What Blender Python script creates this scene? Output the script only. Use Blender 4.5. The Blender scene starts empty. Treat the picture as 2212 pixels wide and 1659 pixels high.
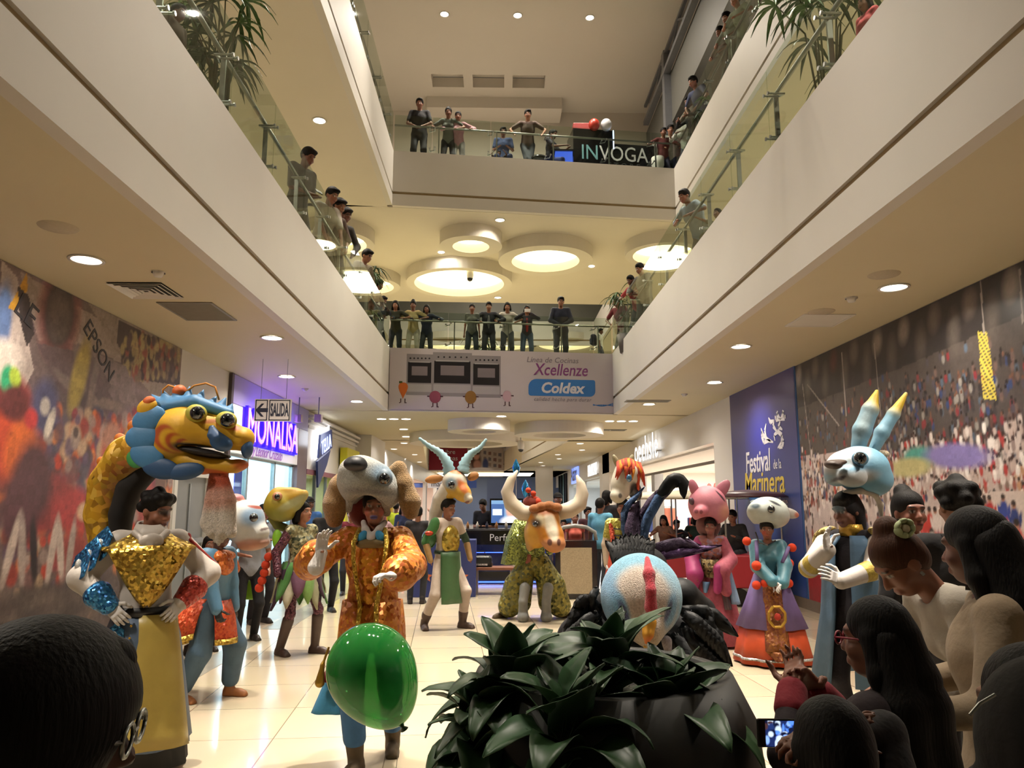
import bpy, math, random
import numpy as np
from mathutils import Vector, Matrix, Euler
SC = bpy.context.scene
COL = SC.collection
R = math.radians
# ------------------------------------------------------------------ camera
EYE = Vector((0, 0, 1.6)); FPX = 1611.0; PITCH = R(9.15); YAW = R(1.17)
cam_data = bpy.data.cameras.new('camera'); cam = bpy.data.objects.new('camera', cam_data); COL.objects.link(cam)
cam_data.sensor_width = 36.0; cam_data.lens = 36.0 * FPX / 2212.0; cam_data.clip_start = 0.05; cam_data.clip_end = 200
cam.location = EYE; cam.rotation_euler = (math.pi/2 + PITCH, 0, -YAW)
SC.camera = cam
# ------------------------------------------------------------------ world, exposure
SC.view_settings.view_transform = 'Standard'; SC.view_settings.look = 'None'; SC.view_settings.gamma = 1.0
SC.view_settings.exposure = 0.14; SC.view_settings.use_curve_mapping = False
W = bpy.data.worlds.new('world'); SC.world = W; W.use_nodes = True
W.node_tree.nodes['Background'].inputs[0].default_value = (1.0, 0.86, 0.66, 1); W.node_tree.nodes['Background'].inputs[1].default_value = 0.05
SC.cycles.max_bounces = 7; SC.cycles.diffuse_bounces = 4; SC.cycles.glossy_bounces = 3; SC.cycles.transparent_max_bounces = 12
SC.cycles.transmission_bounces = 3; SC.cycles.sample_clamp_indirect = 3.0; SC.cycles.caustics_reflective = False; SC.cycles.caustics_refractive = False
WARM = (1.0, 0.90, 0.76); NEUT = (1.0, 0.95, 0.88); COOL = (0.80, 0.90, 1.0)
def lamp(name, loc, power, col=WARM, size=0.3, size_y=None, rot=(0, 0, 0), parent=None, spread=180):
    l = bpy.data.lights.new(name, 'AREA'); l.energy = power; l.color = col; l.size = size
    if size_y: l.shape = 'RECTANGLE'; l.size_y = size_y
    else: l.shape = 'DISK'
    l.spread = R(spread)
    o = bpy.data.objects.new(name, l); COL.objects.link(o); o.location = loc; o.rotation_euler = rot
    if parent: o.parent = parent
    return o
# ------------------------------------------------------------------ colours and materials
def lin(h):
    if not isinstance(h, str): return tuple(h)
    h = h.lstrip('#'); v = [int(h[i:i+2], 16) / 255 for i in (0, 2, 4)]
    return tuple(x / 12.92 if x <= 0.04045 else ((x + 0.055) / 1.055) ** 2.4 for x in v)
def c4(h): return (*lin(h), 1.0)
MATS = {}
def M(name, col='#888888', rough=0.5, metal=0.0, emit=None, es=0.0, noise=None, bump=None, vc=False, sheen=0, coat=0, spec=0.5):
    if name in MATS: return MATS[name]
    m = bpy.data.materials.new(name); m.use_nodes = True; nt = m.node_tree; N = nt.nodes; L = nt.links
    b = N['Principled BSDF']; b.inputs['Roughness'].default_value = rough; b.inputs['Metallic'].default_value = metal
    b.inputs['Base Color'].default_value = c4(col); b.inputs['Specular IOR Level'].default_value = spec
    if sheen: b.inputs['Sheen Weight'].default_value = sheen; b.inputs['Sheen Roughness'].default_value = 0.4
    if coat: b.inputs['Coat Weight'].default_value = coat; b.inputs['Coat Roughness'].default_value = 0.05
    tc = N.new('ShaderNodeTexCoord'); src = None
    if vc:
        a = N.new('ShaderNodeAttribute'); a.attribute_name = 'Col'; src = a.outputs['Color']
    if noise:
        n = N.new('ShaderNodeTexNoise'); n.inputs['Scale'].default_value = noise[0]; n.inputs['Detail'].default_value = 5
        L.new(tc.outputs['Object'], n.inputs['Vector'])
        h = N.new('ShaderNodeHueSaturation'); mr = N.new('ShaderNodeMapRange')
        mr.inputs[1].default_value = 0.3; mr.inputs[2].default_value = 0.7; mr.inputs[3].default_value = 1 - noise[1]; mr.inputs[4].default_value = 1 + noise[1]
        L.new(n.outputs['Fac'], mr.inputs[0]); L.new(mr.outputs[0], h.inputs['Value'])
        h.inputs['Color'].default_value = c4(col)
        if src: L.new(src, h.inputs['Color'])
        src = h.outputs['Color']
    if src: L.new(src, b.inputs['Base Color'])
    if emit:
        b.inputs['Emission Strength'].default_value = es
        if emit == 'vc': L.new(src, b.inputs['Emission Color'])
        else: b.inputs['Emission Color'].default_value = c4(emit)
    if bump:
        n = N.new('ShaderNodeTexNoise'); n.inputs['Scale'].default_value = bump[0]; n.inputs['Detail'].default_value = 4
        L.new(tc.outputs['Object'], n.inputs['Vector'])
        bp = N.new('ShaderNodeBump'); bp.inputs['Strength'].default_value = bump[1]; bp.inputs['Distance'].default_value = 0.01
        L.new(n.outputs['Fac'], bp.inputs['Height']); L.new(bp.outputs['Normal'], b.inputs['Normal'])
    MATS[name] = m; return m
def M_glitter(name, c1, c2, scale=90, metal=0.8, rough=0.25, vc=False):
    """sequin cloth: every cell has its own tilt and tone"""
    if name in MATS: return MATS[name]
    m = M(name, c1, rough, metal, vc=vc); nt = m.node_tree; N = nt.nodes; L = nt.links; b = N['Principled BSDF']
    tc = N.new('ShaderNodeTexCoord'); v = N.new('ShaderNodeTexVoronoi'); v.inputs['Scale'].default_value = scale
    L.new(tc.outputs['Object'], v.inputs['Vector'])
    mx = N.new('ShaderNodeMix'); mx.data_type = 'RGBA'
    sp = N.new('ShaderNodeSeparateColor'); L.new(v.outputs['Color'], sp.inputs[0])
    L.new(sp.outputs[0], mx.inputs['Factor'])
    if vc:
        a = N.new('ShaderNodeAttribute'); a.attribute_name = 'Col'; L.new(a.outputs['Color'], mx.inputs[6])
    else: mx.inputs[6].default_value = c4(c1)
    mx.inputs[7].default_value = c4(c2); L.new(mx.outputs[2], b.inputs['Base Color'])
    g = N.new('ShaderNodeNewGeometry'); ad = N.new('ShaderNodeVectorMath'); ad.operation = 'SUBTRACT'
    ad.inputs[1].default_value = (0.5, 0.5, 0.5); L.new(v.outputs['Color'], ad.inputs[0])
    sc = N.new('ShaderNodeVectorMath'); sc.operation = 'SCALE'; sc.inputs['Scale'].default_value = 0.9; L.new(ad.outputs[0], sc.inputs[0])
    s2 = N.new('ShaderNodeVectorMath'); L.new(g.outputs['Normal'], s2.inputs[0]); L.new(sc.outputs[0], s2.inputs[1])
    nm = N.new('ShaderNodeVectorMath'); nm.operation = 'NORMALIZE'; L.new(s2.outputs[0], nm.inputs[0]); L.new(nm.outputs[0], b.inputs['Normal'])
    return m
def M_glass(name, tint='#e6efe8', refl=1.0, rough=0.02):
    if name in MATS: return MATS[name]
    m = bpy.data.materials.new(name); m.use_nodes = True; nt = m.node_tree; N = nt.nodes; L = nt.links
    N.remove(N['Principled BSDF']); out = N['Material Output']
    t = N.new('ShaderNodeBsdfTransparent'); t.inputs[0].default_value = c4(tint)
    g = N.new('ShaderNodeBsdfGlossy'); g.inputs['Roughness'].default_value = rough
    ge = N.new('ShaderNodeNewGeometry'); dt = N.new('ShaderNodeVectorMath'); dt.operation = 'DOT_PRODUCT'; L.new(ge.outputs['Normal'], dt.inputs[0]); L.new(ge.outputs['Incoming'], dt.inputs[1])
    def mth(op, a, b): n = N.new('ShaderNodeMath'); n.operation = op; [L.new(v, n.inputs[i]) if hasattr(v, 'links') else setattr(n.inputs[i], 'default_value', v) for i, v in enumerate((a, b))]; return n.outputs[0]
    f = mth('MINIMUM', mth('ADD', mth('MULTIPLY', mth('POWER', mth('SUBTRACT', 1.0, mth('ABSOLUTE', dt.outputs['Value'], 0.0)), 5.0), 0.5 * refl), 0.03 * refl), 0.22)
    mx = N.new('ShaderNodeMixShader'); L.new(f, mx.inputs[0]); L.new(t.outputs[0], mx.inputs[1]); L.new(g.outputs[0], mx.inputs[2])
    L.new(mx.outputs[0], out.inputs[0]); MATS[name] = m; return m
# ------------------------------------------------------------------ object helpers
def empty(name, loc=(0, 0, 0), rz=0.0):
    o = bpy.data.objects.new(name, None); o.empty_display_size = 0.1; COL.objects.link(o); o.location = loc; o.rotation_euler = (0, 0, rz); return o
def tag(o, label=None, cat=None, group=None, kind=None):
    if label: o['label'] = label
    if cat: o['category'] = cat
    if group: o['group'] = group
    if kind: o['kind'] = kind
    return o
def mesh_obj(name, verts, faces, mat, parent=None, cols=None, smooth=False, mats=None, mi=None):
    me = bpy.data.meshes.new(name); V = np.asarray(verts, dtype=np.float32)
    me.from_pydata([tuple(v) for v in V.tolist()], [], [tuple(f) for f in (faces.tolist() if hasattr(faces, 'tolist') else faces)])
    if cols is not None:
        a = me.color_attributes.new('Col', 'FLOAT_COLOR', 'POINT'); cc = np.ones((len(V), 4), np.float32); cc[:, :3] = cols; a.data.foreach_set('color', cc.ravel())
    if mats:
        for m in mats: me.materials.append(m)
        me.polygons.foreach_set('material_index', np.array(mi, np.int32))
    elif mat: me.materials.append(mat)
    if smooth: me.polygons.foreach_set('use_smooth', np.ones(len(me.polygons), bool))
    me.update(); o = bpy.data.objects.new(name, me); COL.objects.link(o)
    if parent: o.parent = parent
    return o
class MB:
    """collects shapes into ONE mesh"""
    def __init__(s): s.v = []; s.f = []; s.c = []; s.m = []; s.col = (1, 1, 1); s.mi = 0
    def add(s, V, F):
        n = len(s.v); s.v += [tuple(map(float, p)) for p in V]; s.f += [tuple(int(i) + n for i in f) for f in F]
        s.c += [lin(s.col)] * len(V); s.m += [s.mi] * len(F); return s
    def box(s, a, b):
        x0, y0, z0 = [min(a[i], b[i]) for i in range(3)]; x1, y1, z1 = [max(a[i], b[i]) for i in range(3)]
        V = [(x0, y0, z0), (x1, y0, z0), (x1, y1, z0), (x0, y1, z0), (x0, y0, z1), (x1, y0, z1), (x1, y1, z1), (x0, y1, z1)]
        return s.add(V, [(0, 3, 2, 1), (4, 5, 6, 7), (0, 1, 5, 4), (1, 2, 6, 5), (2, 3, 7, 6), (3, 0, 4, 7)])
    def beam(s, p, q, w, h, up=(0, 0, 1)):
        p, q = Vector(p), Vector(q); d = (q - p).normalized(); r = d.cross(Vector(up)).normalized(); u = r.cross(d)
        V = [o + r * (sx * w / 2) + u * (sz * h / 2) for o in (p, q) for sx, sz in ((-1, -1), (1, -1), (1, 1), (-1, 1))]
        return s.add(V, [(0, 1, 2, 3), (7, 6, 5, 4), (0, 4, 5, 1), (1, 5, 6, 2), (2, 6, 7, 3), (3, 7, 4, 0)])
    def prism(s, poly, n, d):
        """planar polygon (3D points) given thickness d along n"""
        k = len(poly); n = Vector(n) * d; V = [Vector(p) for p in poly] + [Vector(p) + n for p in poly]
        F = [tuple(range(k))[::-1], tuple(range(k, 2 * k))] + [(i, (i + 1) % k, k + (i + 1) % k, k + i) for i in range(k)]
        return s.add(V, F)
    def tube(s, pts, r, n=8, caps=True):
        pts = [Vector(p) for p in pts]; k = len(pts); rr = r if hasattr(r, '__len__') else [r] * k; V = []; F = []; pr = None
        for i, p in enumerate(pts):
            d = (pts[min(i + 1, k - 1)] - pts[max(i - 1, 0)]).normalized()
            if pr is None:
                a = Vector((0, 0, 1)) if abs(d.z) < .9 else Vector((1, 0, 0)); u = d.cross(a).normalized()
            else: u = (pr - d * pr.dot(d)).normalized()
            pr = u; w = d.cross(u)
            V += [p + (u * math.cos(t) + w * math.sin(t)) * rr[i] for t in [2 * math.pi * j / n for j in range(n)]]
        for i in range(k - 1):
            for j in range(n): F.append((i * n + j, i * n + (j + 1) % n, (i + 1) * n + (j + 1) % n, (i + 1) * n + j))
        if caps: F.append(tuple(range(n))[::-1]); F.append(tuple(range((k - 1) * n, k * n)))
        return s.add(V, F)
    def lathe(s, prof, n=32, c=(0, 0, 0), closed=False, ax='z'):
        V = []; F = []
        for r, z in prof:
            for j in range(n):
                t = 2 * math.pi * j / n; p = (r * math.cos(t), r * math.sin(t), z)
                if ax == 'y': p = (p[0], p[2], p[1])
                if ax == 'x': p = (p[2], p[0], p[1])
                V.append((c[0] + p[0], c[1] + p[1], c[2] + p[2]))
        k = len(prof)
        for i in range(k if closed else k - 1):
            a = i * n; b = ((i + 1) % k) * n
            for j in range(n): F.append((a + j, a + (j + 1) % n, b + (j + 1) % n, b + j))
        return s.add(V, F)
    def ball(s, c, r, n=12):
        r = r if hasattr(r, '__len__') else (r, r, r); V = []; F = []
        for i in range(n + 1):
            ph = math.pi * i / n
            for j in range(2 * n):
                t = math.pi * j / n; V.append((c[0] + r[0] * math.sin(ph) * math.cos(t), c[1] + r[1] * math.sin(ph) * math.sin(t), c[2] - r[2] * math.cos(ph)))
        for i in range(n):
            for j in range(2 * n):
                q = (i * 2 * n + j, i * 2 * n + (j + 1) % (2 * n), (i + 1) * 2 * n + (j + 1) % (2 * n), (i + 1) * 2 * n + j); F.append(q)
        return s.add(V, F)
    def build(s, name, mat=None, parent=None, smooth=False, vc=False, mats=None):
        return mesh_obj(name, s.v, s.f, mat, parent, cols=np.array(s.c) if vc else None, smooth=smooth, mats=mats, mi=s.m)
def box(name, a, b, mat, parent=None): return MB().box(a, b).build(name, mat, parent)
def struct(name, mb, mat, parent=None, smooth=False):
    o = mb.build(name, mat, parent, smooth=smooth)
    if not parent: o['kind'] = 'structure'
    return o
def bevel(o, w=0.01, n=2):
    m = o.modifiers.new('edge', 'BEVEL'); m.width = w; m.segments = n; m.limit_method = 'ANGLE'; return o
def solid(o, t=0.006):
    m = o.modifiers.new('thick', 'SOLIDIFY'); m.thickness = t; m.offset = 0; return o
def text(name, s, size, mat, parent=None, loc=(0, 0, 0), rot=(0, 0, 0), ext=0.01, shear=0, off=0, align='CENTER', sx=1.0, space=1.0):
    cu = bpy.data.curves.new(name, 'FONT'); cu.body = s; cu.size = size; cu.extrude = ext; cu.shear = shear; cu.offset = off
    cu.align_x = align; cu.align_y = 'CENTER'; cu.space_character = space; cu.resolution_u = 3
    t = bpy.data.objects.new(name, cu); COL.objects.link(t)
    me = bpy.data.meshes.new_from_object(t.evaluated_get(bpy.context.evaluated_depsgraph_get())); bpy.data.objects.remove(t)
    me.materials.clear(); me.materials.append(mat); o = bpy.data.objects.new(name, me); COL.objects.link(o)
    o.location = loc; o.rotation_euler = rot; o.scale = (sx, 1, 1)
    if parent: o.parent = parent
    return o
def copy_tree(o, parent=None):
    c = o.copy(); COL.objects.link(c)
    if parent: c.parent = parent
    for ch in o.children: copy_tree(ch, c)
    return c
# where a line of sight of the camera meets a plane of the place
_f = Vector((math.sin(YAW) * math.cos(PITCH), math.cos(YAW) * math.cos(PITCH), math.sin(PITCH))); _r = Vector((math.cos(YAW), -math.sin(YAW), 0)); _u = _r.cross(_f)
def ray(px, py): return _f * FPX + _r * (px - 1106) - _u * (py - 829.5)
def gp(px, py, z=0.0): d = ray(px, py); return EYE + d * ((z - 1.6) / d.z)
def xp(px, py, X): d = ray(px, py); return EYE + d * (X / d.x)
def yp(px, py, Y): d = ray(px, py); return EYE + d * (Y / d.y)
# ------------------------------------------------------------------ blended solids: tapered limbs and ovoids fused into one surface
def rotm(r):
    if r is None: return np.eye(3)
    return np.array(Euler([R(a) for a in r]).to_matrix())
def dirm(d, up=(0, 0, 1)):
    """matrix whose local z looks along d"""
    z = Vector(d).normalized(); u = Vector(up)
    if abs(z.dot(u)) > .98: u = Vector((0, 1, 0))
    x = u.cross(z).normalized(); y = z.cross(x); return np.array([x, y, z]).T
def Cp(a, b, ra, rb=None, col=None, k=None, op='+'):
    return dict(t='c', a=np.array(a, float), b=np.array(b, float), ra=ra, rb=ra if rb is None else rb, col=col, k=k, op=op)
def El(c, r, col=None, rot=None, k=None, op='+'):
    r = np.array(r if hasattr(r, '__len__') else (r, r, r), float); m = rot if isinstance(rot, np.ndarray) else rotm(rot)
    return dict(t='e', c=np.array(c, float), r=r, m=m, col=col, k=k, op=op)
def Bx(c, h, rad=0.01, col=None, rot=None, k=None, op='+'):
    m = rot if isinstance(rot, np.ndarray) else rotm(rot); return dict(t='b', c=np.array(c, float), h=np.array(h, float), rad=rad, m=m, col=col, k=k, op=op)
def Pt(c, r, col, rot=None, soft=0.15):
    d = El(c, r, col, rot); d['op'] = 'p'; d['soft'] = soft; return d
def Chain(pts, rads, col=None, k=None):
    return [Cp(pts[i], pts[i + 1], rads[i], rads[i + 1], col, k) for i in range(len(pts) - 1)]
def _dist(p, X):
    if p['t'] == 'c':
        ba = p['b'] - p['a']; pa = X - p['a']; h = np.clip((pa @ ba) / max(ba @ ba, 1e-12), 0, 1)
        return np.linalg.norm(pa - h[..., None] * ba, axis=-1) - (p['ra'] + (p['rb'] - p['ra']) * h)
    q = (X - p['c']) @ p['m']
    if p['t'] == 'e':
        k0 = np.linalg.norm(q / p['r'], axis=-1); k1 = np.linalg.norm(q / p['r'] ** 2, axis=-1)
        return np.where(k1 < 1e-9, -p['r'].min(), k0 * (k0 - 1) / np.maximum(k1, 1e-9))
    d = np.abs(q) - (p['h'] - p['rad']); return np.linalg.norm(np.maximum(d, 0), axis=-1) + np.minimum(d.max(-1), 0) - p['rad']
def _bbox(p):
    if p['t'] == 'c':
        r = max(p['ra'], p['rb']); return np.minimum(p['a'], p['b']) - r, np.maximum(p['a'], p['b']) + r
    e = np.sqrt((p['m'] ** 2) @ (p['r' if p['t'] == 'e' else 'h'] ** 2)) if p['t'] == 'e' else np.abs(p['m']) @ p['h']
    return p['c'] - e, p['c'] + e
_E = [(0, 1), (2, 3), (4, 5), (6, 7), (0, 2), (1, 3), (4, 6), (5, 7), (0, 4), (1, 5), (2, 6), (3, 7)]
_CO = np.array([(i & 1, (i >> 1) & 1, (i >> 2) & 1) for i in range(8)])
def blob(name, prims, vox, mat, parent=None, k=0.02, soft=0.008, col='#888888', warp=None):
    solids = [p for p in prims if p['op'] != 'p']; adds = [p for p in solids if p['op'] == '+']
    bb = [_bbox(p) for p in adds]; lo = np.min([b[0] for b in bb], 0) - 3 * vox - k; hi = np.max([b[1] for b in bb], 0) + 3 * vox + k
    n = np.ceil((hi - lo) / vox).astype(int) + 1; D = np.full(n, 1.0, np.float32)
    ax = [lo[i] + vox * np.arange(n[i]) for i in range(3)]
    for p in solids:
        kk = p['k'] if p['k'] is not None else k; b0, b1 = _bbox(p); mg = kk + 2.5 * vox
        i0 = np.maximum(np.floor((b0 - mg - lo) / vox).astype(int), 0); i1 = np.minimum(np.ceil((b1 + mg - lo) / vox).astype(int) + 1, n)
        if np.any(i1 <= i0): continue
        sl = tuple(slice(a, b) for a, b in zip(i0, i1))
        X = np.stack(np.meshgrid(*[ax[i][sl[i]] for i in range(3)], indexing='ij'), -1); d = _dist(p, X); S = D[sl]
        if p['op'] == '+':
            if kk > 0: h = np.maximum(kk - np.abs(S - d), 0) / kk; D[sl] = np.minimum(S, d) - h * h * kk * .25
            else: D[sl] = np.minimum(S, d)
        else:
            if kk > 0: h = np.maximum(kk - np.abs(S + d), 0) / kk; D[sl] = np.maximum(S, -d) + h * h * kk * .25
            else: D[sl] = np.maximum(S, -d)
    ins = D < 0; m = n - 1
    cnt = np.zeros(m, np.int8)
    for dx, dy, dz in _CO: cnt += ins[dx:dx + m[0], dy:dy + m[1], dz:dz + m[2]]
    act = np.argwhere((cnt > 0) & (cnt < 8))
    vals = np.stack([D[act[:, 0] + d[0], act[:, 1] + d[1], act[:, 2] + d[2]] for d in _CO], 1)
    acc = np.zeros((len(act), 3)); num = np.zeros(len(act))
    for a, b in _E:
        va, vb = vals[:, a], vals[:, b]; cr = (va < 0) != (vb < 0); t = np.where(cr, va / np.where(cr, va - vb, 1), 0)
        pos = _CO[a] + t[:, None] * (_CO[b] - _CO[a]); acc += np.where(cr[:, None], pos, 0); num += cr
    V = lo + (act + acc / num[:, None]) * vox
    idx = np.full(m, -1, np.int64); idx[act[:, 0], act[:, 1], act[:, 2]] = np.arange(len(act)); F = []
    for a in range(3):
        b, c = (a + 1) % 3, (a + 2) % 3; s0 = [slice(None)] * 3; s1 = [slice(None)] * 3; s0[a] = slice(0, n[a] - 1); s1[a] = slice(1, n[a])
        A, B = ins[tuple(s0)], ins[tuple(s1)]; e = np.argwhere(A != B)
        e = e[(e[:, b] > 0) & (e[:, b] < n[b] - 1) & (e[:, c] > 0) & (e[:, c] < n[c] - 1)]
        if not len(e): continue
        fl = A[e[:, 0], e[:, 1], e[:, 2]]; q = []
        for db, dc in ((-1, -1), (0, -1), (0, 0), (-1, 0)):
            g = e.copy(); g[:, b] += db; g[:, c] += dc; q.append(idx[g[:, 0], g[:, 1], g[:, 2]])
        q = np.stack(q, 1); q[~fl] = q[~fl][:, ::-1]; F.append(q)
    F = np.concatenate(F); cols = None
    if any(p['col'] for p in prims):
        base = [p for p in adds]; dd = np.stack([_dist(p, V) for p in base], 1); dm = dd.min(1, keepdims=True)
        w = np.exp(-np.minimum((dd - dm) / soft, 30) ** 1); cc = np.array([lin(p['col'] or col) for p in base]); cols = (w @ cc) / w.sum(1, keepdims=True)
        for p in prims:
            if p['op'] == 'p':
                q = (V - p['c']) @ p['m']; k0 = np.linalg.norm(q / p['r'], axis=-1); w = np.clip((1 + p['soft'] - k0) / (2 * p['soft']), 0, 1); w = (w * w * (3 - 2 * w))[:, None]
                cols = cols * (1 - w) + np.array(lin(p['col'])) * w
    if warp is not None: V = warp(V)
    return mesh_obj(name, V, F, mat, parent, cols=cols, smooth=True)
def loft(name, rings, mat, parent=None, n=40, cap=False, thick=0.006, col=None, vcf=None):
    """cloth shell: each ring = (centre, rx, ry, ripple amplitude, ripple count, tilt) ; vcf(t,u)->colour"""
    V = []; F = []; cols = []
    for i, rg in enumerate(rings):
        c, rx, ry, am, nr = rg[:5]; tx = rg[5] if len(rg) > 5 else (0, 0); a0, a1 = (rg[6] if len(rg) > 6 else (0, 2 * math.pi))
        full = abs(a1 - a0) > 6.2
        for j in range(n if full else n + 1):
            t = a0 + (a1 - a0) * j / n; m = 1 + am * math.sin(nr * t + 0.7 * math.sin(3 * t)); x = rx * m * math.cos(t); y = ry * m * math.sin(t)
            V.append((c[0] + x, c[1] + y, c[2] + tx[0] * x + tx[1] * y))
            if vcf: cols.append(lin(vcf(t, i / (len(rings) - 1))))
    w = len(V) // len(rings)
    for i in range(len(rings) - 1):
        for j in range(w if w == n else w - 1): F.append((i * w + j, i * w + (j + 1) % w, (i + 1) * w + (j + 1) % w, (i + 1) * w + j))
    o = mesh_obj(name, V, F, mat, parent, cols=np.array(cols) if vcf else None, smooth=True)
    if thick: solid(o, thick)
    return o
# ================================================================== THE BUILDING
XL, XR, XL3, XR3, WL, WR = -2.59, 2.89, -2.45, 4.37, -4.52, 4.81
ZC, Z2, ZF2, ZC2, Z3, ZF3, ZT = 3.8, 5.05, 5.33, 8.46, 9.5, 9.81, 13.5
WHITE = M('cream_paint', '#d3cec6', 0.55, noise=(1.5, 0.02), bump=(60, 0.03))
GROOVE = M('groove_tan_shade', '#8f7a55', 0.6, noise=(3, 0.05))  # tan stands for the paint and the shade inside the recess
SOFFIT = M('ceiling_paint', '#cdc2a4', 0.6, noise=(0.8, 0.02))
STEEL = M('brushed_steel', '#a5a8a6', 0.3, 0.9, noise=(30, 0.08))
GREYM = M('grey_painted_metal', '#77787c', 0.45, 0.3, noise=(9, 0.05))
BLACK = M('black_gloss', '#0c0c0e', 0.25, noise=(6, 0.1))
WHT = M('white_plastic', '#dedbd4', 0.4, noise=(5, 0.02))
# floor: polished cream tiles with thin joints
def floor_mat():
    m = M('polished_tiles', '#cdbfa6', 0.16, coat=0.3); nt = m.node_tree; N = nt.nodes; L = nt.links; b = N['Principled BSDF']
    tc = N.new('ShaderNodeTexCoord'); br = N.new('ShaderNodeTexBrick'); br.offset = 0; br.inputs['Scale'].default_value = 1
    br.inputs['Brick Width'].default_value = 0.8; br.inputs['Row Height'].default_value = 0.8; br.inputs['Mortar Size'].default_value = 0.004
    br.inputs['Color1'].default_value = c4('#c8baa2'); br.inputs['Color2'].default_value = c4('#bfb096'); br.inputs['Mortar'].default_value = c4('#857761')
    mp = N.new('ShaderNodeMapping'); mp.inputs['Rotation'].default_value = (0, 0, R(-4)); mp.inputs['Location'].default_value = (0.35, 0, 0)
    n = N.new('ShaderNodeTexNoise'); n.inputs['Scale'].default_value = 1.3; n.inputs['Detail'].default_value = 6
    mx = N.new('ShaderNodeMix'); mx.data_type = 'RGBA'; mx.blend_type = 'MULTIPLY'; mx.inputs[0].default_value = 0.14
    L.new(tc.outputs['Object'], mp.inputs[0]); L.new(mp.outputs[0], br.inputs['Vector']); L.new(tc.outputs['Object'], n.inputs['Vector'])
    L.new(br.outputs['Color'], mx.inputs[6]); L.new(n.outputs['Color'], mx.inputs[7]); L.new(mx.outputs[2], b.inputs['Base Color'])
    return m
struct('floor', MB().box((-9, -8, -0.2), (10, 62, 0)), floor_mat())
GREYT = M('grey_floor_band', '#8d8a80', 0.2, noise=(4, 0.06))
struct('trim_1', MB().box((-3.04, -8, -0.01), (-2.78, 9.2, 0.003)).box((-3.04, 10.1, -0.01), (-2.7, 40, 0.003)), GREYT)
# side walls of the ground storey
mb = MB().box((WL - .25, -8, 0), (WL, 10.62, ZC)).box((WL - .25, 12.0, 0), (WL, 12.56, ZC)).box((WL - .25, 10.62, 2.08), (WL, 12.0, ZC))
mb.box((WL - .25, 12.56, 3.3), (WL, 17.73, ZC)).box((WL - .25, 17.55, 0), (WL, 17.78, 3.3)).box((WL - .25, 17.78, 2.38), (WL, 24.2, ZC))
mb.box((WL - .25, 24.0, 0), (WL, 24.2, 2.4)).box((WL, 24.0, 0), (WL + .5, 24.2, ZC)).box((WL + .3, 24.2, 0), (WL + .5, 27, ZC))
struct('wall_left', mb, WHITE)
mb = MB().box((WR, -8, 0), (WR + .25, 15.3, ZC)).box((WR, 15.3, 0), (WR + .3, 16.45, ZC)).box((WR, 16.45, 2.95), (WR + .3, 34, ZC)).box((WR, 32, 0), (WR + .3, 34, ZC))
struct('wall_right', mb, M('white_panel', '#d6d2cb', 0.3, noise=(2, 0.015)))
struct('wall_back', MB().box((-9, 61.8, 0), (10, 62, 14)), M('far_blue_wall', '#5d6f94', 0.5, noise=(1, 0.05)))
struct('wall_behind_camera', MB().box((-9, -8.2, 0), (10, -8, 14)), M('dim_wall', '#6a6258', 0.7, noise=(1, 0.05)))
struct('baseboard_right', MB().box((WR - .03, -8, 0), (WR, 15.3, 0.16)), M('taupe_skirting', '#6f6458', 0.4, noise=(8, 0.05)))
struct('baseboard_left', MB().box((WL, -8, 0), (WL + .03, 10.55, 0.16)).box((WL, 12.05, 0), (WL + .03, 12.5, 0.16)), MATS['taupe_skirting'])
# floor slabs of the upper storeys; their undersides are the ceilings
def skew(x, y0, s=0.117): return y0 + (x - XL) * s
mb = MB().box((-9, -8, ZC), (XL - .12, 17.7, Z2)).box((XR + .12, -8, ZC), (10, 18.45, Z2))
mb.prism([(-9, skew(-9, 17.82), ZC), (10, skew(10, 17.82), ZC), (10, 26.6, ZC), (-9, 26.0, ZC)], (0, 0, 1), Z2 - ZC)
mb.prism([(-9, 26, ZC), (-2.6, 26, ZC), (-4.55, 50, ZC), (-4.55, 62, ZC), (-9, 62, ZC)], (0, 0, 1), Z2 - ZC).prism([(2.62, 26, ZC), (10, 26, ZC), (10, 62, ZC), (0.5, 62, ZC), (0.5, 50, ZC)], (0, 0, 1), Z2 - ZC).box((-9, 50.2, ZC), (10, 62, Z2))
struct('ceiling', mb, SOFFIT)
mb = MB().box((-9, -8, ZC2), (XL3 - .12, 16.6, Z3)).box((XR3 + .12, -8, ZC2), (10, 17.5, Z3))
mb.prism([(-9, skew(-9, 16.62), ZC2), (10, skew(10, 16.62), ZC2), (10, 25.4, ZC2), (-9, 24.6, ZC2)], (0, 0, 1), Z3 - ZC2)
mb.box((4.5, 25, ZC2), (10, 33.1, Z3)).box((-9, 25, ZC2), (-4.5, 33.1, Z3)).box((-9, 33.1, 9.3), (10, 62, 9.5))
struct('ceiling_upper', mb, M('upper_ceiling_paint', '#d6cebf', 0.6, noise=(0.8, 0.02)))
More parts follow.
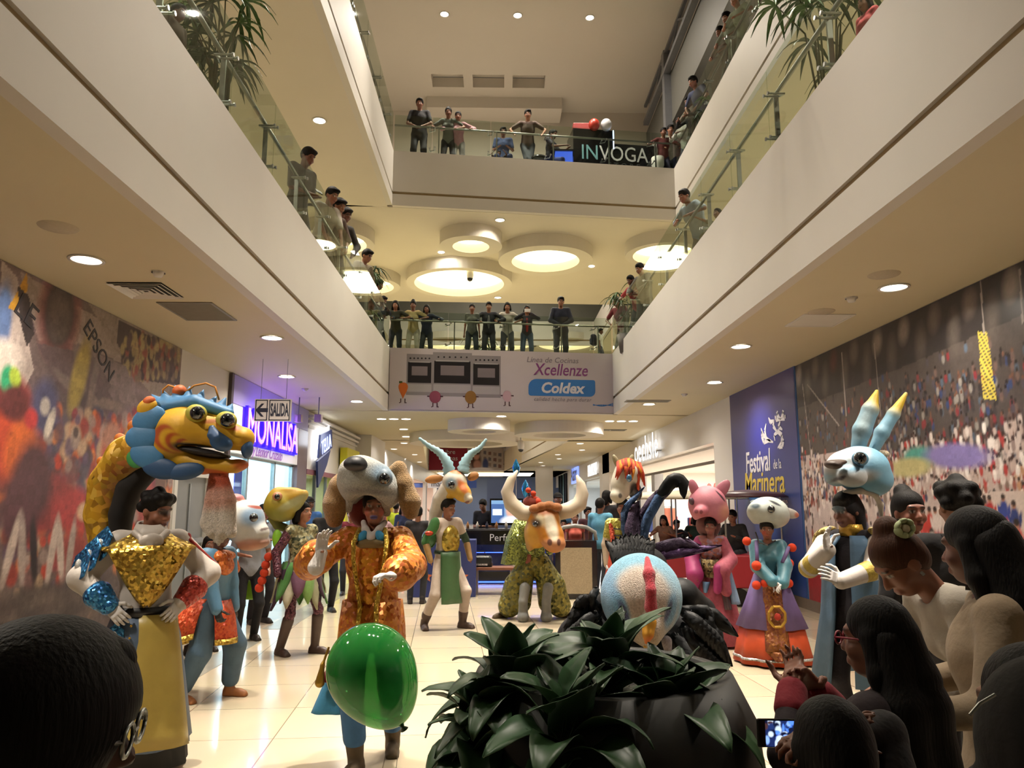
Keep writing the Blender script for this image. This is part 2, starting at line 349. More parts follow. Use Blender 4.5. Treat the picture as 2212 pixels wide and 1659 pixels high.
# roof ceiling with three recesses
mb = MB(); x0, x1 = -6.5, 8.0
slots = [(-1.88, -0.98), (-0.72, 0.18), (0.42, 1.34)]
mb.box((x0, -8, ZT), (x1, 19.3, ZT + .3)).box((x0, 19.95, ZT), (x1, 25, ZT + .3))
xs = [x0] + [v for s in slots for v in s] + [x1]
for i in range(0, len(xs), 2): mb.box((xs[i], 19.3, ZT), (xs[i + 1], 19.95, ZT + .3))
for a, b in slots: mb.box((a, 19.3, ZT + .32), (b, 19.95, ZT + .36))
struct('ceiling_top', mb, M('roof_ceiling_paint', '#d0c8bc', 0.6, noise=(0.5, 0.02)))
struct('wall_upper_back', MB().box((-9, 21.3, Z3), (8, 21.5, ZT)).box((-2.1, 20.45, ZT - .35), (1.9, 21.3, ZT)), M('upper_wall_paint', '#d4ccc0', 0.6, noise=(0.5, 0.02)))
struct('wall_upper_left', MB().box((-5.4, -8, Z3), (-5.2, 21.4, ZT)), MATS['upper_wall_paint'])
struct('wall_upper_right', MB().box((6.3, -8, Z3), (6.5, 21.4, ZT)), M('gallery_white', '#e2dce0', 0.5, noise=(0.5, 0.02)))
struct('wall_middle_left', MB().box((-7.2, -8, Z2), (-7, 40, ZC2)), MATS['upper_wall_paint'])
struct('wall_middle_right', MB().box((7.6, -8, Z2), (7.8, 40, ZC2)), MATS['upper_wall_paint'])
struct('wall_middle_back', MB().box((-9, 44, Z2), (10, 44.2, 9.3)), MATS['upper_wall_paint'])
# far dark glazed roof above the second well
struct('ceiling_far', MB().box((-5, 25, 13.2), (5, 34, 13.4)), M('dark_roof', '#4e5048', 0.5, noise=(2, 0.1)))
struct('wall_far_well', MB().box((-9, 33.3, Z3), (10, 33.5, 13.3)), M('dark_far_wall', '#6a6a60', 0.5, noise=(1, 0.1)))
# fascias with a routed groove
def fascia(name, p, q, z0, z1, gz, out, mat=WHITE, t=0.12, gh=0.065):
    """face runs p->q ; out = side the thickness goes to"""
    p, q = Vector((*p, 0)), Vector((*q, 0)); n = Vector((*out, 0)) * t; root = empty(name); root['kind'] = 'structure'
    def wallbox(za, zb, back=0.0):
        mb = MB(); b = Vector((*out, 0)) * back; mb.prism([p + b + Vector((0, 0, za)), q + b + Vector((0, 0, za)), q + b + Vector((0, 0, zb)), p + b + Vector((0, 0, zb))], n - b, 1.0); return mb
    a = wallbox(z0, gz); c = wallbox(gz + gh, z1); a.add(c.v, c.f); a.build('face', mat, root)
    wallbox(gz - .01, gz + gh + .01, 0.035).build('groove', GROOVE, root); return root
fascia('wall_fascia_left', (XL, -8), (XL, 17.7), ZC, ZF2, 4.18, (-1, 0))
fascia('wall_fascia_right', (XR, -8), (XR, 18.35), ZC, ZF2, 4.18, (1, 0))
fascia('wall_fascia_back', (XL, 17.7), (XR, 18.34), ZC, ZF2, 4.18, (0, 1))
fascia('wall_fascia_upper_left', (XL3, -8), (XL3, 16.5), ZC2, ZF3, 8.74, (-1, 0))
fascia('wall_fascia_upper_right', (XR3, -8), (XR3, 17.3), ZC2, ZF3, 8.74, (1, 0))
fascia('wall_fascia_upper_back', (XL3, 16.5), (XR3, 17.3), ZC2, ZF3, 8.74, (0, 1))
fascia('wall_fascia_far_well_right', (2.5, 26), (0.42, 52), ZC, ZF2, 4.2, (1, 0))
fascia('wall_fascia_far_well_back', (-4.7, 50), (0.6, 50), ZC, ZF2, 4.2, (0, 1))
fascia('wall_fascia_third_well_right', (4.4, 25), (4.4, 33), ZC2, ZF3, 8.74, (1, 0))
fascia('wall_fascia_third_well_back', (-4.6, 33), (4.6, 33), 8.7, ZF3, 8.9, (0, 1))
# dark beam and open steel truss over the right upper gallery
struct('trim_2', MB().box((4.56, -8, 11.45), (4.9, 21.3, 12.85)), M('dark_grey_beam', '#5e5d57', 0.6, noise=(1, 0.04)))
tr = empty('steel_truss', (4.45, 18, 12.85)); tag(tr, 'grey open steel truss with diagonals running along the dark beam under the roof', 'truss')
MB().beam((0, -24, .04), (0, 2.8, .04), .16, .12).build('lower_chord', GREYM, tr)
MB().beam((0, -24, .6), (0, 2.8, .6), .08, .08).build('upper_chord', GREYM, tr)
for i in range(13):
    y = -23 + i * 1.9; MB().beam((0, y, .08), (0, y + .8, .58), .05, .05, (1, 0, 0)).build('diagonal', GREYM, tr); MB().beam((0, y + .8, .58), (0, y + 1.6, .08), .05, .05, (1, 0, 0)).build('diagonal', GREYM, tr)
struct('trim_3', MB().box((4.38, 18.05, Z3), (4.58, 18.3, ZT)), GREYM)
struct('trim_4', MB().box((4.72, 18.6, Z3), (4.9, 18.8, 12.9)), M('brown_grey_column', '#5a524c', 0.5, noise=(2, .05)))
# ------------------------------------------------------------------ glass balustrades
GLASS = M_glass('balustrade_glass', '#ecf2ec', 1.0)
RAILM = M('satin_rail', '#8c8c84', 0.35, 0.8, noise=(20, .05))
def balustrade(label, p, q, z0, inn, joints, h=0.92, rail=0.74, posts=True):
    """p->q line of the glass foot, inn unit vector to the gallery side, joints as distances along the run"""
    p, q = Vector((*p, 0)), Vector((*q, 0)); d = (q - p).normalized(); L = (q - p).length; inn = Vector((*inn, 0))
    root = empty('glass_balustrade', (p.x, p.y, z0)); tag(root, label, 'balustrade')
    J = [0] + joints + [L]
    for a, b in zip(J[:-1], J[1:]):
        A, B = d * (a + .008), d * (b - .008); mb = MB(); mb.prism([A, B, B + Vector((0, 0, h)), A + Vector((0, 0, h))], inn, 0.012); mb.build('glass_pane', GLASS, root)
    MB().tube([inn * .16 + Vector((0, 0, rail)), d * L + inn * .16 + Vector((0, 0, rail))], .024, 10).build('handrail', RAILM, root, smooth=True)
    if posts:
        for a in joints:
            A = d * (a + .16) + inn * .16; mb = MB().beam(A + Vector((0, 0, -.28)), A + Vector((0, 0, rail)), .05, .025, d); po = mb.build('post', RAILM, root)
            for zz in (.14, rail - .1):
                mb = MB()
                for s in (-.06, .06): B = d * (a + s) + Vector((0, 0, zz + s * .3)); mb.tube([B - inn * .022, B - inn * .005], .022, 8); mb.tube([B - inn * .02, B + inn * .17], .012, 6)
                mb.beam(d * (a - .06) + inn * .16 + Vector((0, 0, zz - .018)), d * (a + .06) + inn * .16 + Vector((0, 0, zz + .018)), .02, .02, inn); mb.build('clamp', STEEL, po)
    return root
JL = [round(1.39 * i + 5.43 + 8 - 1.39 * 9, 2) for i in range(1, 18)]
balustrade('long glass balustrade of the middle gallery above the horse-mural side', (XL - .02, -8), (XL - .02, 17.7), ZF2, (-1, 0), [j for j in JL if j < 25.3])
balustrade('long glass balustrade of the middle gallery above the stadium-mural side', (XR + .02, -8), (XR + .02, 18.3), ZF2, (1, 0), [14.08 - 1.34 * i for i in range(10, -1, -1)] + [15.41, 16.71, 18.05, 19.42, 20.79, 22.2, 23.6, 25.0])
balustrade('glass balustrade above the cooker advertisement', (XL, 17.72), (XR, 18.36), ZF2, (-.116, .993), [1.4, 2.75, 4.1, 5.05])
balustrade('glass balustrade of the top gallery on the potted-plant side', (XL3 - .02, -8), (XL3 - .02, 16.5), ZF3, (-1, 0), [1.5 * i for i in range(1, 17)])
balustrade('glass balustrade of the top gallery along the line of leaning onlookers', (XR3 + .02, -8), (XR3 + .02, 17.3), ZF3, (1, 0), [1.5 * i for i in range(1, 17)])
balustrade('glass balustrade in front of the beauty kiosk on the top gallery', (XL3, 16.52), (XR3, 17.32), ZF3, (-.116, .993), [.9, 2.3, 3.7, 5.1, 6.3])
# ------------------------------------------------------------------ ceiling lamps
LENS = M('lamp_lens', '#ffffff', 0.3, emit='#fff1dd', es=14)
LENS2 = M('lamp_lens_small', '#ffffff', 0.3, emit='#fff4e6', es=9)
def downlight(loc, label, power=0, r=0.13, col=WARM, group='recessed ceiling downlights', lens=None, spread=150):
    t = empty('downlight', loc); tag(t, label, 'ceiling light', group)
    MB().lathe([(r, -.001), (r + .025, -.006), (r + .02, -.016), (r - .005, -.012)], 24).build('rim', WHT, t, smooth=True)
    MB().lathe([(0.001, -.004), (r, -.004), (r, 0)], 24).build('lens', lens or LENS, t)
    if power: lamp('downlight_lamp', (0, 0, -.03), power, col, r * 1.9, parent=t, spread=spread)
    return t
def dl_group(name, pts, z, power, fmt, **k):
    for p, w in pts: downlight((p[0], p[1], z), fmt % w, power, **k)
P0 = 34
dl_group('a', [((-3.74, 6.6), 'beside the slatted grille above the horse mural'), ((-3.01, 9.81), 'second from the near end over the horse-mural side'), ((-3.67, 12.9), 'in front of the purple neon shop'), ((-3.04, 16.1), 'beside the near corner of the cooker advertisement')], ZC, P0, 'round recessed downlight %s')
dl_group('a', [((4.07, 7.32), 'nearest one over the stadium mural'), ((3.44, 10.24), 'second from the near end over the stadium-mural side'), ((3.98, 13.39), 'close to the blue festival banner'), ((3.39, 16.42), 'beside the slim grille before the white shop')], ZC, P0, 'round recessed downlight %s')
for x, y, w in ((-2.7, 19.5, 'left of the hanging discs'), (3.35, 19.9, 'right of the hanging discs')):
    t = empty('triple_downlight', (x, y, ZC)); tag(t, 'row of three small recessed spots in the ceiling ' + w, 'ceiling light', 'triple spots')
    for k in (-.32, 0, .32): MB().lathe([(0.001, -.005), (.11, -.005), (.12, 0)], 16, (k, 0, 0)).build('lens', LENS2, t)
    lamp('spot_lamp', (0, 0, -.03), 60, NEUT, .8, .2, parent=t, spread=150)
far = [gp(*p, ZC) for p in ((1083, 899), (872, 927), (877, 943), (873, 957), (851, 970), (896, 982), (906, 998), (872, 991), (889, 1016), (1309, 929), (1253, 958), (1257, 972), (1205, 982), (1208, 991), (1168, 999), (1173, 1006))]
for i, p in enumerate(far): downlight((p.x, p.y, ZC), 'small round downlight in the far ceiling beyond the bridge', 22 if i % 2 == 0 else 0, r=.13, col=NEUT, lens=LENS2, group='far ceiling downlights')
for x, y, w in ((-3.23, 12.64, 'over the man holding a phone'), (.06, 17.36, 'above the glowing discs'), (.02, 24.3, 'just behind the largest glowing disc')):
    downlight((x, y, ZC2), 'small recessed downlight in the middle gallery ceiling ' + w, 22, r=.11, group='middle gallery downlights')
for x, y in ((-4.2, 6), (-4.4, 0), (-3.6, 15.6), (5.4, 3), (5.4, 9), (5.4, 14.5), (-6, 10), (6.6, 12), (0, 28)):
    lamp('gallery_fill', (x, y, ZC2 - .03 if y < 26 else 13.1), 60 if y < 26 else 420, WARM, .3, spread=160)  # unseen fill lights without fixtures, added to brighten galleries and far well
for x, y, w in ((-1.42, 19.77, 'between the small and the large glowing disc'), (2.62, 20.91, 'to the far side of the medium glowing disc')):
    t = empty('twin_spot', (x, y, ZC2)); tag(t, 'pair of bright little spots ' + w, 'ceiling light')
    for k in (-.13, .13): MB().lathe([(0.001, -.012), (.075, -.012), (.09, 0)], 16, (k, 0, 0)).build('lens', LENS, t)
    lamp('spot_lamp', (0, 0, -.05), 12, NEUT, .3, parent=t)
for x, y, w in ((-1.32, 16.69, 'first of three from the kiosk-free end'), (.48, 16.7, 'middle one of the three'), (2.27, 16.75, 'the one of the three closest to the truss')):
    downlight((x, y, ZT), 'bright round roof lamp, ' + w, 150, r=.1, group='roof lamps', spread=165)
for y, pw_ in ((12.2, 80), (8.6, 75), (5.2, 80)):  # rows out of view, added to light the performers and the floor
    for x in (-1.3, .5, 2.3): downlight((x, y, ZT), 'added unseen roof lamp further forward over the well', pw_, r=.1, group='roof lamps', spread=46 if y > 6 else 36)
for y in (2, 8, 14): lamp('upper_gallery_fill', (5.5, y, 11.4), 45, NEUT, .4, spread=85)  # added fill for the top storey, no fixture hangs here
dl_group('a', [((-3.3, 3.4), 'on the horse-mural side nearest to the camera'), ((3.75, 4.1), 'on the stadium-mural side nearest to the camera')], ZC, 55, 'round recessed downlight %s')
# drums in the ceilings
def drum(name, label, c, z, zu, ri, ro, lit, group):
    t = empty(name, (c[0], c[1], z)); tag(t, label, 'ceiling disc', group); h = zu - z
    MB().lathe([(ri, 0.0), (ri, h), (ro, h), (ro, 0.0)], 64).build('ring', M('drum_plaster', '#d8d1c4', .6, noise=(1, .02)), t, smooth=False)
    if lit:
        MB().lathe([(0.001, -.02), (ri, -.02)], 48).build('glowing_panel', M('cove_glow', '#fff8d8', .5, emit='#fff6cf', es=1.9), t)
        MB().lathe([(ri - .03, -.05), (ri - .03, -.1), (ri - .005, -.1), (ri - .005, -.05)], 48).build('lamp_strip', M('cove_strip', '#fff8d8', .5, emit='#fff2b8', es=5), t)
        lamp('cove_lamp', (0, 0, h + .02), 70 * ri * ri, (1, .95, .75), ri * 1.7, parent=t)
    else:
        MB().lathe([(0.001, -.01), (ri, -.01)], 48).build('inner_ceiling', SOFFIT, t)
    return t
for nm, c, ri, ro in (('smallest', (-.68, 18.35), .47, .80), ('medium', (1.31, 19.5), .92, 1.28), ('largest', (-1.14, 21.65), 1.34, 1.58)):
    drum('glowing_ceiling_disc', nm + ' of the three glowing ring-shaped ceiling lights over the middle gallery', c, ZC2, 8.12, ri, ro, True, 'glowing ceiling discs')
for nm, c, ri, ro in (('smallest', (-.477, 19.84), .46, .83), ('medium', (1.747, 20.88), .75, 1.25), ('largest', (-1.0, 23.9), 1.18, 1.78)):
    drum('hanging_ceiling_disc', nm + ' of the three unlit ring-shaped drums hanging below the low ceiling', c, ZC, 3.5, ri, ro, False, 'unlit ceiling discs')
for lab, c in (('glowing ceiling disc seen through the glass below the three huddled heads', (-4.13, 18.2)), ('glowing ceiling disc seen through the glass beside the camera dome', (-3.95, 21.95)), ('glowing ceiling disc seen through the glass of the stadium-mural side', (4.4, 18.9))):
    drum('glowing_ceiling_disc', lab, c, ZC2, 8.12, .8, 1.0, True, 'glowing ceiling discs')
for x, w in ((-2.2, 'behind the two women at the near end'), (.4, 'behind the woman in the red top'), (3.2, 'beside the schoolchild')):
    drum('glowing_ceiling_disc', 'far wide glowing ceiling disc ' + w, (x, 34.3), 9.3, 9.0, 1.25, 1.5, True, 'far glowing discs')
# grilles, detectors, dome cameras in the low ceiling
SLAT = M('grille_grey', '#77746c', .5, .3, noise=(9, .05))
def grille(loc, w, l, label, n=14, rot=0, mat=SLAT, cat='vent'):
    t = empty('ceiling_vent', loc, rot); tag(t, label, cat, 'ceiling vents')
    mb = MB(); f = .03
    for s in (-1, 1): mb.box((s * w / 2, -l / 2 - f, -.012), (s * (w / 2 + f), l / 2 + f, 0)); mb.box((-w / 2, s * l / 2, -.012), (w / 2, s * (l / 2 + f), 0))
    mb.build('frame', mat, t); mb = MB()
    for i in range(n): y = -l / 2 + l * (i + .5) / n; mb.beam((-w / 2, y, -.006), (w / 2, y, -.006), l / n * .55, .004, (0, .5, 1))
    mb.build('slat', mat, t); MB().box((-w / 2, -l / 2, -.002), (w / 2, l / 2, 0)).build('backing', M('vent_dark', '#3a3833', .8, noise=(4, .05)), t); return t
grille((-3.45, 8.45, ZC), .55, .75, 'long slatted grey grille in the ceiling near the horse mural', 18)
def diffuser(loc, s, label):
    t = empty('air_diffuser', loc); tag(t, label, 'vent', 'square air diffusers'); mb = MB()
    for i in range(5):
        a = s / 2 - i * s * .1; b = a - s * .055; z0, z1 = -.004 - i * .003, -.02
        for k in range(4):
            c, d = math.cos(k * math.pi / 2), math.sin(k * math.pi / 2); rt = lambda x, y, z: (x * c - y * d, x * d + y * c, z)
            mb.add([rt(-a, -a, z1), rt(a, -a, z1), rt(b, -b, z0), rt(-b, -b, z0)], [(0, 1, 2, 3)])
    solid(mb.build('vane', WHT, t), .004); MB().box((-s / 2, -s / 2, -.002), (s / 2, s / 2, 0)).build('backing', MATS['vent_dark'], t); return t
diffuser((-3.65, 7.58, ZC), .55, 'square white air diffuser next to the nearest downlight over the horse mural')
grille((3.9, 8.72, ZC), .55, .55, 'pale square air grille in the ceiling near the stadium mural', 16, mat=WHT)
diffuser((3.2, 8.9, ZC2), .6, 'square air diffuser in the ceiling above the middle gallery rail posts')
grille((3.25, 15.9, ZC), .9, .25, 'slim dark grille beside a downlight before the white shop', 4)
grille((3.45, 22.3, ZC), .8, .4, 'small dark grille in the far ceiling above the white neon sign', 5)
def detector(loc, label, r=.05):
    t = empty('smoke_detector', loc); tag(t, label, 'detector', 'ceiling detectors'); MB().lathe([(0.001, -.05), (r * .7, -.05), (r, -.02), (r, 0)], 20).build('head', WHT, t, smooth=True); MB().lathe([(r * 1.3, -.012), (r * 1.3, 0), (0.001, 0)], 20).build('base', WHT, t)
for x, y, w in ((-3.25, 6.96, 'behind the square diffuser'), (3.82, 7.72, 'behind the nearest lamp of the stadium-mural side'), (3.79, 14.85, 'near the slim dark grille'), (-3.7, 14.3, 'between the neon shop and the advertisement')): detector((x, y, ZC), 'small white smoke detector ' + w)
for x, y, w in ((-3.53, 5.79, 'horse-mural side'), (3.75, 8.31, 'stadium-mural side'), (3.75, 6.9, 'stadium-mural side next to the nearest lamp')):
    t = MB().lathe([(0.001, -.01), (.14, -.01), (.15, 0)], 24, (0, 0, 0)).build('ceiling_speaker', M('speaker_cover', '#b3a892', .7, noise=(40, .05)), smooth=True); t.location = (x, y, ZC); tag(t, 'flat round ceiling loudspeaker cover on the ' + w, 'speaker')
def dome(loc, label):
    t = empty('dome_camera', loc); tag(t, label, 'security camera', 'dome cameras'); MB().tube([(0, 0, 0), (0, 0, -.25)], .03).build('stem', WHT, t)
    MB().lathe([(0.001, -.2), (.1, -.25), (.11, -.42), (.09, -.5)], 20).build('housing', WHT, t, smooth=True); MB().ball((0, 0, -.5), .085).build('lens', BLACK, t, smooth=True)
dome((-.78, 20.5, 8.44), 'white dome camera hanging in the largest glowing disc'); dome((-3.8, 20.9, 8.44), 'white dome camera seen through the glass of the horse-mural side'); dome((.75, 23.2, 3.78), 'white dome camera beside the largest unlit drum')
# ================================================================== PRINTED WALLS AND SHOPS
class Canvas:
    """a printed picture on a wall, painted in metres (u along the wall, z up)"""
    def __init__(s, u0, u1, z0, z1, d, base):
        s.u = np.arange(u0, u1 + d / 2, d); s.z = np.arange(z0, z1 + d / 2, d); s.u0, s.z0, s.d = u0, z0, d
        s.a = np.zeros((len(s.u), len(s.z), 3)); s.a[:] = lin(base); s.U, s.Z = np.meshgrid(s.u, s.z, indexing='ij')
    def _win(s, a, b, c, e):
        i = max(int((a - s.u0) / s.d) - 1, 0), max(int((b - s.u0) / s.d) + 2, 0); j = max(int((c - s.z0) / s.d) - 1, 0), max(int((e - s.z0) / s.d) + 2, 0); return slice(*i), slice(*j)
    def ell(s, u, z, ru, rz, col, rot=0, al=1.0, soft=0.25):
        m = max(ru, rz) * 1.3; w = s._win(u - m, u + m, z - m, z + m); x, y = s.U[w] - u, s.Z[w] - z; c, t = math.cos(R(rot)), math.sin(R(rot))
        q = np.sqrt(((x * c + y * t) / ru) ** 2 + ((-x * t + y * c) / rz) ** 2); k = (np.clip((1 + soft - q) / (2 * soft), 0, 1) * al)[..., None]; s.a[w] = s.a[w] * (1 - k) + np.array(lin(col)) * k
    def poly(s, pts, col, al=1.0):
        P = np.array(pts, float); w = s._win(P[:, 0].min(), P[:, 0].max(), P[:, 1].min(), P[:, 1].max()); x, y = s.U[w], s.Z[w]; ins = np.zeros(x.shape, bool); n = len(P)
        for i in range(n):
            (x0, y0), (x1, y1) = P[i], P[(i + 1) % n]
            if y0 == y1: continue
            ins ^= ((y0 > y) != (y1 > y)) & (x < (x1 - x0) * (y - y0) / (y1 - y0) + x0)
        k = (ins * al)[..., None]; s.a[w] = s.a[w] * (1 - k) + np.array(lin(col)) * k
    def line(s, p, q, wd, col, al=1.0):
        p, q = np.array(p, float), np.array(q, float); d = q - p; d /= np.linalg.norm(d); n = np.array([-d[1], d[0]]) * wd / 2; s.poly([p + n, q + n, q - n, p - n], col, al)
    def noise(s, amt, seed=1, n=3):
        g = np.random.default_rng(seed); f = 0
        for i in range(n): k = 2 ** i; t = g.normal(0, 1, (len(s.u) // (6 // k or 1) + 2, len(s.z) // (6 // k or 1) + 2)); t = np.repeat(np.repeat(t, 6 // k or 1, 0), 6 // k or 1, 1)[:len(s.u), :len(s.z)]; f = f + t
        s.a = np.clip(s.a * (1 + amt * f[..., None] / n), 0, 1)
    def build(s, name, X, out, parent, mat):
        nu, nz = len(s.u), len(s.z); V = np.stack([np.full(s.U.shape, X + out), s.U, s.Z], -1).reshape(-1, 3); i = np.arange(nu * nz).reshape(nu, nz)
        F = np.stack([i[:-1, :-1], i[1:, :-1], i[1:, 1:], i[:-1, 1:]], -1).reshape(-1, 4)
        if out < 0: F = F[:, ::-1]
        return mesh_obj(name, V, F, mat, parent, cols=s.a.reshape(-1, 3))
PRINT = M('printed_vinyl', '#888888', .38, vc=True, spec=.35)
rg = random.Random(7)
def figure(c, u, z, h, body, hair='#241a18', legs=None, skin='#9a6b55'):
    c.ell(u, z + h * .32, h * .13, h * .34, legs or body); c.ell(u, z + h * .66, h * .15, h * .24, body)
    c.ell(u - h * .17, z + h * .6, h * .05, h * .2, body, 15); c.ell(u + h * .17, z + h * .6, h * .05, h * .2, body, -15)
    c.ell(u, z + h * .94, h * .075, h * .09, skin); c.ell(u, z + h * .98, h * .08, h * .07, hair)
# --- stadium mural on the right wall
t = empty('stadium_mural', (WR, 7.3, 1.9)); tag(t, 'huge printed stadium photo of dancers and packed stands on the wall', 'mural')
c = Canvas(2.0, 11.72, .16, 3.79, .016, '#b9a9a4'); w = lambda px, py: (lambda p: (p.y, p.z))(xp(px, py, WR))
c.poly([(2, 3.8), (11.8, 3.8), (11.8, 2.35), (9.5, 2.3), (7.5, 2.05), (5.2, 2.3), (2, 2.5)], '#4a4340')
c.poly([(2, 3.8), (11.8, 3.8), (11.8, 3.1), (8.6, 3.2), (6.6, 3.3), (2, 3.5)], '#2c2828')
for i in range(2600):
    u = rg.uniform(2, 11.7); z = rg.uniform(1.6, 3.2) ; zt = 2.0 + .1 * abs(u - 7)
    k = (z - 1.6) / 1.7; pal = ['#2e2a2c', '#3a3436', '#4b4650', '#6a5650', '#5a4038', '#7b2f34', '#34436b', '#8a8580', '#4d5a6a'] if z > zt else ['#c9bcb4', '#e0d6cf', '#a0322f', '#7d6a60', '#3a3a55', '#b58a6a', '#d6cbc6', '#8c5044']
    if u > 9.2 and z > 2.2 and rg.random() < .7: continue
    if z > 2.95 and rg.random() < .75: continue
    c.ell(u, z, .028, .05, rg.choice(pal)); c.ell(u, z + .06, .018, .022, rg.choice(['#241c1a', '#6b4a3a', '#2d2622']))
for i in range(700):
    u = rg.uniform(2, 8.8); z = rg.uniform(1.95, 2.5) - .02 * u; c.ell(u, z, .03, .06, rg.choice(['#dcd0ca', '#ece4df', '#cbbdb8', '#b9a7a0', '#b9a7a0', '#a83a34', '#93807c'])); c.ell(u, z + .075, .02, .024, '#3a2620')
# pale arena floor and its dancers
c.poly([(2, 1.75), (7.2, 1.72), (8.8, 1.45), (9.6, 1.2), (9.9, .5), (9.6, .16), (2, .16)], '#cbbcb5')
for (p, ru, rz, col, rot) in (((1985, 990), .33, .13, '#4c9a8e', 0), ((2065, 985), .55, .13, '#8378b4', 4), ((1965, 1010), .45, .11, '#b9b27c', 0)):
    u, z = w(*p); c.ell(u, z, ru, rz, col, rot)
for i in range(120):
    u = rg.uniform(2.2, 9.4); z = rg.choice([1.42, 1.3, 1.18, 1.05, .9]) + rg.uniform(-.05, .05); h = .52 - .16 * (z - .9) / .5
    figure(c, u, z - .1, h * 1.05, rg.choice(['#b5352c', '#c8503a', '#23346e', '#2a3c86', '#e3dad6', '#d8ccc7', '#a32b2d', '#efe8e4']), legs=rg.choice(['#1f2b5c', '#d8ccc8', '#b23a30', '#e8e0dc']))
for i in range(26):
    u = 2.4 + i * .28; z = .78 + rg.uniform(-.04, .04); c.ell(u, z + .16, .17, .2, '#ded3ce'); c.ell(u, z + .24, .17, .035, '#b8423c', al=.7); c.ell(u, z + .5, .05, .06, '#2c1d1a'); c.ell(u, z + .38, .09, .12, '#e8dfda'); c.ell(u - .1, z + .2, .03, .3, '#25346c', 4)
for i in range(220):
    u = rg.uniform(8.9, 11.7); z = rg.uniform(.4, 2.1); c.ell(u, z, .04, .075, rg.choice(['#c9bcb4', '#a89a96', '#8a4a40', '#4a4a60', '#d0c4be', '#77685f'])); c.ell(u, z + .09, .024, .03, '#3a2a26')
c.poly([(11.7, .85), (9.6, .6), (8.8, .16), (11.7, .16)], '#8c2f33')
for i in range(14): c.line((8.9 + i * .2, .2 + .03 * i), (8.95 + i * .2, .55 + .02 * i), .02, '#d8ccc8', .7)
# yellow ladder tower, cables, blurred roof girders
(u0, z0), (u1, z1) = w(2125, 720), w(2140, 860)
for i in range(24): f = i / 23; uu = u0 + (u1 - u0) * f; zz = z0 + (z1 - z0) * f; c.line((uu - .07 - .03 * f, zz - .02), (uu + .07 + .03 * f, zz + .02), .02, '#c9b84e')
for a, b in (((1735, 830), (1790, 1290)), ((1820, 760), (1830, 900)), ((1745, 830), (1815, 920)), ((2205, 580), (2212, 700)), ((1890, 740), (1905, 900)), ((2120, 600), (2128, 720))): c.line(w(*a), w(*b), .022, '#a79d96', .7)
for i in range(16): u = 2.3 + i * .62; c.ell(u, 3.62, .1, .14, rg.choice(['#8d8278', '#5a332e', '#6a5f58']), 20, .8, .5); c.ell(u + .3, 3.4, .09, .2, '#6d645d', 10, .5, .6)
c.noise(.1, 3); c.build('print', WR, -.012, t, PRINT); t.location = (0, 0, 0)
# --- horse-parade mural on the left wall
t = empty('parade_mural'); tag(t, 'huge printed photo of a costumed horse parade in an arena on the wall', 'mural')
c = Canvas(2.0, 10.56, .16, 3.79, .016, '#6a5a58'); w = lambda px, py: (lambda p: (p.y, p.z))(xp(px, py, WL)); PL = lambda pts: [w(*p) for p in pts]
for i in range(300): c.ell(rg.uniform(2, 10.5), rg.uniform(1.7, 3.7), rg.uniform(.1, .5), rg.uniform(.05, .2), rg.choice(['#5a4c50', '#7a6a68', '#68586a', '#84757a', '#54484a']), rg.uniform(-40, 40), .6, .6)
c.poly(PL([(40, 585), (130, 640), (330, 760), (290, 800), (180, 745), (80, 735), (60, 660)]), '#8f817a'); c.poly(PL([(180, 640), (390, 740), (390, 850), (340, 870), (250, 760)]), '#83766f')
c.poly(PL([(255, 690), (388, 762), (386, 832), (290, 820), (250, 740)]), '#3a3034')
for i in range(240): u, z = w(rg.uniform(262, 386), rg.uniform(725, 815)); c.ell(u, z, .05, .07, rg.choice(['#2b2428', '#6d5a4e', '#8b7a5a', '#4b3a40', '#7c4038', '#94855e']))
u, z = w(127, 680); c.ell(u, z, .34, .46, '#8a4a4a', -8); c.ell(u, z + .02, .29, .42, '#3d3536', -8); c.ell(u, z - .02, .18, .25, '#574a48')
c.poly(PL([(0, 560), (35, 600), (70, 800), (30, 880), (0, 820)]), '#a49690'); c.ell(*w(4, 690), .12, .35, '#50648c'); c.poly(PL([(55, 590), (58, 625), (30, 672), (15, 665)]), '#b98a34')
c.poly(PL([(35, 615), (60, 640), (72, 720), (55, 750), (40, 690)]), '#332c2e')
c.poly(PL([(75, 740), (190, 765), (250, 880), (210, 940), (120, 830)]), '#5a4a4e')
for i in range(9): a = i * 40; u, z = w(190, 862); c.ell(u + .4 * math.cos(R(a)), z + .25 * math.sin(R(a)), .35, .06, rg.choice(['#4a3f44', '#6f6260', '#55484c', '#7b6c66']), a, .9)
c.ell(*w(170, 810), .14, .42, '#a08d4a', -14); c.poly(PL([(195, 760), (260, 870), (300, 880), (270, 790)]), '#77696a')
for i in range(1500):
    px, py = rg.uniform(0, 385), rg.gauss(1010, 95)
    if py < 890 or py > 1340: continue
    u, z = w(px, py); s = rg.uniform(.05, .13); c.ell(u, z, s * .8, s, rg.choice(['#a84a30', '#b8402c', '#c46a34', '#8c3a34', '#5c4a66', '#3e4058', '#4a3c40', '#8f7d78', '#b59a80', '#7a3040', '#d08048', '#9a8a84', '#3a2c30', '#6a4a4c', '#58505e']), rg.uniform(-50, 50), .85)
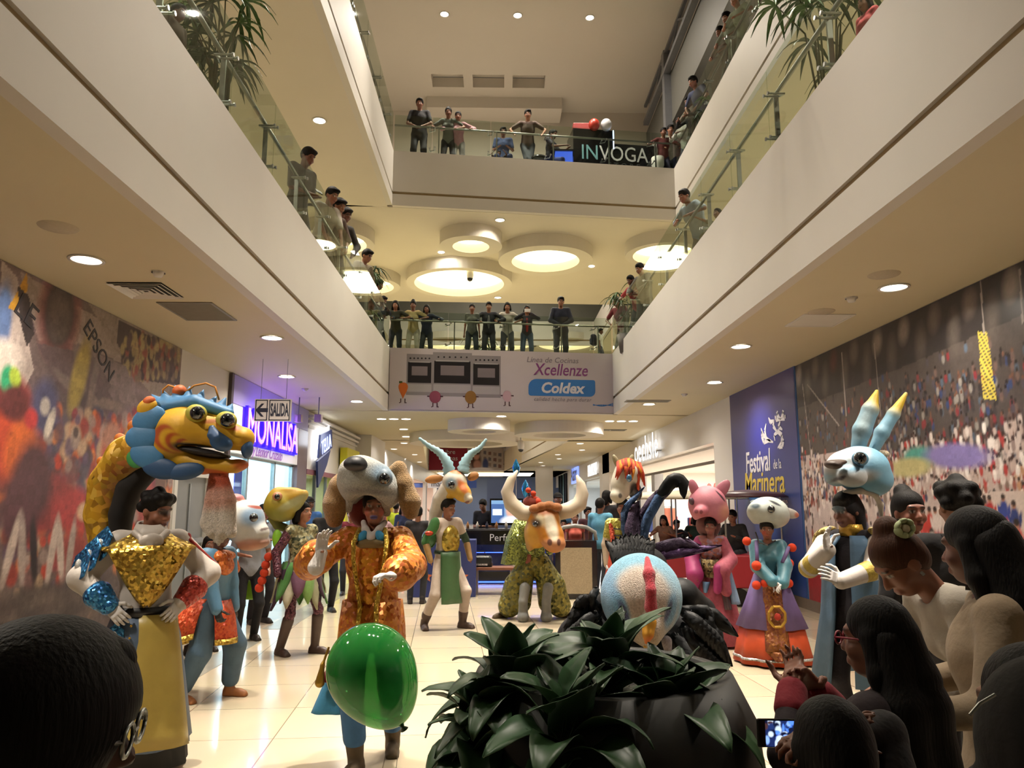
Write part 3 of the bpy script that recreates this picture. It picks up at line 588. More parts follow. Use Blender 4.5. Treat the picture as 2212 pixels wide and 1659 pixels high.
# red riders, the rearing bay horses, white-stockinged legs
for (px, py, ru, rz, col, rot) in ((20, 930, .35, .5, '#b4452c', 15), (45, 960, .22, .34, '#c8622e', -20), (15, 850, .42, .2, '#6a2c30', -20), (8, 780, .25, .2, '#c9bdb4', 0), (14, 818, .1, .13, '#2f9a6c', 0), (30, 815, .08, .1, '#a2b843', 30), (28, 870, .2, .16, '#5a2a2c', 0),
    (100, 1090, .55, .3, '#7e3436', 10), (160, 1100, .4, .22, '#a23a3c', -5), (180, 1105, .14, .1, '#c9a98c', 0), (235, 985, .2, .32, '#b85a4a', 0), (238, 940, .2, .14, '#a97a6a', 20), (275, 960, .12, .2, '#c9903c', 10), (70, 1040, .3, .4, '#4c2f36', 10), (40, 1100, .28, .42, '#54343c', 0),
    (215, 1060, .16, .3, '#aa4440', 12), (240, 1020, .12, .25, '#c47c4c', 0), (95, 880, .22, .28, '#4a4a6a', 0), (95, 878, .08, .09, '#b0a8a4', 0), (65, 905, .1, .1, '#b53a3c', 0), (105, 915, .06, .16, '#d0c6bc', -20), (310, 1080, .2, .3, '#9a4a44', 0), (345, 1050, .16, .5, '#6a5048', 0), (150, 1200, .3, .24, '#8c3f3c', -10), (330, 1130, .16, .2, '#b0453e', 0)):
    c.ell(*w(px, py), ru, rz, col, rot)
for px in (20, 45, 70, 110, 128, 150): c.ell(*w(px, 1190), .06, .34, rg.choice(['#b9aaa2', '#3a2c30', '#2c2428', '#9d8f8a']), rg.uniform(-14, 14))
for i in range(500): u, z = rg.uniform(2, 10.5), rg.uniform(.16, .75); c.ell(u, z, .22, .08, rg.choice(['#4e4444', '#5c5150', '#443c3c', '#6a5d58']), 0, .6, .6)
c.noise(.2, 5); c.build('print', WL, .012, t, PRINT)
INK = M('printed_ink', '#26242a', .5, noise=(9, .05))
p = xp(212, 760, WL); text('lettering', 'EPSON', .27, INK, t, (WL + .016, p.y, p.z), (R(90), R(38), R(90)), .002)
p = xp(52, 672, WL); text('lettering', 'LE', .34, INK, t, (WL + .016, p.y, p.z), (R(90), R(20), R(90)), .002, shear=.1)
# --- blue festival banner
t = empty('festival_banner'); tag(t, 'tall deep blue festival banner with white and yellow lettering and a flower emblem', 'banner')
MB().box((WR - .02, 11.74, .16), (WR, 15.12, 3.8)).build('panel_edge', M('banner_edge', '#3c5b8f', .4, noise=(3, .05)), t)
c = Canvas(11.76, 15.1, .17, 3.79, .02, '#2b4486'); w = lambda px, py: (lambda p: (p.y, p.z))(xp(px, py, WR)); PL = lambda pts: [w(*p) for p in pts]
for i in range(40): f = i / 39; c.ell(13.4, .2 + 3.6 * f, 3, .16, '#%02x%02x%02x' % (int(40 + 34 * f), int(72 - 8 * f), int(142 - 34 * f)), 0, .7, .5)
c.ell(*w(1645, 945), .62, .4, '#3a3fa8', 0, .8, .7); c.ell(*w(1655, 1110), .9, .34, '#3f78b8', 10, .85, .2); c.ell(*w(1660, 1150), .9, .3, '#274a92', 6, .9, .2); c.ell(*w(1640, 1200), .8, .2, '#3464aa', -8, .8, .3)
c.ell(*w(1590, 865), .5, .2, '#232a5e', 0, .6, .6); c.build('print', WR, -.026, t, PRINT)
PW = M('print_white', '#d9d6da', .45, noise=(9, .03)); PY = M('print_yellow', '#cfb548', .45, noise=(9, .03)); RROT = (R(90), 0, R(-90))
def rtext(s, px, py, size, mat, par, X=WR - .03, **k): p = xp(px, py, X); return text('lettering', s, size, mat, par, (X, p.y, p.z), RROT, .003, **k)
rtext('Festival', 1636, 999, .56, PW, t, sx=.78, shear=.12, off=.006); rtext('de la', 1679, 1003, .24, PW, t, sx=.8); rtext('Marinera', 1648, 1044, .56, PY, t, sx=1.0, shear=.14, off=.006)
rtext('norte', 1689, 1085, .22, PW, t, shear=.1)
def ribbon(pts, wd): # painted stroke on the banner, tapering
    mb = MB(); P = [xp(a, b, WR - .032) for a, b in pts]; n = len(P)
    for i in range(n - 1):
        d = (P[i + 1] - P[i]).normalized(); q = Vector((0, -d.z, d.y)); a = wd * (math.sin(math.pi * min(max(i / (n - 1), .12), .9))) ; b = wd * math.sin(math.pi * min(max((i + 1) / (n - 1), .12), .9)); mb.add([P[i] - q * a, P[i] + q * a, P[i + 1] + q * b, P[i + 1] - q * b], [(0, 1, 2, 3)])
    return mb
mb = MB()
for pts in ([(1680, 968), (1688, 955), (1689, 940), (1680, 932), (1672, 940), (1674, 952)], [(1678, 932), (1670, 920), (1672, 908)], [(1666, 952), (1655, 948), (1652, 930), (1655, 915)], [(1664, 953), (1648, 940), (1644, 925)], [(1670, 955), (1660, 952), (1650, 955), (1645, 943), (1646, 930)],
            [(1683, 968), (1690, 964), (1692, 953), (1690, 945)], [(1672, 908), (1664, 912), (1660, 902)], [(1686, 905), (1678, 895), (1680, 888)], [(1686, 905), (1692, 892), (1690, 886)], [(1686, 907), (1676, 906), (1674, 898)], [(1686, 907), (1695, 903), (1696, 896)], [(1685, 910), (1682, 922), (1690, 928)]):
    r_ = ribbon(pts, .045); mb.add(r_.v, r_.f)
mb.build('flower_emblem', PW, t)
# --- grey service door in the left wall
d = empty('door_1', (WL - .1, 10.62, 0)); d['kind'] = 'structure'
DG = M('door_grey', '#8d9090', .45, .2, noise=(5, .03)); MB().box((0, .1, 0), (.05, 1.28, 2.0)).build('leaf', DG, d)
MB().box((-.02, 0, 0), (.12, .1, 2.08)).box((-.02, 1.28, 0), (.12, 1.38, 2.08)).box((-.02, .1, 2.0), (.12, 1.28, 2.08)).build('frame', WHT, d)
MB().box((.05, .16, 1.02), (.1, 1.2, 1.1)).box((.05, .66, .1), (.07, .7, 1.9)).build('push_bar', STEEL, d)
# --- purple neon shop
SHOPW = M('shop_white', '#e8ecf0', .5, noise=(2, .01)); TEALG = M_glass('shop_glass', '#dff0f2', 1.0); LILAC = M('lilac_panel', '#8d86b8', .4, noise=(2, .03)); BROWNC = M('brown_column', '#6f5c5e', .25, noise=(2, .04))
def shop_shell(name, side, y0, y1, depth, h, mat=SHOPW, power=160, col=COOL):
    x0 = WL - .25 if side < 0 else WR + .3; x1 = x0 + side * depth; mb = MB()
    mb.box((x1, y0, 0), (x1 + side * .1, y1, h + .3)).box((x0, y0 - .02, 0), (x1, y0 + .04, h)).box((x0, y1 - .04, 0), (x1, y1 + .02, h)).box((x0, y0, h), (x1, y1, h + .1))
    o = struct(name, mb, mat); lamp('shop_fill', ((x0 + x1) / 2, (y0 + y1) / 2, h - .05), power, col, depth * .8, (y1 - y0) * .8); return o  # unseen area light without fixture stands in for the shop lighting
shop_shell('wall_shop_neon', -1, 12.6, 17.5, 3.2, 3.2, power=420)
struct('trim_5', MB().box((WL - .02, 12.56, 3.3), (WL + .05, 17.7, 3.79)), LILAC); struct('trim_6', MB().box((WL - .05, 16.95, 0), (WL + .04, 17.78, 3.3)), BROWNC)
struct('trim_7', MB().box((WL - .1, 12.5, 0), (WL + .06, 12.6, 3.79)), M('dark_joint', '#3c3434', .5, noise=(2, .05)))
t = empty('shop_sign', (WL, 14.8, 2.85)); tag(t, 'white shop sign panel with violet neon capitals MONALISA', 'sign')
MB().box((-.1, -2.2, -.38), (.03, 2.15, .45)).build('panel', M('sign_white', '#e3e2da', .35, emit='#f4f4ea', es=.12, noise=(2, .01)), t)
NB = M('neon_blue', '#2a14c8', .3, emit='#2a10ff', es=1.6); NP = M('neon_pink', '#e090ff', .3, emit='#d070ff', es=2.6)
text('letter_body', 'MONALISA', .86, NB, t, (.07, .12, .12), (R(90), 0, R(90)), .035, sx=.8, off=.035); text('letter_face', 'MONALISA', .86, NP, t, (.112, .12, .12), (R(90), 0, R(90)), .006, sx=.8, off=-.004)
MB().box((.03, -1.62, -.2), (.036, 1.9, .5)).build('letter_glow_board', M('neon_board', '#4a2cd0', .4, emit='#3018e0', es=.5), t)
text('script_line', 'by Leonor Cruzado', .3, M('script_mauve', '#9a6aa0', .4, emit='#a070b0', es=.2), t, (.034, -.1, -.27), (R(90), 0, R(90)), .003, shear=.5, sx=.85)
lamp('sign_glow', (.4, .1, .3), 24, (.38, .22, 1), .5, 3.0, (0, R(90), 0), t)
t = empty('shop_window', (WL, 12.6, 0)); tag(t, 'glazed front of the neon shop with thin steel mullions and a hung violet poster', 'shop window')
for i, (a, b) in enumerate(((.05, 1.25), (1.33, 2.95), (3.03, 4.3))): MB().box((-.12, a, .06), (-.1, b, 2.42)).build('glass_pane', TEALG, t)
mb = MB()
for y in (0, 1.25, 2.95, 4.3): mb.box((-.14, y, 0), (-.06, y + .08, 2.46))
mb.box((-.14, 0, 2.42), (-.06, 4.4, 2.5)).box((-.14, 0, 0), (-.06, 4.4, .08)).build('frame', STEEL, t)
MB().box((-.35, 1.42, 1.55), (-.33, 1.95, 2.32)).build('poster', M('violet_poster', '#4a3cb0', .5, emit='#3c30a0', es=.2, noise=(3, .05)), t)
MB().box((-.3, .15, 1.3), (-.28, 1.15, 1.75)).build('promotion_board', M('navy_board', '#2b3357', .5, noise=(3, .05)), t)
text('price_lettering', '30%', .2, M('orange_print', '#d08040', .5, noise=(3, .03)), t, (-.27, .85, 1.5), (R(90), 0, R(90)), .002)
t = empty('display_shelf', (WL - 1.0, 14.5, 0)); tag(t, 'white display unit with perfume bottles inside the neon shop', 'shelf'); MB().box((-.3, -.5, 0), (.2, .5, .95)).box((-.3, -.5, 1.35), (.2, .5, 1.4)).box((-.3, -.55, 0), (.2, -.5, 1.4)).box((-.3, .5, 0), (.2, .55, 1.4)).build('unit', SHOPW, t)
for i in range(4):
    b = MB().lathe([(0.001, 0), (.035, 0), (.035, .12), (.015, .14), (.015, .18), (.001, .18)], 14); o = b.build('perfume_bottle', M('bottle_dark', '#20242c', .2, noise=(5, .1)), smooth=True); o.location = (WL - 1.0, 14.15 + i * .22, .95); tag(o, 'small dark perfume bottle standing on the white unit in the neon shop', 'bottle', 'perfume bottles')
# --- exit sign hung from the ceiling
q = yp(551, 862, 11.3); q2 = yp(627, 910, 11.3); t = empty('exit_sign', ((q.x + q2.x) / 2, 11.3, 3.8)); tag(t, 'hanging white exit sign reading SALIDA with an arrow pointing away from the atrium', 'sign')
hw = (q2.x - q.x) / 2; z0, z1 = q2.z - 3.8, q.z - 3.8
MB().box((-hw, 0, z0), (hw, .05, z1)).build('panel', M('sign_cream', '#d8d0ce', .4, emit='#efe6e0', es=.08, noise=(3, .02)), t); DKB = M('sign_dark', '#2a2f45', .5, noise=(3, .05)); xm = -hw + hw * .76
mb = MB(); f = .014
for a, b in ((-hw + .012, xm - .012), (xm + .012, hw - .012)):
    mb.box((a, -.004, z0 + .012), (b, 0, z0 + .012 + f)).box((a, -.004, z1 - .012 - f), (b, 0, z1 - .012)).box((a, -.004, z0 + .012), (a + f, 0, z1 - .012)).box((b - f, -.004, z0 + .012), (b, 0, z1 - .012))
mb.build('border', DKB, t); text('lettering', 'SALIDA', .27, DKB, t, ((xm + hw) / 2, -.004, (z0 + z1) / 2 - .005), (R(90), 0, 0), .003, sx=.33 * hw / .27 * .92, off=.008)
zc = (z0 + z1) / 2; xa = (-hw + xm) / 2; mb = MB(); mb.prism([(xa - .09, -.006, zc), (xa + .0, -.006, zc + .1), (xa + .04, -.006, zc + .1), (xa - .02, -.006, zc + .03), (xa + .1, -.006, zc + .03), (xa + .1, -.006, zc - .03), (xa - .02, -.006, zc - .03), (xa + .04, -.006, zc - .1), (xa, -.006, zc - .1)], (0, 1, 0), .005); mb.build('arrow', DKB, t)
MB().tube([(-hw * .7, .02, z1), (-hw * .7, .02, 0)], .004, 6).build('hanger', STEEL, t); MB().tube([(hw * .7, .02, z1), (hw * .7, .02, 0)], .004, 6).build('hanger', STEEL, t)
for px, w_ in ((645, 'in front of the brown column'), (688, 'in front of the white cornice')):
    q = yp(px, 904, 15.5); t = empty('hanging_speaker', (q.x, q.y, 3.8)); tag(t, 'small boxy grey loudspeaker hung from the ceiling ' + w_, 'speaker', 'hung box speakers'); bevel(MB().box((-.07, -.08, q.z - 3.8 - .08), (.07, .08, q.z - 3.8 + .08)).build('body', M('mauve_grey', '#8d7f82', .5, noise=(9, .05)), t)); MB().tube([(0, 0, q.z - 3.72), (0, 0, 0)], .012).build('stem', GREYM, t)
# --- toy shop with the slanted neon sign
shop_shell('wall_shop_slanted_sign', -1, 17.85, 23.95, 3.4, 2.4, M('shop_olive', '#b5ad80', .5, noise=(2, .05)), 240, NEUT)
struct('trim_8', MB().box((WL, 17.78, 2.3), (WL + .05, 24, 2.42)), M('maroon_trim', '#7a4650', .5, noise=(4, .05))); mb = MB()
for k in range(3): mb.box((WL, 17.78, 3.4 + k * .12), (WL + .05 + k * .05, 24, 3.46 + k * .12))
struct('trim_9', mb, WHITE)
t = empty('shop_sign', (WL + .08, 19.0, 2.95)); tag(t, 'slanted dark blue shop sign with white glowing edges and a pointed tail', 'sign')
DB = M('sign_navy', '#22305e', .4, noise=(4, .05)); GL = M('white_neon', '#ffffff', .3, emit='#f2f4ff', es=2.5)
MB().prism([(0, -.72, -.3), (0, .8, .12), (0, .68, .68), (0, -.62, .42)], (1, 0, 0), .03).build('glow_board', GL, t); MB().prism([(.04, -.6, -.24), (.04, .85, .12), (.04, .75, .6), (.04, -.5, .34)], (1, 0, 0), .05).build('board', DB, t)
MB().prism([(.02, -.62, -.32), (.02, .75, .05), (.02, .4, -.35), (.02, -.45, -.95)], (1, 0, 0), .05).build('tail', DB, t); text('letter_face', 'TELLA', .5, M('letter_ice', '#cfd8ff', .3, emit='#aebcff', es=1.0), t, (.1, .1, .14), (R(90), R(-16), R(90)), .008, sx=.8)
lamp('sign_glow', (.35, 0, .3), 6, (.85, .9, 1), .4, 1.2, (0, R(90), 0), t)
t = empty('yellow_doorway', (WL + .05, 22.4, 0)); tag(t, 'bright yellow doorway frame projecting from the white shop wall', 'door frame'); YE = M('bright_yellow', '#d8d010', .4, noise=(4, .04)); MB().box((0, -.95, 0), (.2, -.55, 3.2)).build('side_panel', YE, t); MB().box((0, .55, 0), (.2, .95, 3.2)).build('side_panel', YE, t); MB().box((0, -.55, 2.7), (.2, .55, 3.2)).build('lintel', YE, t)
t = empty('shop_window', (WL, 17.9, 0)); tag(t, 'wide glazed front of the shop below the slanted sign with dark mullions', 'shop window')
for i in range(3): MB().box((-.1, .06 + i * 1.2, .1), (-.08, 1.2 + i * 1.2, 2.3)).build('glass_pane', TEALG, t)
mb = MB()
for i in range(4): mb.box((-.13, i * 1.2 - .02, 0), (-.05, i * 1.2 + .06, 2.34))
mb.build('mullion', GREYM, t)
for i, (y, col, z) in enumerate(((18.4, '#c23a3a', .9), (18.9, '#e8e2da', 1.1), (19.5, '#b8b13c', 1.0), (20.1, '#d8d8d8', 1.3), (20.7, '#c04040', .8))):
    o = bevel(MB().box((-.25, -.2, 0), (.25, .2, z)).build('display_stand', M('stand%d' % i, col, .5, noise=(4, .08))), .03); o.location = (WL - .9, y, 0); tag(o, ['red', 'white', 'mustard', 'pale grey', 'crimson'][i] + ' display stand behind the glass of the slanted-sign shop', 'display stand', 'shop display stands')
# --- white department shop on the right
shop_shell('wall_shop_white', 1, 16.5, 31.9, 5.0, 2.9, M('bright_shop', '#f2ede8', .5, noise=(2, .01)), 900, NEUT)
RED = M('shop_red', '#c8463c', .5, noise=(3, .03)); p = Vector((WR + 2.6, 22.4, 2.3))
t = empty('logo_wall', (WR + 2.7, 20.5, 0)); tag(t, 'bright white partition with big red round letters inside the white shop', 'partition'); MB().box((0, -2.6, 0), (.15, 4.5, 2.85)).build('panel', MATS['bright_shop'], t)
qq = xp(1528, 1043, WR + 2.68); text('lettering', 'oe', 1.5, RED, t, (-.012, qq.y - 20.5 - .55, 2.05), RROT, .006, off=.05); text('small_lettering', 'oechsle', .4, RED, t, (-.012, qq.y - 20.5 - .8, 1.5), RROT, .004)
t = empty('shop_sign', (WR, 23.6, 3.3)); tag(t, 'white glowing lowercase shop sign oechsle standing off the white fascia', 'sign')
NW = M('neon_white', '#ffffff', .3, emit='#ffffff', es=1.5); text('letter_body', 'oechsle', 1.12, NW, t, (-.1, 0, .02), RROT, .004, sx=.98, space=1.12); MB().box((-.096, -1.9, -.16), (0, 1.9, -.13)).build('mounting_rail', STEEL, t); lamp('sign_glow', (-.4, 0, .35), 2.5, (.95, .97, 1), .4, 3.4, (0, R(-90), 0), t)
struct('trim_10', MB().box((WR + .3, 16.5, 2.55), (WR + .36, 31.9, 2.62)), M('dark_track', '#5a5248', .5, noise=(3, .05)))
for i, (y, w_) in enumerate(((25.2, .5), (28.0, .5))):
    o = MB().box((0, -w_ / 2, 0), (.3, w_ / 2, 2.6)).build('shop_pillar', M('mirror_pillar', '#8f8b86', .3, noise=(3, .05))); o.location = (WR + .45, y, 0); tag(o, 'grey pillar standing in the open front of the white shop', 'pillar', 'pillars of the white shop')
for i in range(7):
    z = rg.uniform(1.2, 1.6); t = empty('clothes_rack', (WR + 1.0 + .5 * (i % 2), 18 + i * 1.9, 0)); tag(t, 'clothes rack with garments inside the open white shop', 'clothes rack', 'racks in the white shop'); MB().tube([(0, -.5, 0), (0, -.5, z), (0, .5, z), (0, .5, 0)], .02).build('rail', STEEL, t)
    for k in range(5): bevel(MB().box((-.2, -.42 + k * .18, z - .75), (.2, -.32 + k * .18, z - .04)).build('garment', M('garment%d' % ((i + k) % 5), ['#8c3038', '#2c3c70', '#d0c0b8', '#303034', '#c87860'][(i + k) % 5], .8, noise=(8, .1)), t), .03)
t = empty('poster_stand', (WR + .7, 18.6, 0)); tag(t, 'fashion poster of a woman in red at the entrance of the white shop', 'poster'); MB().box((0, -.5, .3), (.05, .5, 1.75)).build('panel', PW, t)
c = Canvas(-.48, .48, .32, 1.73, .02, '#e6dcd8'); c.ell(0, 1.42, .14, .2, '#c79478'); c.ell(0, 1.52, .2, .22, '#9a5a3a', 0, 1, .3); c.ell(0, 1.4, .11, .16, '#d6a488'); c.ell(0, .75, .3, .45, '#b83030'); c.poly([(-.48, .6), (-.2, .6), (-.2, .35), (-.48, .35)], '#b03038'); c.build('print', 0, -.004, t, PRINT)
# --- further shops on the right
struct('wall_right_far', MB().box((WR, 34, 2.9), (WR + .3, 61, ZC)).box((WR, 42.5, 0), (WR + .3, 44, 2.9)).box((WR, 34, 0), (WR + .3, 35, 2.9)).box((WR, 50, 0), (WR + .3, 51, 2.9)), M('far_white', '#d8d8d6', .4, noise=(1, .02)))
shop_shell('wall_shop_far_right', 1, 35, 60, 4, 2.85, SHOPW, 520, COOL)
t = empty('shop_sign', (WR, 37.1, 3.3)); tag(t, 'small white glowing capitals PHILOSOPHY on the far fascia', 'sign'); text('letter_body', 'PHILOSOPHY', .85, NW, t, (-.08, 0, -.05), RROT, .004, sx=.66, space=1.1); MB().box((-.076, -1.8, -.3), (0, 1.8, -.27)).build('mounting_rail', STEEL, t)
t = empty('shop_sign', (WR, 45.8, 3.35)); tag(t, 'blue-edged glowing sign Adams on the far fascia', 'sign'); MB().box((-.06, -2.0, -.5), (0, 2.0, .6)).build('glow_board', M('blue_halo', '#b8ccff', .3, emit='#7c9cff', es=1.0), t); text('letter_body', 'Adams', 1.25, DB, t, (-.1, 0, .05), RROT, .004, sx=1.0, off=.02)
t = empty('shop_window', (WR - .04, 52, 0)); tag(t, 'tall glazed shop front with dark frames at the far end', 'shop window'); mb = MB()
for y in (-1, .2, 2.6, 4.6): mb.box((-.1, y, 0), (.04, y + .3, 3.7))
mb.build('frame', BLACK, t); MB().box((0, -1, 0), (.02, 4.6, 3.7)).build('glass_pane', TEALG, t)
# --- far left shops, far signs, far wall
mb = MB(); mb.box((-4.7, 27, 3.0), (-4.5, 61, ZC))
for y in (27, 33, 40, 48, 56): mb.box((-4.7, y, 0), (-4.5, y + .8, 3.0))
struct('wall_left_far', mb, MATS['far_white']); shop_shell('wall_shop_far_left', -1, 27.5, 60, 4, 3.0, M('shop_pinkish', '#efdcd6', .5, noise=(2, .03)), 600, (1, .88, .82))
for i, (y, col, lab) in enumerate(((29, '#b0307c', 'magenta'), (31, '#d8b83a', 'yellow'), (36, '#d04040', 'red'))):
    o = MB().box((0, -.3, 0), (.25, .3, 2.6)).build('advertising_totem', M('panel_' + lab, col, .4, noise=(2, .03))); o.location = (-4.5, y, 0); tag(o, lab + ' upright totem at a far shop front behind the dog performer', 'totem')
t = empty('advertisement_bridge', (-4.5, 49.94, 3.84)); tag(t, 'far red advertisement Libre Páginas with a smiling girl on the second bridge', 'banner')
c = Canvas(0, 4.95, 0, 1.48, .03, '#96283a'); c.poly([(2.55, 0), (5.2, 0), (5.2, 1.48), (2.55, 1.48)], '#b3a79c')
for i in range(5):
    for k in range(3): c.poly([(3.6 + i * .34, .3 + k * .38 - i * .05), (3.8 + i * .34, .28 + k * .38 - i * .05), (3.8 + i * .34, .5 + k * .38 - i * .05), (3.6 + i * .34, .52 + k * .38 - i * .05)], ['#7d5e58', '#8d7f74', '#6d6a70'][(i + k) % 3])
c.ell(3.1, .6, .36, .62, '#4a3028'); c.ell(3.15, .95, .2, .27, '#c8927a'); c.ell(3.12, 1.2, .3, .2, '#3c2620'); c.ell(3.75, .38, .2, .4, '#3c4a78'); c.ell(3.2, .35, .25, .3, '#b98a78'); c.ell(3.5, .05, .7, .12, '#e8e2dc')
nu, nz = len(c.u), len(c.z); V = np.stack([c.U, np.zeros_like(c.U), c.Z], -1).reshape(-1, 3); ii = np.arange(nu * nz).reshape(nu, nz); mesh_obj('print', V, np.stack([ii[:-1, :-1], ii[1:, :-1], ii[1:, 1:], ii[:-1, 1:]], -1).reshape(-1, 4), PRINT, t, cols=c.a.reshape(-1, 3))
text('lettering', 'Libre\nPáginas', .42, PW, t, (1.3, -.01, .98), (R(90), 0, 0), .004)
t = empty('far_light_strip', (-1.8, 53, 3.78)); tag(t, 'long bright ceiling light strips at the far end behind the antelope mask', 'ceiling light')
for i in range(3): MB().box((-2.4, i * 2.2, -.04), (4.4, i * 2.2 + .8, 0)).build('lens', M('strip_lens', '#ffffff', .4, emit='#fff0d4', es=3.2), t)
lamp('far_lamp', (1, 2, -.1), 250, NEUT, 5, 4, parent=t)
for lab, px, py, s, col in (('small blue and white directory sign left of the antelope mask', 905, 1045, .9, '#38508c'), ('white sign max beside the far directory signs', 945, 1046, 1.3, '#d8d8dc'), ('small blue directory sign right of the antelope mask', 1015, 1046, .9, '#38508c'), ('blue and white pointer sign behind the bull', 1122, 1046, .9, '#3a62b0')):
    q = yp(px, py, 50.6); t = empty('hanging_sign', (q.x, 50.6, q.z)); tag(t, lab, 'sign'); MB().box((-s / 2, 0, -.25), (s / 2, .08, .25)).build('panel', M('pan' + col, col, .4, emit=col, es=.25, noise=(2, .03)), t); MB().tube([(0, .04, .25), (0, .04, ZC - q.z)], .02, 6).build('hanger', GREYM, t)
    if 'max' in lab: text('lettering', 'max', .5, DKB, t, (0, -.01, 0), (R(90), 0, 0), .004)
struct('wall_far_pillar', MB().box((2.3, 44, 0), (3.3, 44.6, ZC)), WHITE)
struct('wall_far_blue', MB().box((-.6, 47, 0), (2.2, 47.3, 3.1)), M('blue_hoarding', '#5a6c98', .5, noise=(1, .04)))
# --- cooker advertisement on the near bridge
AW, AH = 5.5, 1.49; t = empty('advertisement_banner', (XL + .015, 17.665, 3.83), math.atan(.1168)); tag(t, 'wide grey-white cooker advertisement Xcellenze Coldex hung across the bridge', 'banner')
MB().box((0, -.02, 0), (AW, 0, AH)).build('panel', M('ad_paper', '#c2b9bb', .45, noise=(1, .02)), t)
def ad(px, py): f = (px - 839) / 482.; top = 754 + 8 * f; return (f * AW, (888 + 4 * f - py) / (134 - 4 * f) * AH)
AD = lambda px, py, y=-.022: (ad(px, py)[0], y, ad(px, py)[1])
PUR = M('print_purple', '#7d3c78', .45, noise=(9, .03)); BLU = M('print_blue', '#2f72b8', .45, noise=(3, .03)); GRY = M('print_grey', '#77707a', .45, noise=(9, .03))
text('tagline', 'Línea de Cocinas', .19, GRY, t, AD(1187, 778), (R(90), 0, 0), .002, shear=.2); text('brand_line', 'Xcellenze', .42, PUR, t, AD(1205, 800), (R(90), 0, 0), .002, shear=.2, off=.004, sx=.82)
P = []; a0, b0 = ad(1134, 856); a1, b1 = ad(1281, 821); r_ = .2; w_, h_ = a1 - a0, b1 - b0
for cx_, cz, s0, rr in ((a1 - .14, b0 + .14, -90, .14), (a1 - .05, b1 - .05, 0, .05), (a0 + .2, b1 - .2, 90, .2), (a0 + .06, b0 + .06, 180, .06)):
    for k in range(6): an = R(s0 + 18 * k); P.append((cx_ + rr * math.cos(an), -.024, cz + rr * math.sin(an)))
MB().prism(P, (0, 1, 0), .003).build('logo_plate', BLU, t); text('logo_lettering', 'Coldex', .36, PW, t, AD(1207, 840, -.026), (R(90), 0, 0), .002, shear=.2, off=.012)
text('motto', 'calidad hecha para durar', .13, GRY, t, AD(1208, 864), (R(90), 0, 0), .002, shear=.3, space=1.1)
mb = MB()
for k in range(3):
    P = [AD(1275 + i * 5, 874 + k * 1.5 + (1.5 - k) * 3 * math.sin(i * .4), -.023) for i in range(10)]
    for i in range(9): mb.add([P[i], P[i + 1], (P[i + 1][0], P[i + 1][1], P[i + 1][2] + .012 + .01 * i / 9), (P[i][0], P[i][1], P[i][2] + .012)], [(0, 1, 2, 3)])
mb.build('swoosh', BLU, t)
SIL = M('print_silver', '#8b8588', .4, noise=(2, .06)); DK = M('print_black', '#1d1b1f', .35, noise=(3, .08)); PGL = M('print_oven_glass', '#7a7074', .4, noise=(2, .08))
for (x0, x1, y0, y1) in ((874, 929, 768, 857), (929, 1012, 764, 859), (1012, 1074, 770, 861)):
    k = empty('printed_cooker'); k.parent = t; yy = -.0225
    def pl(nm, a, b, c, d, mat, y): p_, q_ = ad(a, d), ad(b, c); MB().box((p_[0], y, p_[1]), (q_[0], -.02, q_[1])).build(nm, mat, k)
    h = y1 - y0; w_ = x1 - x0; pl('body', x0, x1, y0, y1, SIL, -.0222); pl('oven_door', x0 + 3, x1 - 3, y0 + .2 * h, y0 + .7 * h, DK, -.0235); pl('oven_window', x0 + .2 * w_, x1 - .2 * w_, y0 + .3 * h, y0 + .52 * h, PGL, -.0245); pl('drawer_front', x0 + 2, x1 - 2, y0 + .74 * h, y0 + .92 * h, M('print_silver_light', '#a8a2a4', .4, noise=(2, .05)), -.0235); pl('handle', x0 + 6, x1 - 6, y0 + .18 * h, y0 + .2 * h, MATS['print_silver_light'], -.026)
    mb = MB()
    for i in range(6): q_ = ad(x0 + w_ * (.14 + .145 * i), y0 + .1 * h); mb.lathe([(.001, -.027), (.022, -.027), (.022, -.022)], 10, (q_[0], 0, q_[1]), ax='y')
    mb.build('control_panel', DK, k)
for nm, px, py, ru, rz, col in (('printed_chilli', 868, 848, .09, .2, '#c4682c'), ('printed_onion', 935, 861, .14, .15, '#8d4a5c'), ('printed_potato', 1010, 861, .14, .16, '#8a6434'), ('printed_garlic', 1088, 858, .11, .14, '#c0a0a8')):
    x, y, z = AD(px, py, -.022); mb = MB(); mb.col = col; n = 24; V = [(x, y - .003, z)] + [(x + ru * math.cos(a) + (.04 * math.sin(2 * a) if 'chilli' in nm else 0), y - .003, z + rz * math.sin(a)) for a in [2 * math.pi * i / n for i in range(n)]]; mb.add(V, [(0, 1 + i, 1 + (i + 1) % n) for i in range(n)])
    mb.col = '#4a2c34'
    for s in (-.05, .05): mb.box((x + s - .012, y - .003, z - rz - .09), (x + s + .012, y, z - rz + .01)).box((x + s - .012, y - .003, z - rz - .1), (x + s + .04 * (1 if s > 0 else -1), y, z - rz - .08))
    if 'chilli' in nm: mb.col = '#4a5a2c'; mb.box((x - .1, y - .003, z + rz - .02), (x - .02, y, z + rz + .03))
    else: mb.box((x - ru - .05, y - .003, z + .0), (x - ru + .02, y, z + .03)).box((x + ru - .02, y - .003, z + .0), (x + ru + .05, y, z + .03))
    mb.build(nm, PRINT, t, vc=True)
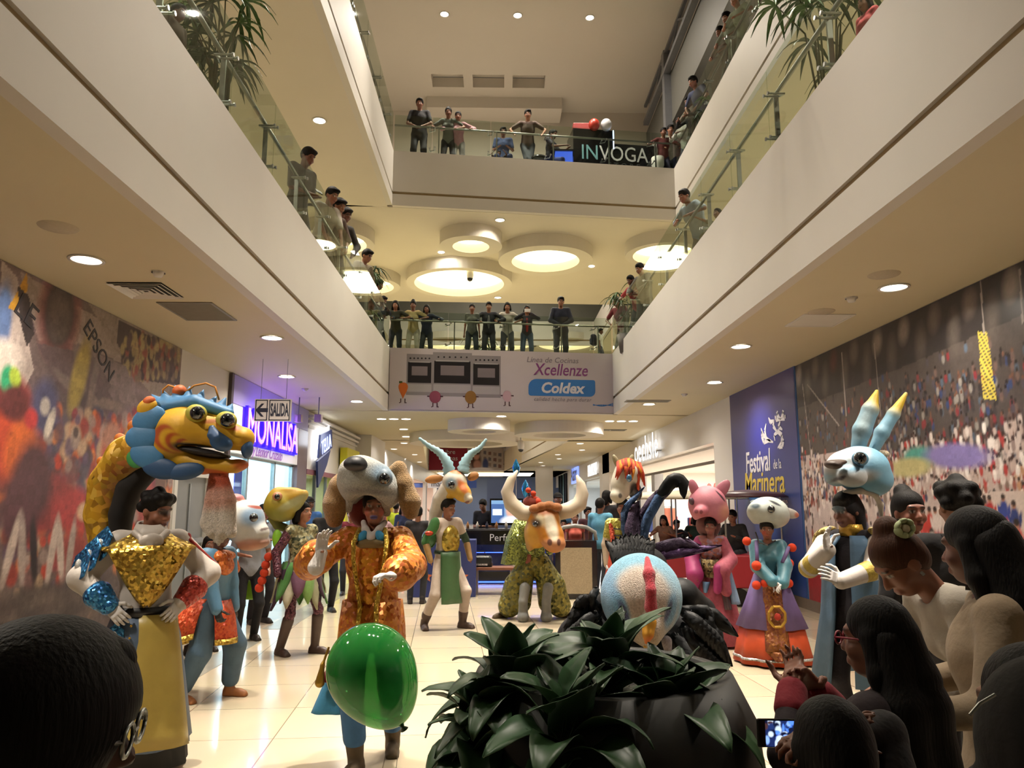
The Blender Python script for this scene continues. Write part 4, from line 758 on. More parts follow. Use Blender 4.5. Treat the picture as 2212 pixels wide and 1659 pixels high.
# ================================================================== PEOPLE
SKIN = M('skin', '#a06a50', .5, vc=True, noise=(25, .04))
def hair_mat(name, col):
    m = M(name, col, .62, spec=.18); nt = m.node_tree; N = nt.nodes; L = nt.links; b = N['Principled BSDF']; tc = N.new('ShaderNodeTexCoord'); mp = N.new('ShaderNodeMapping'); mp.inputs['Scale'].default_value = (170, 170, 9)
    n = N.new('ShaderNodeTexNoise'); n.inputs['Scale'].default_value = 1; n.inputs['Detail'].default_value = 3; L.new(tc.outputs['Object'], mp.inputs[0]); L.new(mp.outputs[0], n.inputs['Vector']); bp = N.new('ShaderNodeBump'); bp.inputs['Strength'].default_value = .6; bp.inputs['Distance'].default_value = .004
    L.new(n.outputs['Fac'], bp.inputs['Height']); L.new(bp.outputs['Normal'], b.inputs['Normal']); h = N.new('ShaderNodeHueSaturation'); h.inputs['Color'].default_value = c4(col); mr = N.new('ShaderNodeMapRange'); mr.inputs[3].default_value = .5; mr.inputs[4].default_value = 1.5; L.new(n.outputs['Fac'], mr.inputs[0]); L.new(mr.outputs[0], h.inputs['Value']); L.new(h.outputs[0], b.inputs['Base Color']); return m
HAIRM = hair_mat('hair', '#0d0908'); HAIRB = hair_mat('hair_brown', '#3c2214')
CL = {}
def cloth(col, rough=.8):
    k = 'cloth' + col + str(rough)
    if k not in CL: CL[k] = M(k, col, rough, noise=(14, .1), bump=(30, .35), sheen=.05, spec=.3)
    return CL[k]
CLV = M('cloth_print', '#888888', .75, vc=True, noise=(14, .1), bump=(30, .35))
def V3(*a): return np.array(a if len(a) > 1 else a[0], float)
def nrm(v): v = np.array(v, float); return v / max(np.linalg.norm(v), 1e-9)
def ik(a, b, l1, l2, pole):
    a, b = V3(a), V3(b); d = b - a; L = np.linalg.norm(d); mx = (l1 + l2) * .999
    if L > mx: b = a + d / L * mx; d = b - a; L = mx
    x = (l1 * l1 - l2 * l2 + L * L) / (2 * L); h = math.sqrt(max(l1 * l1 - x * x, 0)); u = d / L; p = V3(pole); p = nrm(p - u * (p @ u)); return a + u * x + p * h, b
def skel(H=1.7, lean=0, twist=0, bend=0, hands=(None, None), feet=(None, None), poles=(None, None), hip=None, head=(0, 0), fem=False, side=0, sit=False):
    s = H / 1.7; J = {'s': s}; hz = (hip if hip else .91) * s; fL = V3(feet[0] if feet[0] else (-.1, 0, 0)) * [1, 1, 1]; fR = V3(feet[1] if feet[1] else (.1, 0, 0))
    P = V3(0, 0, hz); t = nrm((math.sin(R(side)), -math.sin(R(lean)), math.cos(R(lean)))); t2 = nrm((math.sin(R(side)), -math.sin(R(lean + bend)), math.cos(R(lean + bend))))
    J['hip'] = P; J['waist'] = P + t * .13 * s; J['chest'] = J['waist'] + t2 * .2 * s; J['neck'] = J['waist'] + t2 * .40 * s; J['t'] = t; J['t2'] = t2
    tw = R(twist); rx = nrm(np.cross(t2, (0, 1, 0))) * -1; rx = nrm(V3(math.cos(tw), math.sin(tw), 0) - t2 * (V3(math.cos(tw), math.sin(tw), 0) @ t2)); J['rx'] = rx
    mt = np.array([rx, np.cross(t2, rx), t2]).T; J['mt'] = mt; px = V3(1, 0, 0) - t * t[0]; px = nrm(px); J['mp'] = np.array([px, np.cross(t, px), t]).T
    sw = (.155 if fem else .178) * s; sh = J['waist'] + t2 * .36 * s; J['sh'] = [sh - rx * sw, sh + rx * sw]
    mh = np.array((Matrix.Rotation(R(head[0]), 3, 'Z') @ Matrix.Rotation(R(head[1]), 3, 'X'))); J['mh'] = mh; J['hc'] = J['neck'] + (t2 * .05 + mh @ V3(0, 0, .115)) * s + mh @ V3(0, -.015, 0) * s
    J['el'] = []; J['wr'] = []; J['kn'] = []; J['an'] = []
    for i, sg in enumerate((-1, 1)):
        tgt = hands[i] if hands[i] is not None else (sg * (.25 if not fem else .22) * s, -.05 * s, hz - .12 * s)
        po = poles[i] if poles[i] is not None else (sg * .6, 1, -.2)
        e, w_ = ik(J['sh'][i], tgt, .285 * s, .255 * s, po); J['el'].append(e); J['wr'].append(w_)
        f = (fL, fR)[i]; an = f + V3(0, .03, .085) * s; hp = P + px * sg * .09 * s - t * .02 * s; k, a = ik(hp, an, .43 * s, .42 * s, (f[0] * .6 + sg * .1, -1, 0)); J['kn'].append(k); J['an'].append(a)
    J['hp'] = [P - px * .09 * s - t * .02 * s, P + px * .09 * s - t * .02 * s]; J['ft'] = [fL, fR]; return J
def hand_prims(w, d, pn, side, s, curl, col, size=1.0, spread=1.0):
    """palm, four unequal fingers in three bones, thumb from the side of the palm"""
    d = nrm(d); pn = V3(pn); pn = nrm(pn - d * (d @ pn)); ac = np.cross(d, pn) * side; k = s * size; m = np.array([ac, pn, d]).T
    o = [Bx(w + d * .045 * k, V3(.038, .013, .046) * k, .012 * k, col, rot=m, k=.012)]
    for i, (off, L) in enumerate(((.030, .066), (.010, .076), (-.010, .070), (-.029, .054))):
        b = w + d * (.088 - abs(off - .004) * .15) * k + ac * off * k; dd = nrm(d + ac * off * 3.2 * spread); pt = [b]; a = 0
        for j, f in enumerate((.45, .32, .23)):
            a += curl * (.55, 1.0, .8)[j]; v = nrm(dd * math.cos(a) + pn * math.sin(a)); pt.append(pt[-1] + v * L * f * k)
        o += Chain(pt, [.0092 * k, .0088 * k, .0078 * k, .0066 * k], col, .003)
    b = w + d * .02 * k + ac * .032 * k; v = nrm(ac * .8 + d * .75 + pn * .25); p2 = b + v * .045 * k; v2 = nrm(ac * .35 + d * 1.0 + pn * .5 * (1 + curl)); o += Chain([b, p2, p2 + v2 * .032 * k, p2 + nrm(v2 + pn * .4) * .055 * k], [.013 * k, .011 * k, .0095 * k, .008 * k], col, .006); return o
def head_prims(J, skin, hairc='#1a1210', lips='#8a4a44', paint=None, s=None):
    s = s or J['s']; hc, m = J['hc'], J['mh']; q = lambda x, y, z: hc + m @ (V3(x, y, z) * s); E_ = lambda c, r, col=skin, k=.02, op='+': El(q(*c), V3(r) * s, col, m, k, op)
    o = [E_((0, .012, .03), (.074, .09, .086)), E_((0, -.018, -.03), (.062, .074, .086)), E_((0, -.05, -.088), (.034, .032, .026)),
         Cp(q(0, -.086, .004), q(0, -.105, -.03), .0085 * s, .0135 * s, skin, .012), E_((-.013, -.094, -.034), (.009, .01, .008), k=.006), E_((.013, -.094, -.034), (.009, .01, .008), k=.006), Cp(q(-.04, -.074, .027), q(.04, -.074, .027), .012 * s, None, skin, .02)]
    for sg in (-1, 1): o += [E_((sg * .074, .012, -.012), (.010, .022, .032), k=.008), E_((sg * .03, -.098, .004), (.017, .018, .011), k=.012, op='-'), E_((sg * .042, -.06, -.035), (.022, .02, .022))]
    o += [Cp(q(-.018, -.088, -.064), q(.018, -.088, -.064), .0075 * s, None, skin, .008), Cp(q(-.014, -.088, -.075), q(.014, -.088, -.075), .0085 * s, None, skin, .008)]
    pt = [Pt(q(0, -.094, -.069), V3(.027, .02, .0125) * s, lips, m, .3), Pt(q(0, -.1, -.0695), V3(.026, .02, .0035) * s, '#3a1c1c', m, .3)]
    for sg in (-1, 1): pt += [Pt(q(sg * .031, -.08, .004), V3(.0155, .02, .0078) * s, '#d8d0c8', m, .2), Pt(q(sg * .031, -.08, .004), V3(.0075, .025, .0082) * s, '#20120e', m, .2), Pt(q(sg * .032, -.08, .0125), V3(.018, .03, .0035) * s, '#2a1814', m, .3), Pt(q(sg * .034, -.08, .029), V3(.022, .03, .0058) * s, hairc, m, .3)]
    return o, pt + [Pt(q(*c), V3(r) * s, col, m, sf) for c, r, col, sf in (paint or [])]
def hair_obj(J, style, mat, par, vox, s=None):
    s = s or J['s']; hc, m = J['hc'], J['mh']; q = lambda x, y, z: hc + m @ (V3(x, y, z) * s); E_ = lambda c, r, k=.02, op='+': El(q(*c), V3(r) * s, None, m, k, op)
    o = [E_((0, .018, .044), (.087, .1, .092))]
    if style in ('long', 'pony', 'bun', 'bob'): o += [E_((0, .05, .0), (.08, .065, .09))]
    if style == 'short': o += [E_((0, .045, .01), (.08, .068, .075)), E_((.02, -.05, .088), (.055, .04, .03))]
    if style == 'curly': o += [E_((x, y, z), (.04, .04, .038), .012) for x, y, z in ((-.05, -.04, .085), (0, -.06, .095), (.05, -.04, .085), (-.07, .02, .06), (.07, .02, .06), (0, .02, .12), (-.04, .07, .08), (.04, .07, .08), (0, .1, .03), (-.06, .06, .01), (.06, .06, .01))]
    o += [E_((0, -.098, -.045), (.068, .06, .098), .01, '-')]
    if style == 'long':
        for sg in (-1, 1): o += Chain([q(sg * .072, .01, .01), q(sg * .085, .03, -.1), q(sg * .09, .05, -.24)], [.03 * s, .034 * s, .024 * s])
        o += Chain([q(0, .08, 0), q(0, .1, -.12), q(0, .1, -.28)], [.06 * s, .07 * s, .05 * s])
    if style == 'bob':
        for sg in (-1, 1): o += Chain([q(sg * .072, .01, .01), q(sg * .084, .02, -.09)], [.03 * s, .03 * s])
        o += Chain([q(0, .08, 0), q(0, .085, -.09)], [.06 * s, .06 * s])
    if style == 'pony': o += Chain([q(0, .1, .05), q(0, .14, .02), q(0, .13, -.15)], [.03 * s, .035 * s, .02 * s])
    if style == 'bun': o += [E_((0, .06, .125), (.05, .05, .045))]
    if style == 'cap': o = [E_((0, .01, .05), (.088, .1, .078)), Bx(q(0, -.12, .035), V3(.06, .06, .008) * s, .006, None, m, .01), E_((0, -.11, -.05), (.07, .06, .085), .01, '-')]
    return blob('cap' if style == 'cap' else 'hair', o, vox, mat, par, k=.02)
def torso_prims(J, t=0.0, g=1.0, col=None, fem=False, low=True, k=.05):
    s = J['s']; e = lambda c, r, m: El(c, V3(r[0] * g + t, r[1] * g + t, r[2] + t) * s, col, m, k * s)
    o = [e(J['waist'] + J['t'] * .0, (.128 if fem else .138, .095, .15), J['mp']), e(J['chest'] + J['t2'] * .01 * s, (.142 if fem else .16, .105, .17), J['mt']), Cp(J['sh'][0] + J['rx'] * .02 * s, J['sh'][1] - J['rx'] * .02 * s, (.052 + t) * s, None, col, k * s)]
    if low: o.append(e(J['hip'] + J['t'] * .0 * s, (.155, .112, .12), J['mp']))
    if fem:
        for sg in (-1, 1): o.append(El(J['chest'] + J['rx'] * sg * .06 * s + J['t2'] * .02 * s - np.cross(J['t2'], J['rx']) * .075 * s, V3(.055 + t, .05 + t, .055 + t) * s, col, None, .03))
    return o
def arm_prims(J, i, t, col=None, upto=1.0, rr=(.047, .040, .030)):
    s = J['s']; a, e, w = J['sh'][i], J['el'][i], J['wr'][i]; r0, r1, r2 = [(r + t) * s for r in rr]
    if upto <= .5: return [Cp(a, a + (e - a) * upto * 2, r0, r1, col)]
    f = (upto - .5) * 2; return [Cp(a, e, r0, r1, col), Cp(e, e + (w - e) * f, r1, r1 + (r2 - r1) * f, col)]
def leg_prims(J, i, t, col=None, upto=1.0, rr=(.078, .056, .040)):
    s = J['s']; a, k_, n = J['hp'][i], J['kn'][i], J['an'][i]; r0, r1, r2 = [(r + t) * s for r in rr]
    if upto <= .5: return [Cp(a, a + (k_ - a) * upto * 2, r0, r1, col)]
    f = (upto - .5) * 2; return [Cp(a, k_, r0, r1, col), Cp(k_, k_ + (n - k_) * f, r1, r1 + (r2 - r1) * f, col)]
def shoe(J, i, mat, par, vox, boot=0.0, yaw=None, col=None):
    s = J['s']; f = J['ft'][i]; a = R(yaw if yaw is not None else (-8, 8)[i]); d = V3(math.sin(a), -math.cos(a), 0); z = V3(0, 0, 1)
    o = [Cp(f + (-d * .05 + z * .042) * s, f + (d * .09 + z * .036) * s, .042 * s, .036 * s), Cp(f + (d * .08 + z * .034) * s, f + (d * .14 + z * .03) * s, .038 * s, .03 * s), Cp(f + (V3(0, .03, .05)) * s, J['an'][i] + (V3(0, 0, .03 + boot) if boot < .1 else nrm(J['kn'][i] - J['an'][i]) * boot) * s, .046 * s, .046 * s if boot < .1 else .066 * s),
         Bx(f + (d * .04 + z * .012) * s, V3(.042, .125, .012) * s, .01, None, np.array([nrm(np.cross(d, z)), -d, z]).T)]
    o = [p for p in o]; b = blob('boot' if boot else 'shoe', o, vox, mat, par, k=.025 * s); return b
SKINS = ['#7d503c', '#6f4535', '#875843', '#92634b', '#805341']
def person(label, loc, face=0, H=1.65, pose=None, top='#444444', sleeve=.35, legs='#2a2c34', skin=None, hair='short', hairm=None, shoes='#2a2422', lod=2, g=1.0, fem=False, group=None, skirt=None, cat='person', open_=None, paint=None, lips='#80463e', tl=0.0, hands=0.0, detail_hands=False, bare_top=False, shortl=1.0, seed=0, head_at=None):
    J = skel(H, fem=fem, **(pose or {})); s = J['s']; vox = (.0075, .0115, .019)[lod]
    if head_at: # stand so that the head comes over this spot
        v = Matrix.Rotation(R(face), 3, 'Z') @ Vector(J['hc'].tolist()); loc = (head_at[0] - v.x, head_at[1] - v.y, loc[2])
    root = empty('person', loc, R(face)); tag(root, label, cat, group) 
    skin = skin or SKINS[int(abs(loc[0] * 71 + loc[1] * 37 + seed)) % 5]
    hd, pt = head_prims(J, skin, lips=lips, paint=paint); o = torso_prims(J, -.012, g, skin, fem, low=not skirt) + [Cp(J['neck'] - J['t2'] * .05 * s, J['hc'] + J['mh'] @ V3(0, .02, -.05) * s, .052 * s, .05 * s, skin, .03)] + hd
    for i in (0, 1):
        o += arm_prims(J, i, -.008, skin); d = nrm(J['wr'][i] - J['el'][i]); sg = (-1, 1)[i]
        if detail_hands: o += hand_prims(J['wr'][i], d, (0, -.3, -1) if hands == 0 else hands, -sg, s, .5, skin)
        else: o += [El(J['wr'][i] + d * .07 * s, V3(.03, .018, .075) * s, skin, dirm(d), .02), Cp(J['wr'][i] + d * .03 * s, J['wr'][i] + d * .075 * s + V3(-sg * .03, -.02, 0) * s, .012 * s, .01 * s, skin, .01)]
        o += leg_prims(J, i, -.012, skin) + [Cp(J['an'][i], J['ft'][i] + V3(0, -.01, .05) * s, .034 * s, .026 * s, skin)]
    blob('body', o + pt, vox, SKIN, root, k=.02 * s, soft=.006)
    if hair: hair_obj(J, hair, hairm or HAIRM, root, vox)
    if not bare_top:
        o = torso_prims(J, .014, g, None, fem, low=True)
        for i in (0, 1): o += arm_prims(J, i, .012, None, sleeve)
        o += [El(J['neck'] + J['mh'] @ V3(0, -.02, .03) * s, V3(.062, .07, .05) * s, None, None, .01, '-'), Bx(J['hip'] - J['t'] * (.17 - tl) * s, V3(.3, .3, .08) * s, .01, None, J['mp'], .005, '-')]
        blob('jacket' if sleeve > .8 else 'shirt', o, vox, top if not isinstance(top, str) else cloth(top), root, k=.03 * s)
        if open_: # strip of the garment worn underneath
            f = -np.cross(J['t2'], J['rx']); o = [El(J['chest'] + f * (.075 * g) * s - J['t2'] * .03 * s, V3(.055, .06, .17) * s, None, J['mt']), El(J['waist'] + f * .06 * s - J['t'] * .06 * s, V3(.055, .065, .14) * s, None, J['mp'])]; blob('undershirt', o, vox, cloth(open_), root, k=.04)
    if skirt:
        L = skirt[1]; h = J['hip']; loft('skirt', [(h + V3(0, 0, .1 * s), .14 * s * g, .11 * s * g, 0, 8), (h, .175 * s * g, .14 * s * g, .02, 8), (h - V3(0, 0, L), .21 * s, .17 * s, .08, 8)], cloth(skirt[0]), root, thick=.01)
    elif legs:
        e = lambda c, r: El(c, V3(r[0] * g + .012, r[1] * g + .012, r[2]) * s, None, J['mp'], .04); o = [e(J['hip'] + J['t'] * .0, (.155, .112, .13))]
        for i in (0, 1): o += leg_prims(J, i, .012, None, shortl)
        blob('trousers' if shortl > .8 else 'shorts', o, vox, cloth(legs) if isinstance(legs, str) else legs, root, k=.03 * s)
    if shoes:
        for i in (0, 1): shoe(J, i, cloth(shoes, .5), root, vox)
    return root, J
# ================================================================== ONLOOKERS IN THE GALLERIES
RAIL2, RAIL3 = ZF2 + .74, ZF3 + .74
def lean_pose(h, rail, floor, lean=14, spread=.24, fwd=.3, head=(0, 14), clasp=False):
    z = rail - floor + .05; a = .06 if clasp else spread; return dict(lean=lean, hands=((-a, -fwd, z), (a, -fwd, z)), poles=((-1, .2, -.35), (1, .2, -.35)), head=head)
def stand_pose(lean=3, head=(0, 10)): return dict(lean=lean, head=head)
GB = 'onlookers on the middle back gallery'
def back2(px, py, label, H, y=18.1, pose=None, **k):
    q = yp(px, py, y); yy = 17.7 + (q.x - XL) * .117 + (y - 17.7); q = yp(px, py, yy); H = (q.z - Z2) / .905; return person(label, (q.x, yy, Z2), 0 + k.pop('face', 0), H, pose or lean_pose(H, RAIL2, Z2), head_at=(q.x, yy - .08), **k)
back2(855, 664, 'woman with long dark hair and a dark olive blouse at the rail above the cooker', 1.56, top='#3c3a30', legs='#33363c', hair='long', fem=True)
back2(893, 664, 'woman in a pale yellow blouse and white trousers leaning on the rail', 1.58, top='#b8a678', legs='#b9b2a4', hair='bun', fem=True)
back2(922, 672, 'person in a navy jacket spreading both elbows on the rail', 1.54, top='#2c3244', sleeve=1, legs='#3a3d42', hair='bob', pose=lean_pose(1.54, RAIL2, Z2, spread=.34))
back2(1020, 672, 'woman in a grey top and dark jeans standing behind the rail over the cooker advertisement', 1.54, top='#64655f', legs='#3c4148', hair='pony', fem=True, pose=stand_pose())
back2(1056, 667, 'person in an open dark jacket over a grey shirt behind the gallery rail', 1.6, top='#33343a', sleeve=1, legs='#3a3d42', open_='#77777a', g=1.1)
back2(1096, 668, 'woman in a white top and slim jeans with both forearms on the rail', 1.56, top='#b5b0a6', legs='#4c5058', hair='bob', fem=True)
r_, J = back2(1138, 675, 'woman in a red top and dark cardigan raising a white phone', 1.54, top='#34323a', sleeve=1, legs='#4a5a72', hair='long', fem=True, open_='#a83438', pose=dict(lean=8, hands=((-.09, -.3, 1.28), (.09, -.3, 1.28)), poles=((-1, .3, -.6), (1, .3, -.6)), head=(0, 5)))
ph = bevel(MB().box((-.075, -.008, -.04), (.075, .008, .04)).build('mobile_phone', M('white_phone', '#dedcd8', .3, noise=(9, .02))), .006); ph.location = r_.location + Vector((0, -.4, 1.33)); tag(ph, 'white phone held up by the woman in the red top', 'phone')
back2(1211, 657, 'heavy man in a dark navy jacket with clasped hands on the rail', 1.7, y=18.2, top='#26293a', sleeve=1, legs='#30343e', g=1.18, pose=lean_pose(1.7, RAIL2, Z2, clasp=True))
r_, J = back2(1297, 720, 'schoolchild in a white polo shirt with a dark backpack by the gallery corner', 1.12, y=18.4, top='#d4d2cc', legs='#4a4d55', face=70, pose=stand_pose(0))
bp = blob('backpack', [Bx((0, .17, .78), (.11, .07, .15), .05), Bx((0, .24, .74), (.08, .03, .08), .03)], .015, cloth('#23263a'), r_, k=.02)
GL_, GR_ = 'onlookers along the horse-mural gallery', 'onlookers along the stadium-mural gallery'
def side2(px, py, X, label, H, face, **k): q = xp(px, py, X); H = (q.z - Z2) / .885; return person(label, (X, q.y, Z2), face, H, head_at=(X, q.y), **k)
def leanside(H, floor, rail, lean=20, fwd=.34, head=(0, 25)): return lean_pose(H, rail, floor, lean, .18, fwd, head)
r_, J = side2(665, 350, -2.95, 'man in a plain grey shirt looking down at a phone over the glass', 1.66, 62, top='#5f5b54', sleeve=.45, legs='#4e4b46', pose=dict(lean=10, hands=((-.1, -.36, 1.22), (.08, -.36, 1.22)), head=(0, 28)))
m_ = r_.matrix_basis @ Vector((0, -.45, 1.26)); ph = bevel(MB().box((-.07, -.007, -.038), (.07, .007, .038)).build('mobile_phone', M('black_phone', '#151518', .3, noise=(9, .05))), .006); ph.location = m_; ph.rotation_euler = (R(-35), 0, R(62)); tag(ph, 'dark phone in the hand of the man in plain grey', 'phone')
side2(717, 432, -2.92, 'man in a white shirt leaning out first of the three huddled heads', 1.68, 55, top='#b4aca0', sleeve=.45, legs='#4a453e', pose=leanside(1.68, Z2, RAIL2, 14))
side2(733, 452, -2.84, 'person with bowed head squeezed in the middle of the three huddled heads', 1.66, 60, top='#5a4a42', sleeve=.6, legs='#3a3733', pose=leanside(1.66, Z2, RAIL2, 20))
side2(747, 470, -2.78, 'person in a dark top nearest the atrium of the three huddled heads', 1.64, 50, top='#3d3a38', sleeve=1, legs='#33322f', pose=leanside(1.64, Z2, RAIL2, 22))
side2(793, 560, -2.84, 'person with black hair between the potted palm leaves on the horse-mural gallery', 1.62, 60, top='#8a7f6c', legs='#56514a', pose=leanside(1.62, Z2, RAIL2, 16))
side2(819, 618, -2.74, 'woman bending far over the rail beyond the potted palm', 1.6, 70, top='#7a5a4c', fem=True, hair='bob', legs='#4a4a50', pose=leanside(1.6, Z2, RAIL2, 24))
side2(828, 655, -2.80, 'man in a dark blue jacket at the gallery corner beside the woman with long hair', 1.62, 48, top='#3b4150', sleeve=1, legs='#33363c', pose=leanside(1.62, Z2, RAIL2, 14))
side2(385, 40, -2.95, 'person in a brown-grey shirt standing close to the glass beside the tall palm', 1.66, 80, top='#6a5c54', sleeve=.5, legs='#4f4844', hair='short', lod=1, pose=stand_pose())
side2(1478, 425, 3.0, 'broad man in a pale blue shirt leaning far over the glass', 1.76, -68, top='#98a3b0', sleeve=.45, legs='#8d8478', g=1.25, lod=1, pose=leanside(1.76, Z2, RAIL2, 30, .36, (0, 22)))
side2(1550, 470, 3.45, 'person in an olive shirt stretching one arm up to the handrail', 1.55, -90, top='#6a614e', sleeve=.4, legs='#5a5348', lod=1, pose=dict(lean=0, hands=((-.15, -.5, 1.12), (.22, .0, .75)), head=(30, 0)))
side2(1382, 588, 3.1, 'tall person in a grey sweater half hidden by a small potted palm', 1.74, -60, top='#77766e', sleeve=1, legs='#5a564e', g=1.1, pose=leanside(1.74, Z2, RAIL2, 8))
side2(1362, 610, 2.95, 'child in a red and white top peering over the glass', 1.5, -55, top='#b0484c', legs='#4a4a50', pose=leanside(1.5, Z2, RAIL2, 20))
side2(1330, 655, 3.0, 'boy in a dark red shirt looking down near the far corner of the stadium-mural side', 1.5, -50, top='#6a2830', legs='#3c3a3e', pose=leanside(1.5, Z2, RAIL2, 22))
side2(1868, 20, 3.25, 'person in a coral pink blouse behind the glass beside the near palm', 1.72, -75, top='#c8505a', sleeve=.6, legs='#6a6068', hair='long', fem=True, lod=1, pose=stand_pose())
# top gallery
def side3(px, py, X, label, H, **k): q = xp(px, py, X); H = max((q.z - Z3) / .885, 1.3); return person(label, (X, q.y, Z3), k.pop('face', -65), H, head_at=(X, q.y), pose=k.pop('pose', None) or leanside(H, Z3, RAIL3, k.pop('lean', 16)), **k)
side3(1588, 8, 4.5, 'topmost leaning onlooker of the upper gallery in a pale top', 1.68, top='#8f9684', legs='#70756a')
side3(1570, 46, 4.53, 'onlooker in a grey-green shirt second from the nearest on the upper gallery', 1.66, top='#7d8374', legs='#5c5f58', lean=14)
side3(1556, 76, 4.53, 'woman with brown blouse and dark bob on the upper gallery', 1.64, top='#6a5a50', hair='bob', fem=True, legs='#4a4642')
side3(1497, 182, 4.53, 'man in a navy polo leaning on the upper gallery alone', 1.7, top='#39405c', legs='#5a5d5e', lean=20)
side3(1487, 226, 4.53, 'man in a tan shirt close behind the navy polo man', 1.66, top='#7d7468', legs='#5c5850', lean=10)
side3(1484, 246, 4.47, 'person in black bending low between two onlookers of the upper gallery', 1.5, top='#26242a', sleeve=1, legs='#33323a', lean=22)
side3(1467, 268, 4.5, 'woman in a white shirt near the far end of the upper gallery', 1.62, top='#c0bdb8', sleeve=.9, legs='#4a5068', hair='pony', fem=True)
def back3(px, py, label, H, y=16.95, **k):
    q = yp(px, py, y); yy = 16.5 + (q.x - XL3) * .117 + (y - 16.5); q = yp(px, py, yy); H = (q.z - Z3) / .905 if not (k.get('pose') or {}).get('hip') else H; return person(label, (q.x, yy, Z3), k.pop('face', 0), H, head_at=(q.x, yy - .08), pose=k.pop('pose', None) or lean_pose(H, RAIL3, Z3), **k)
back3(907, 233, 'man in a black shirt with clasped hands alone at the top rail', 1.68, top='#211f22', legs='#2c2b30', g=1.1, pose=lean_pose(1.68, RAIL3, Z3, 4, clasp=True, fwd=.2))
back3(969, 250, 'woman in a grey top at the top rail beside a girl in pink', 1.52, top='#6c6f6a', legs='#2e2e34', hair='bun', fem=True)
back3(990, 258, 'girl in a pink top hugging the top rail', 1.45, top='#b98a96', sleeve=.9, legs='#8d8a88', hair='pony', fem=True, pose=lean_pose(1.45, RAIL3, Z3, spread=.32))
back3(1140, 255, 'man in a brown patterned shirt with crossed legs leaning on the top rail', 1.6, top='#5c4c44', legs='#4c5058', pose=dict(lean_pose(1.6, RAIL3, Z3, spread=.36), feet=((.05, -.05, 0), (.0, .06, 0))))
def seat_pose(hz=.5): return dict(hip=hz, lean=6, feet=((-.13, -.42, 0), (.13, -.42, 0)), hands=((-.12, -.3, hz + .2), (.12, -.3, hz + .2)), head=(0, 12))
r_, J = back3(1087, 298, 'person in a blue shirt sitting on a bench behind the top glass', 1.72, y=17.25, top='#3c4c74', legs='#34406a', pose=seat_pose(.62)); r_.location.z = Z3
r2, J2 = back3(1078, 312, 'small dark-haired child sitting in front of the person in blue', 1.0, y=17.0, top='#4a3c3a', legs='#34406a', pose=dict(seat_pose(.36), feet=((-.08, -.25, 0), (.08, -.25, 0))))
r_, J = back3(1194, 290, 'man in a dark shirt sitting sideways at the blue-lit manicure table', 1.74, y=17.25, top='#2a2a36', legs='#2e3c78', face=60, pose=dict(seat_pose(.62), hands=((-.1, -.45, .92), (.1, -.45, .92))))
r_, J = back3(1432, 292, 'child in a maroon top at the far top corner', 1.35, y=17.0, top='#6a3436', legs='#3a3a55')
r_, J = back3(1447, 287, 'man in a white shirt at the top corner behind the maroon child', 1.62, y=17.15, top='#b8b4ae', sleeve=.9, legs='#3f4a66')
# ================================================================== THE COSTUMED PERFORMERS
FOAM = M('painted_foam', '#888888', .55, vc=True, noise=(18, .05), bump=(50, .12)); FUR = M('plush_fur', '#888888', .9, vc=True, noise=(90, .25), bump=(140, 1.0), sheen=.4)
GLOSS = M('glossy_eye', '#0b0d12', .08, coat=1); GOLDSEQ = M_glitter('gold_sequins', '#8d6a24', '#e6c25a', 60, .75, .3); SATIN_Y = M('yellow_satin', '#b7a052', .38, noise=(9, .06), bump=(7, .5), sheen=.3)
BLUESEQ = M_glitter('blue_sequins', '#14457a', '#3f86b8', 80, .6, .3); SLVSEQ = M_glitter('silver_sequins', '#a9a9a4', '#ffffff', 90, .7, .3); GREENSEQ = M_glitter('green_sequins', '#2c3a20', '#8d9648', 70, .6, .35); ORBRO = M_glitter('orange_brocade', '#a8501c', '#d08a2a', 45, .3, .45)
MAROONSEQ = M_glitter('maroon_sequins', '#2c1620', '#6a3a48', 90, .4, .4); GOLDP = M('gold_paint', '#b08a34', .35, .6, noise=(12, .2), bump=(30, .5)); GLOVE = M('white_glove', '#d2ccc8', .7, noise=(30, .05), bump=(60, .3))
def tolocal(o, root): o.data.transform(root.matrix_basis.inverted()); return o
class PXB:
    """sculpting at the distance where a performer stands"""
    def __init__(s, Y, root, s_=None): s.Y, s.root = Y, root; s.s = Y / FPX * 1.01
    def P(s, px, py, dy=0): return np.array(yp(px, py, s.Y + dy))
    def e(s, px, py, rx, rz, ry=None, col=None, rot=0, dy=0, k=None, op='+'):
        m = rotm(rot if hasattr(rot, '__len__') else (0, -rot, 0)); return El(s.P(px, py, dy), np.array([rx, ry if ry else (rx + rz) / 2, rz]) * s.s, col, m, k, op)
    def pt(s, px, py, rx, rz, col, rot=0, dy=0, ry=60, soft=.2): d = s.e(px, py, rx, rz, ry, col, rot, dy); d['op'] = 'p'; d['soft'] = soft; return d
    def c(s, pts, rads, col=None, k=None): return Chain([s.P(*p) for p in pts], [r * s.s for r in rads], col, k)
    def blob(s, name, prims, mat, parent=None, vox=.011, k=.02, soft=.01):
        o = blob(name, prims, vox, mat, parent or s.root, k=k, soft=soft); return tolocal(o, s.root)
    def tube(s, name, pts, r, mat, parent=None, n=8):
        rr = [x * s.s for x in r] if hasattr(r, '__len__') else r * s.s; o = MB().tube([s.P(*p) for p in pts], rr, n).build(name, mat, parent or s.root, smooth=True); return tolocal(o, s.root)
    def plate(s, name, pts, mat, parent=None, dy=0, t=.02):
        mb = MB(); mb.prism([s.P(*p, dy) for p in pts], (0, 1, 0), t); o = mb.build(name, mat, parent or s.root); return tolocal(o, s.root)
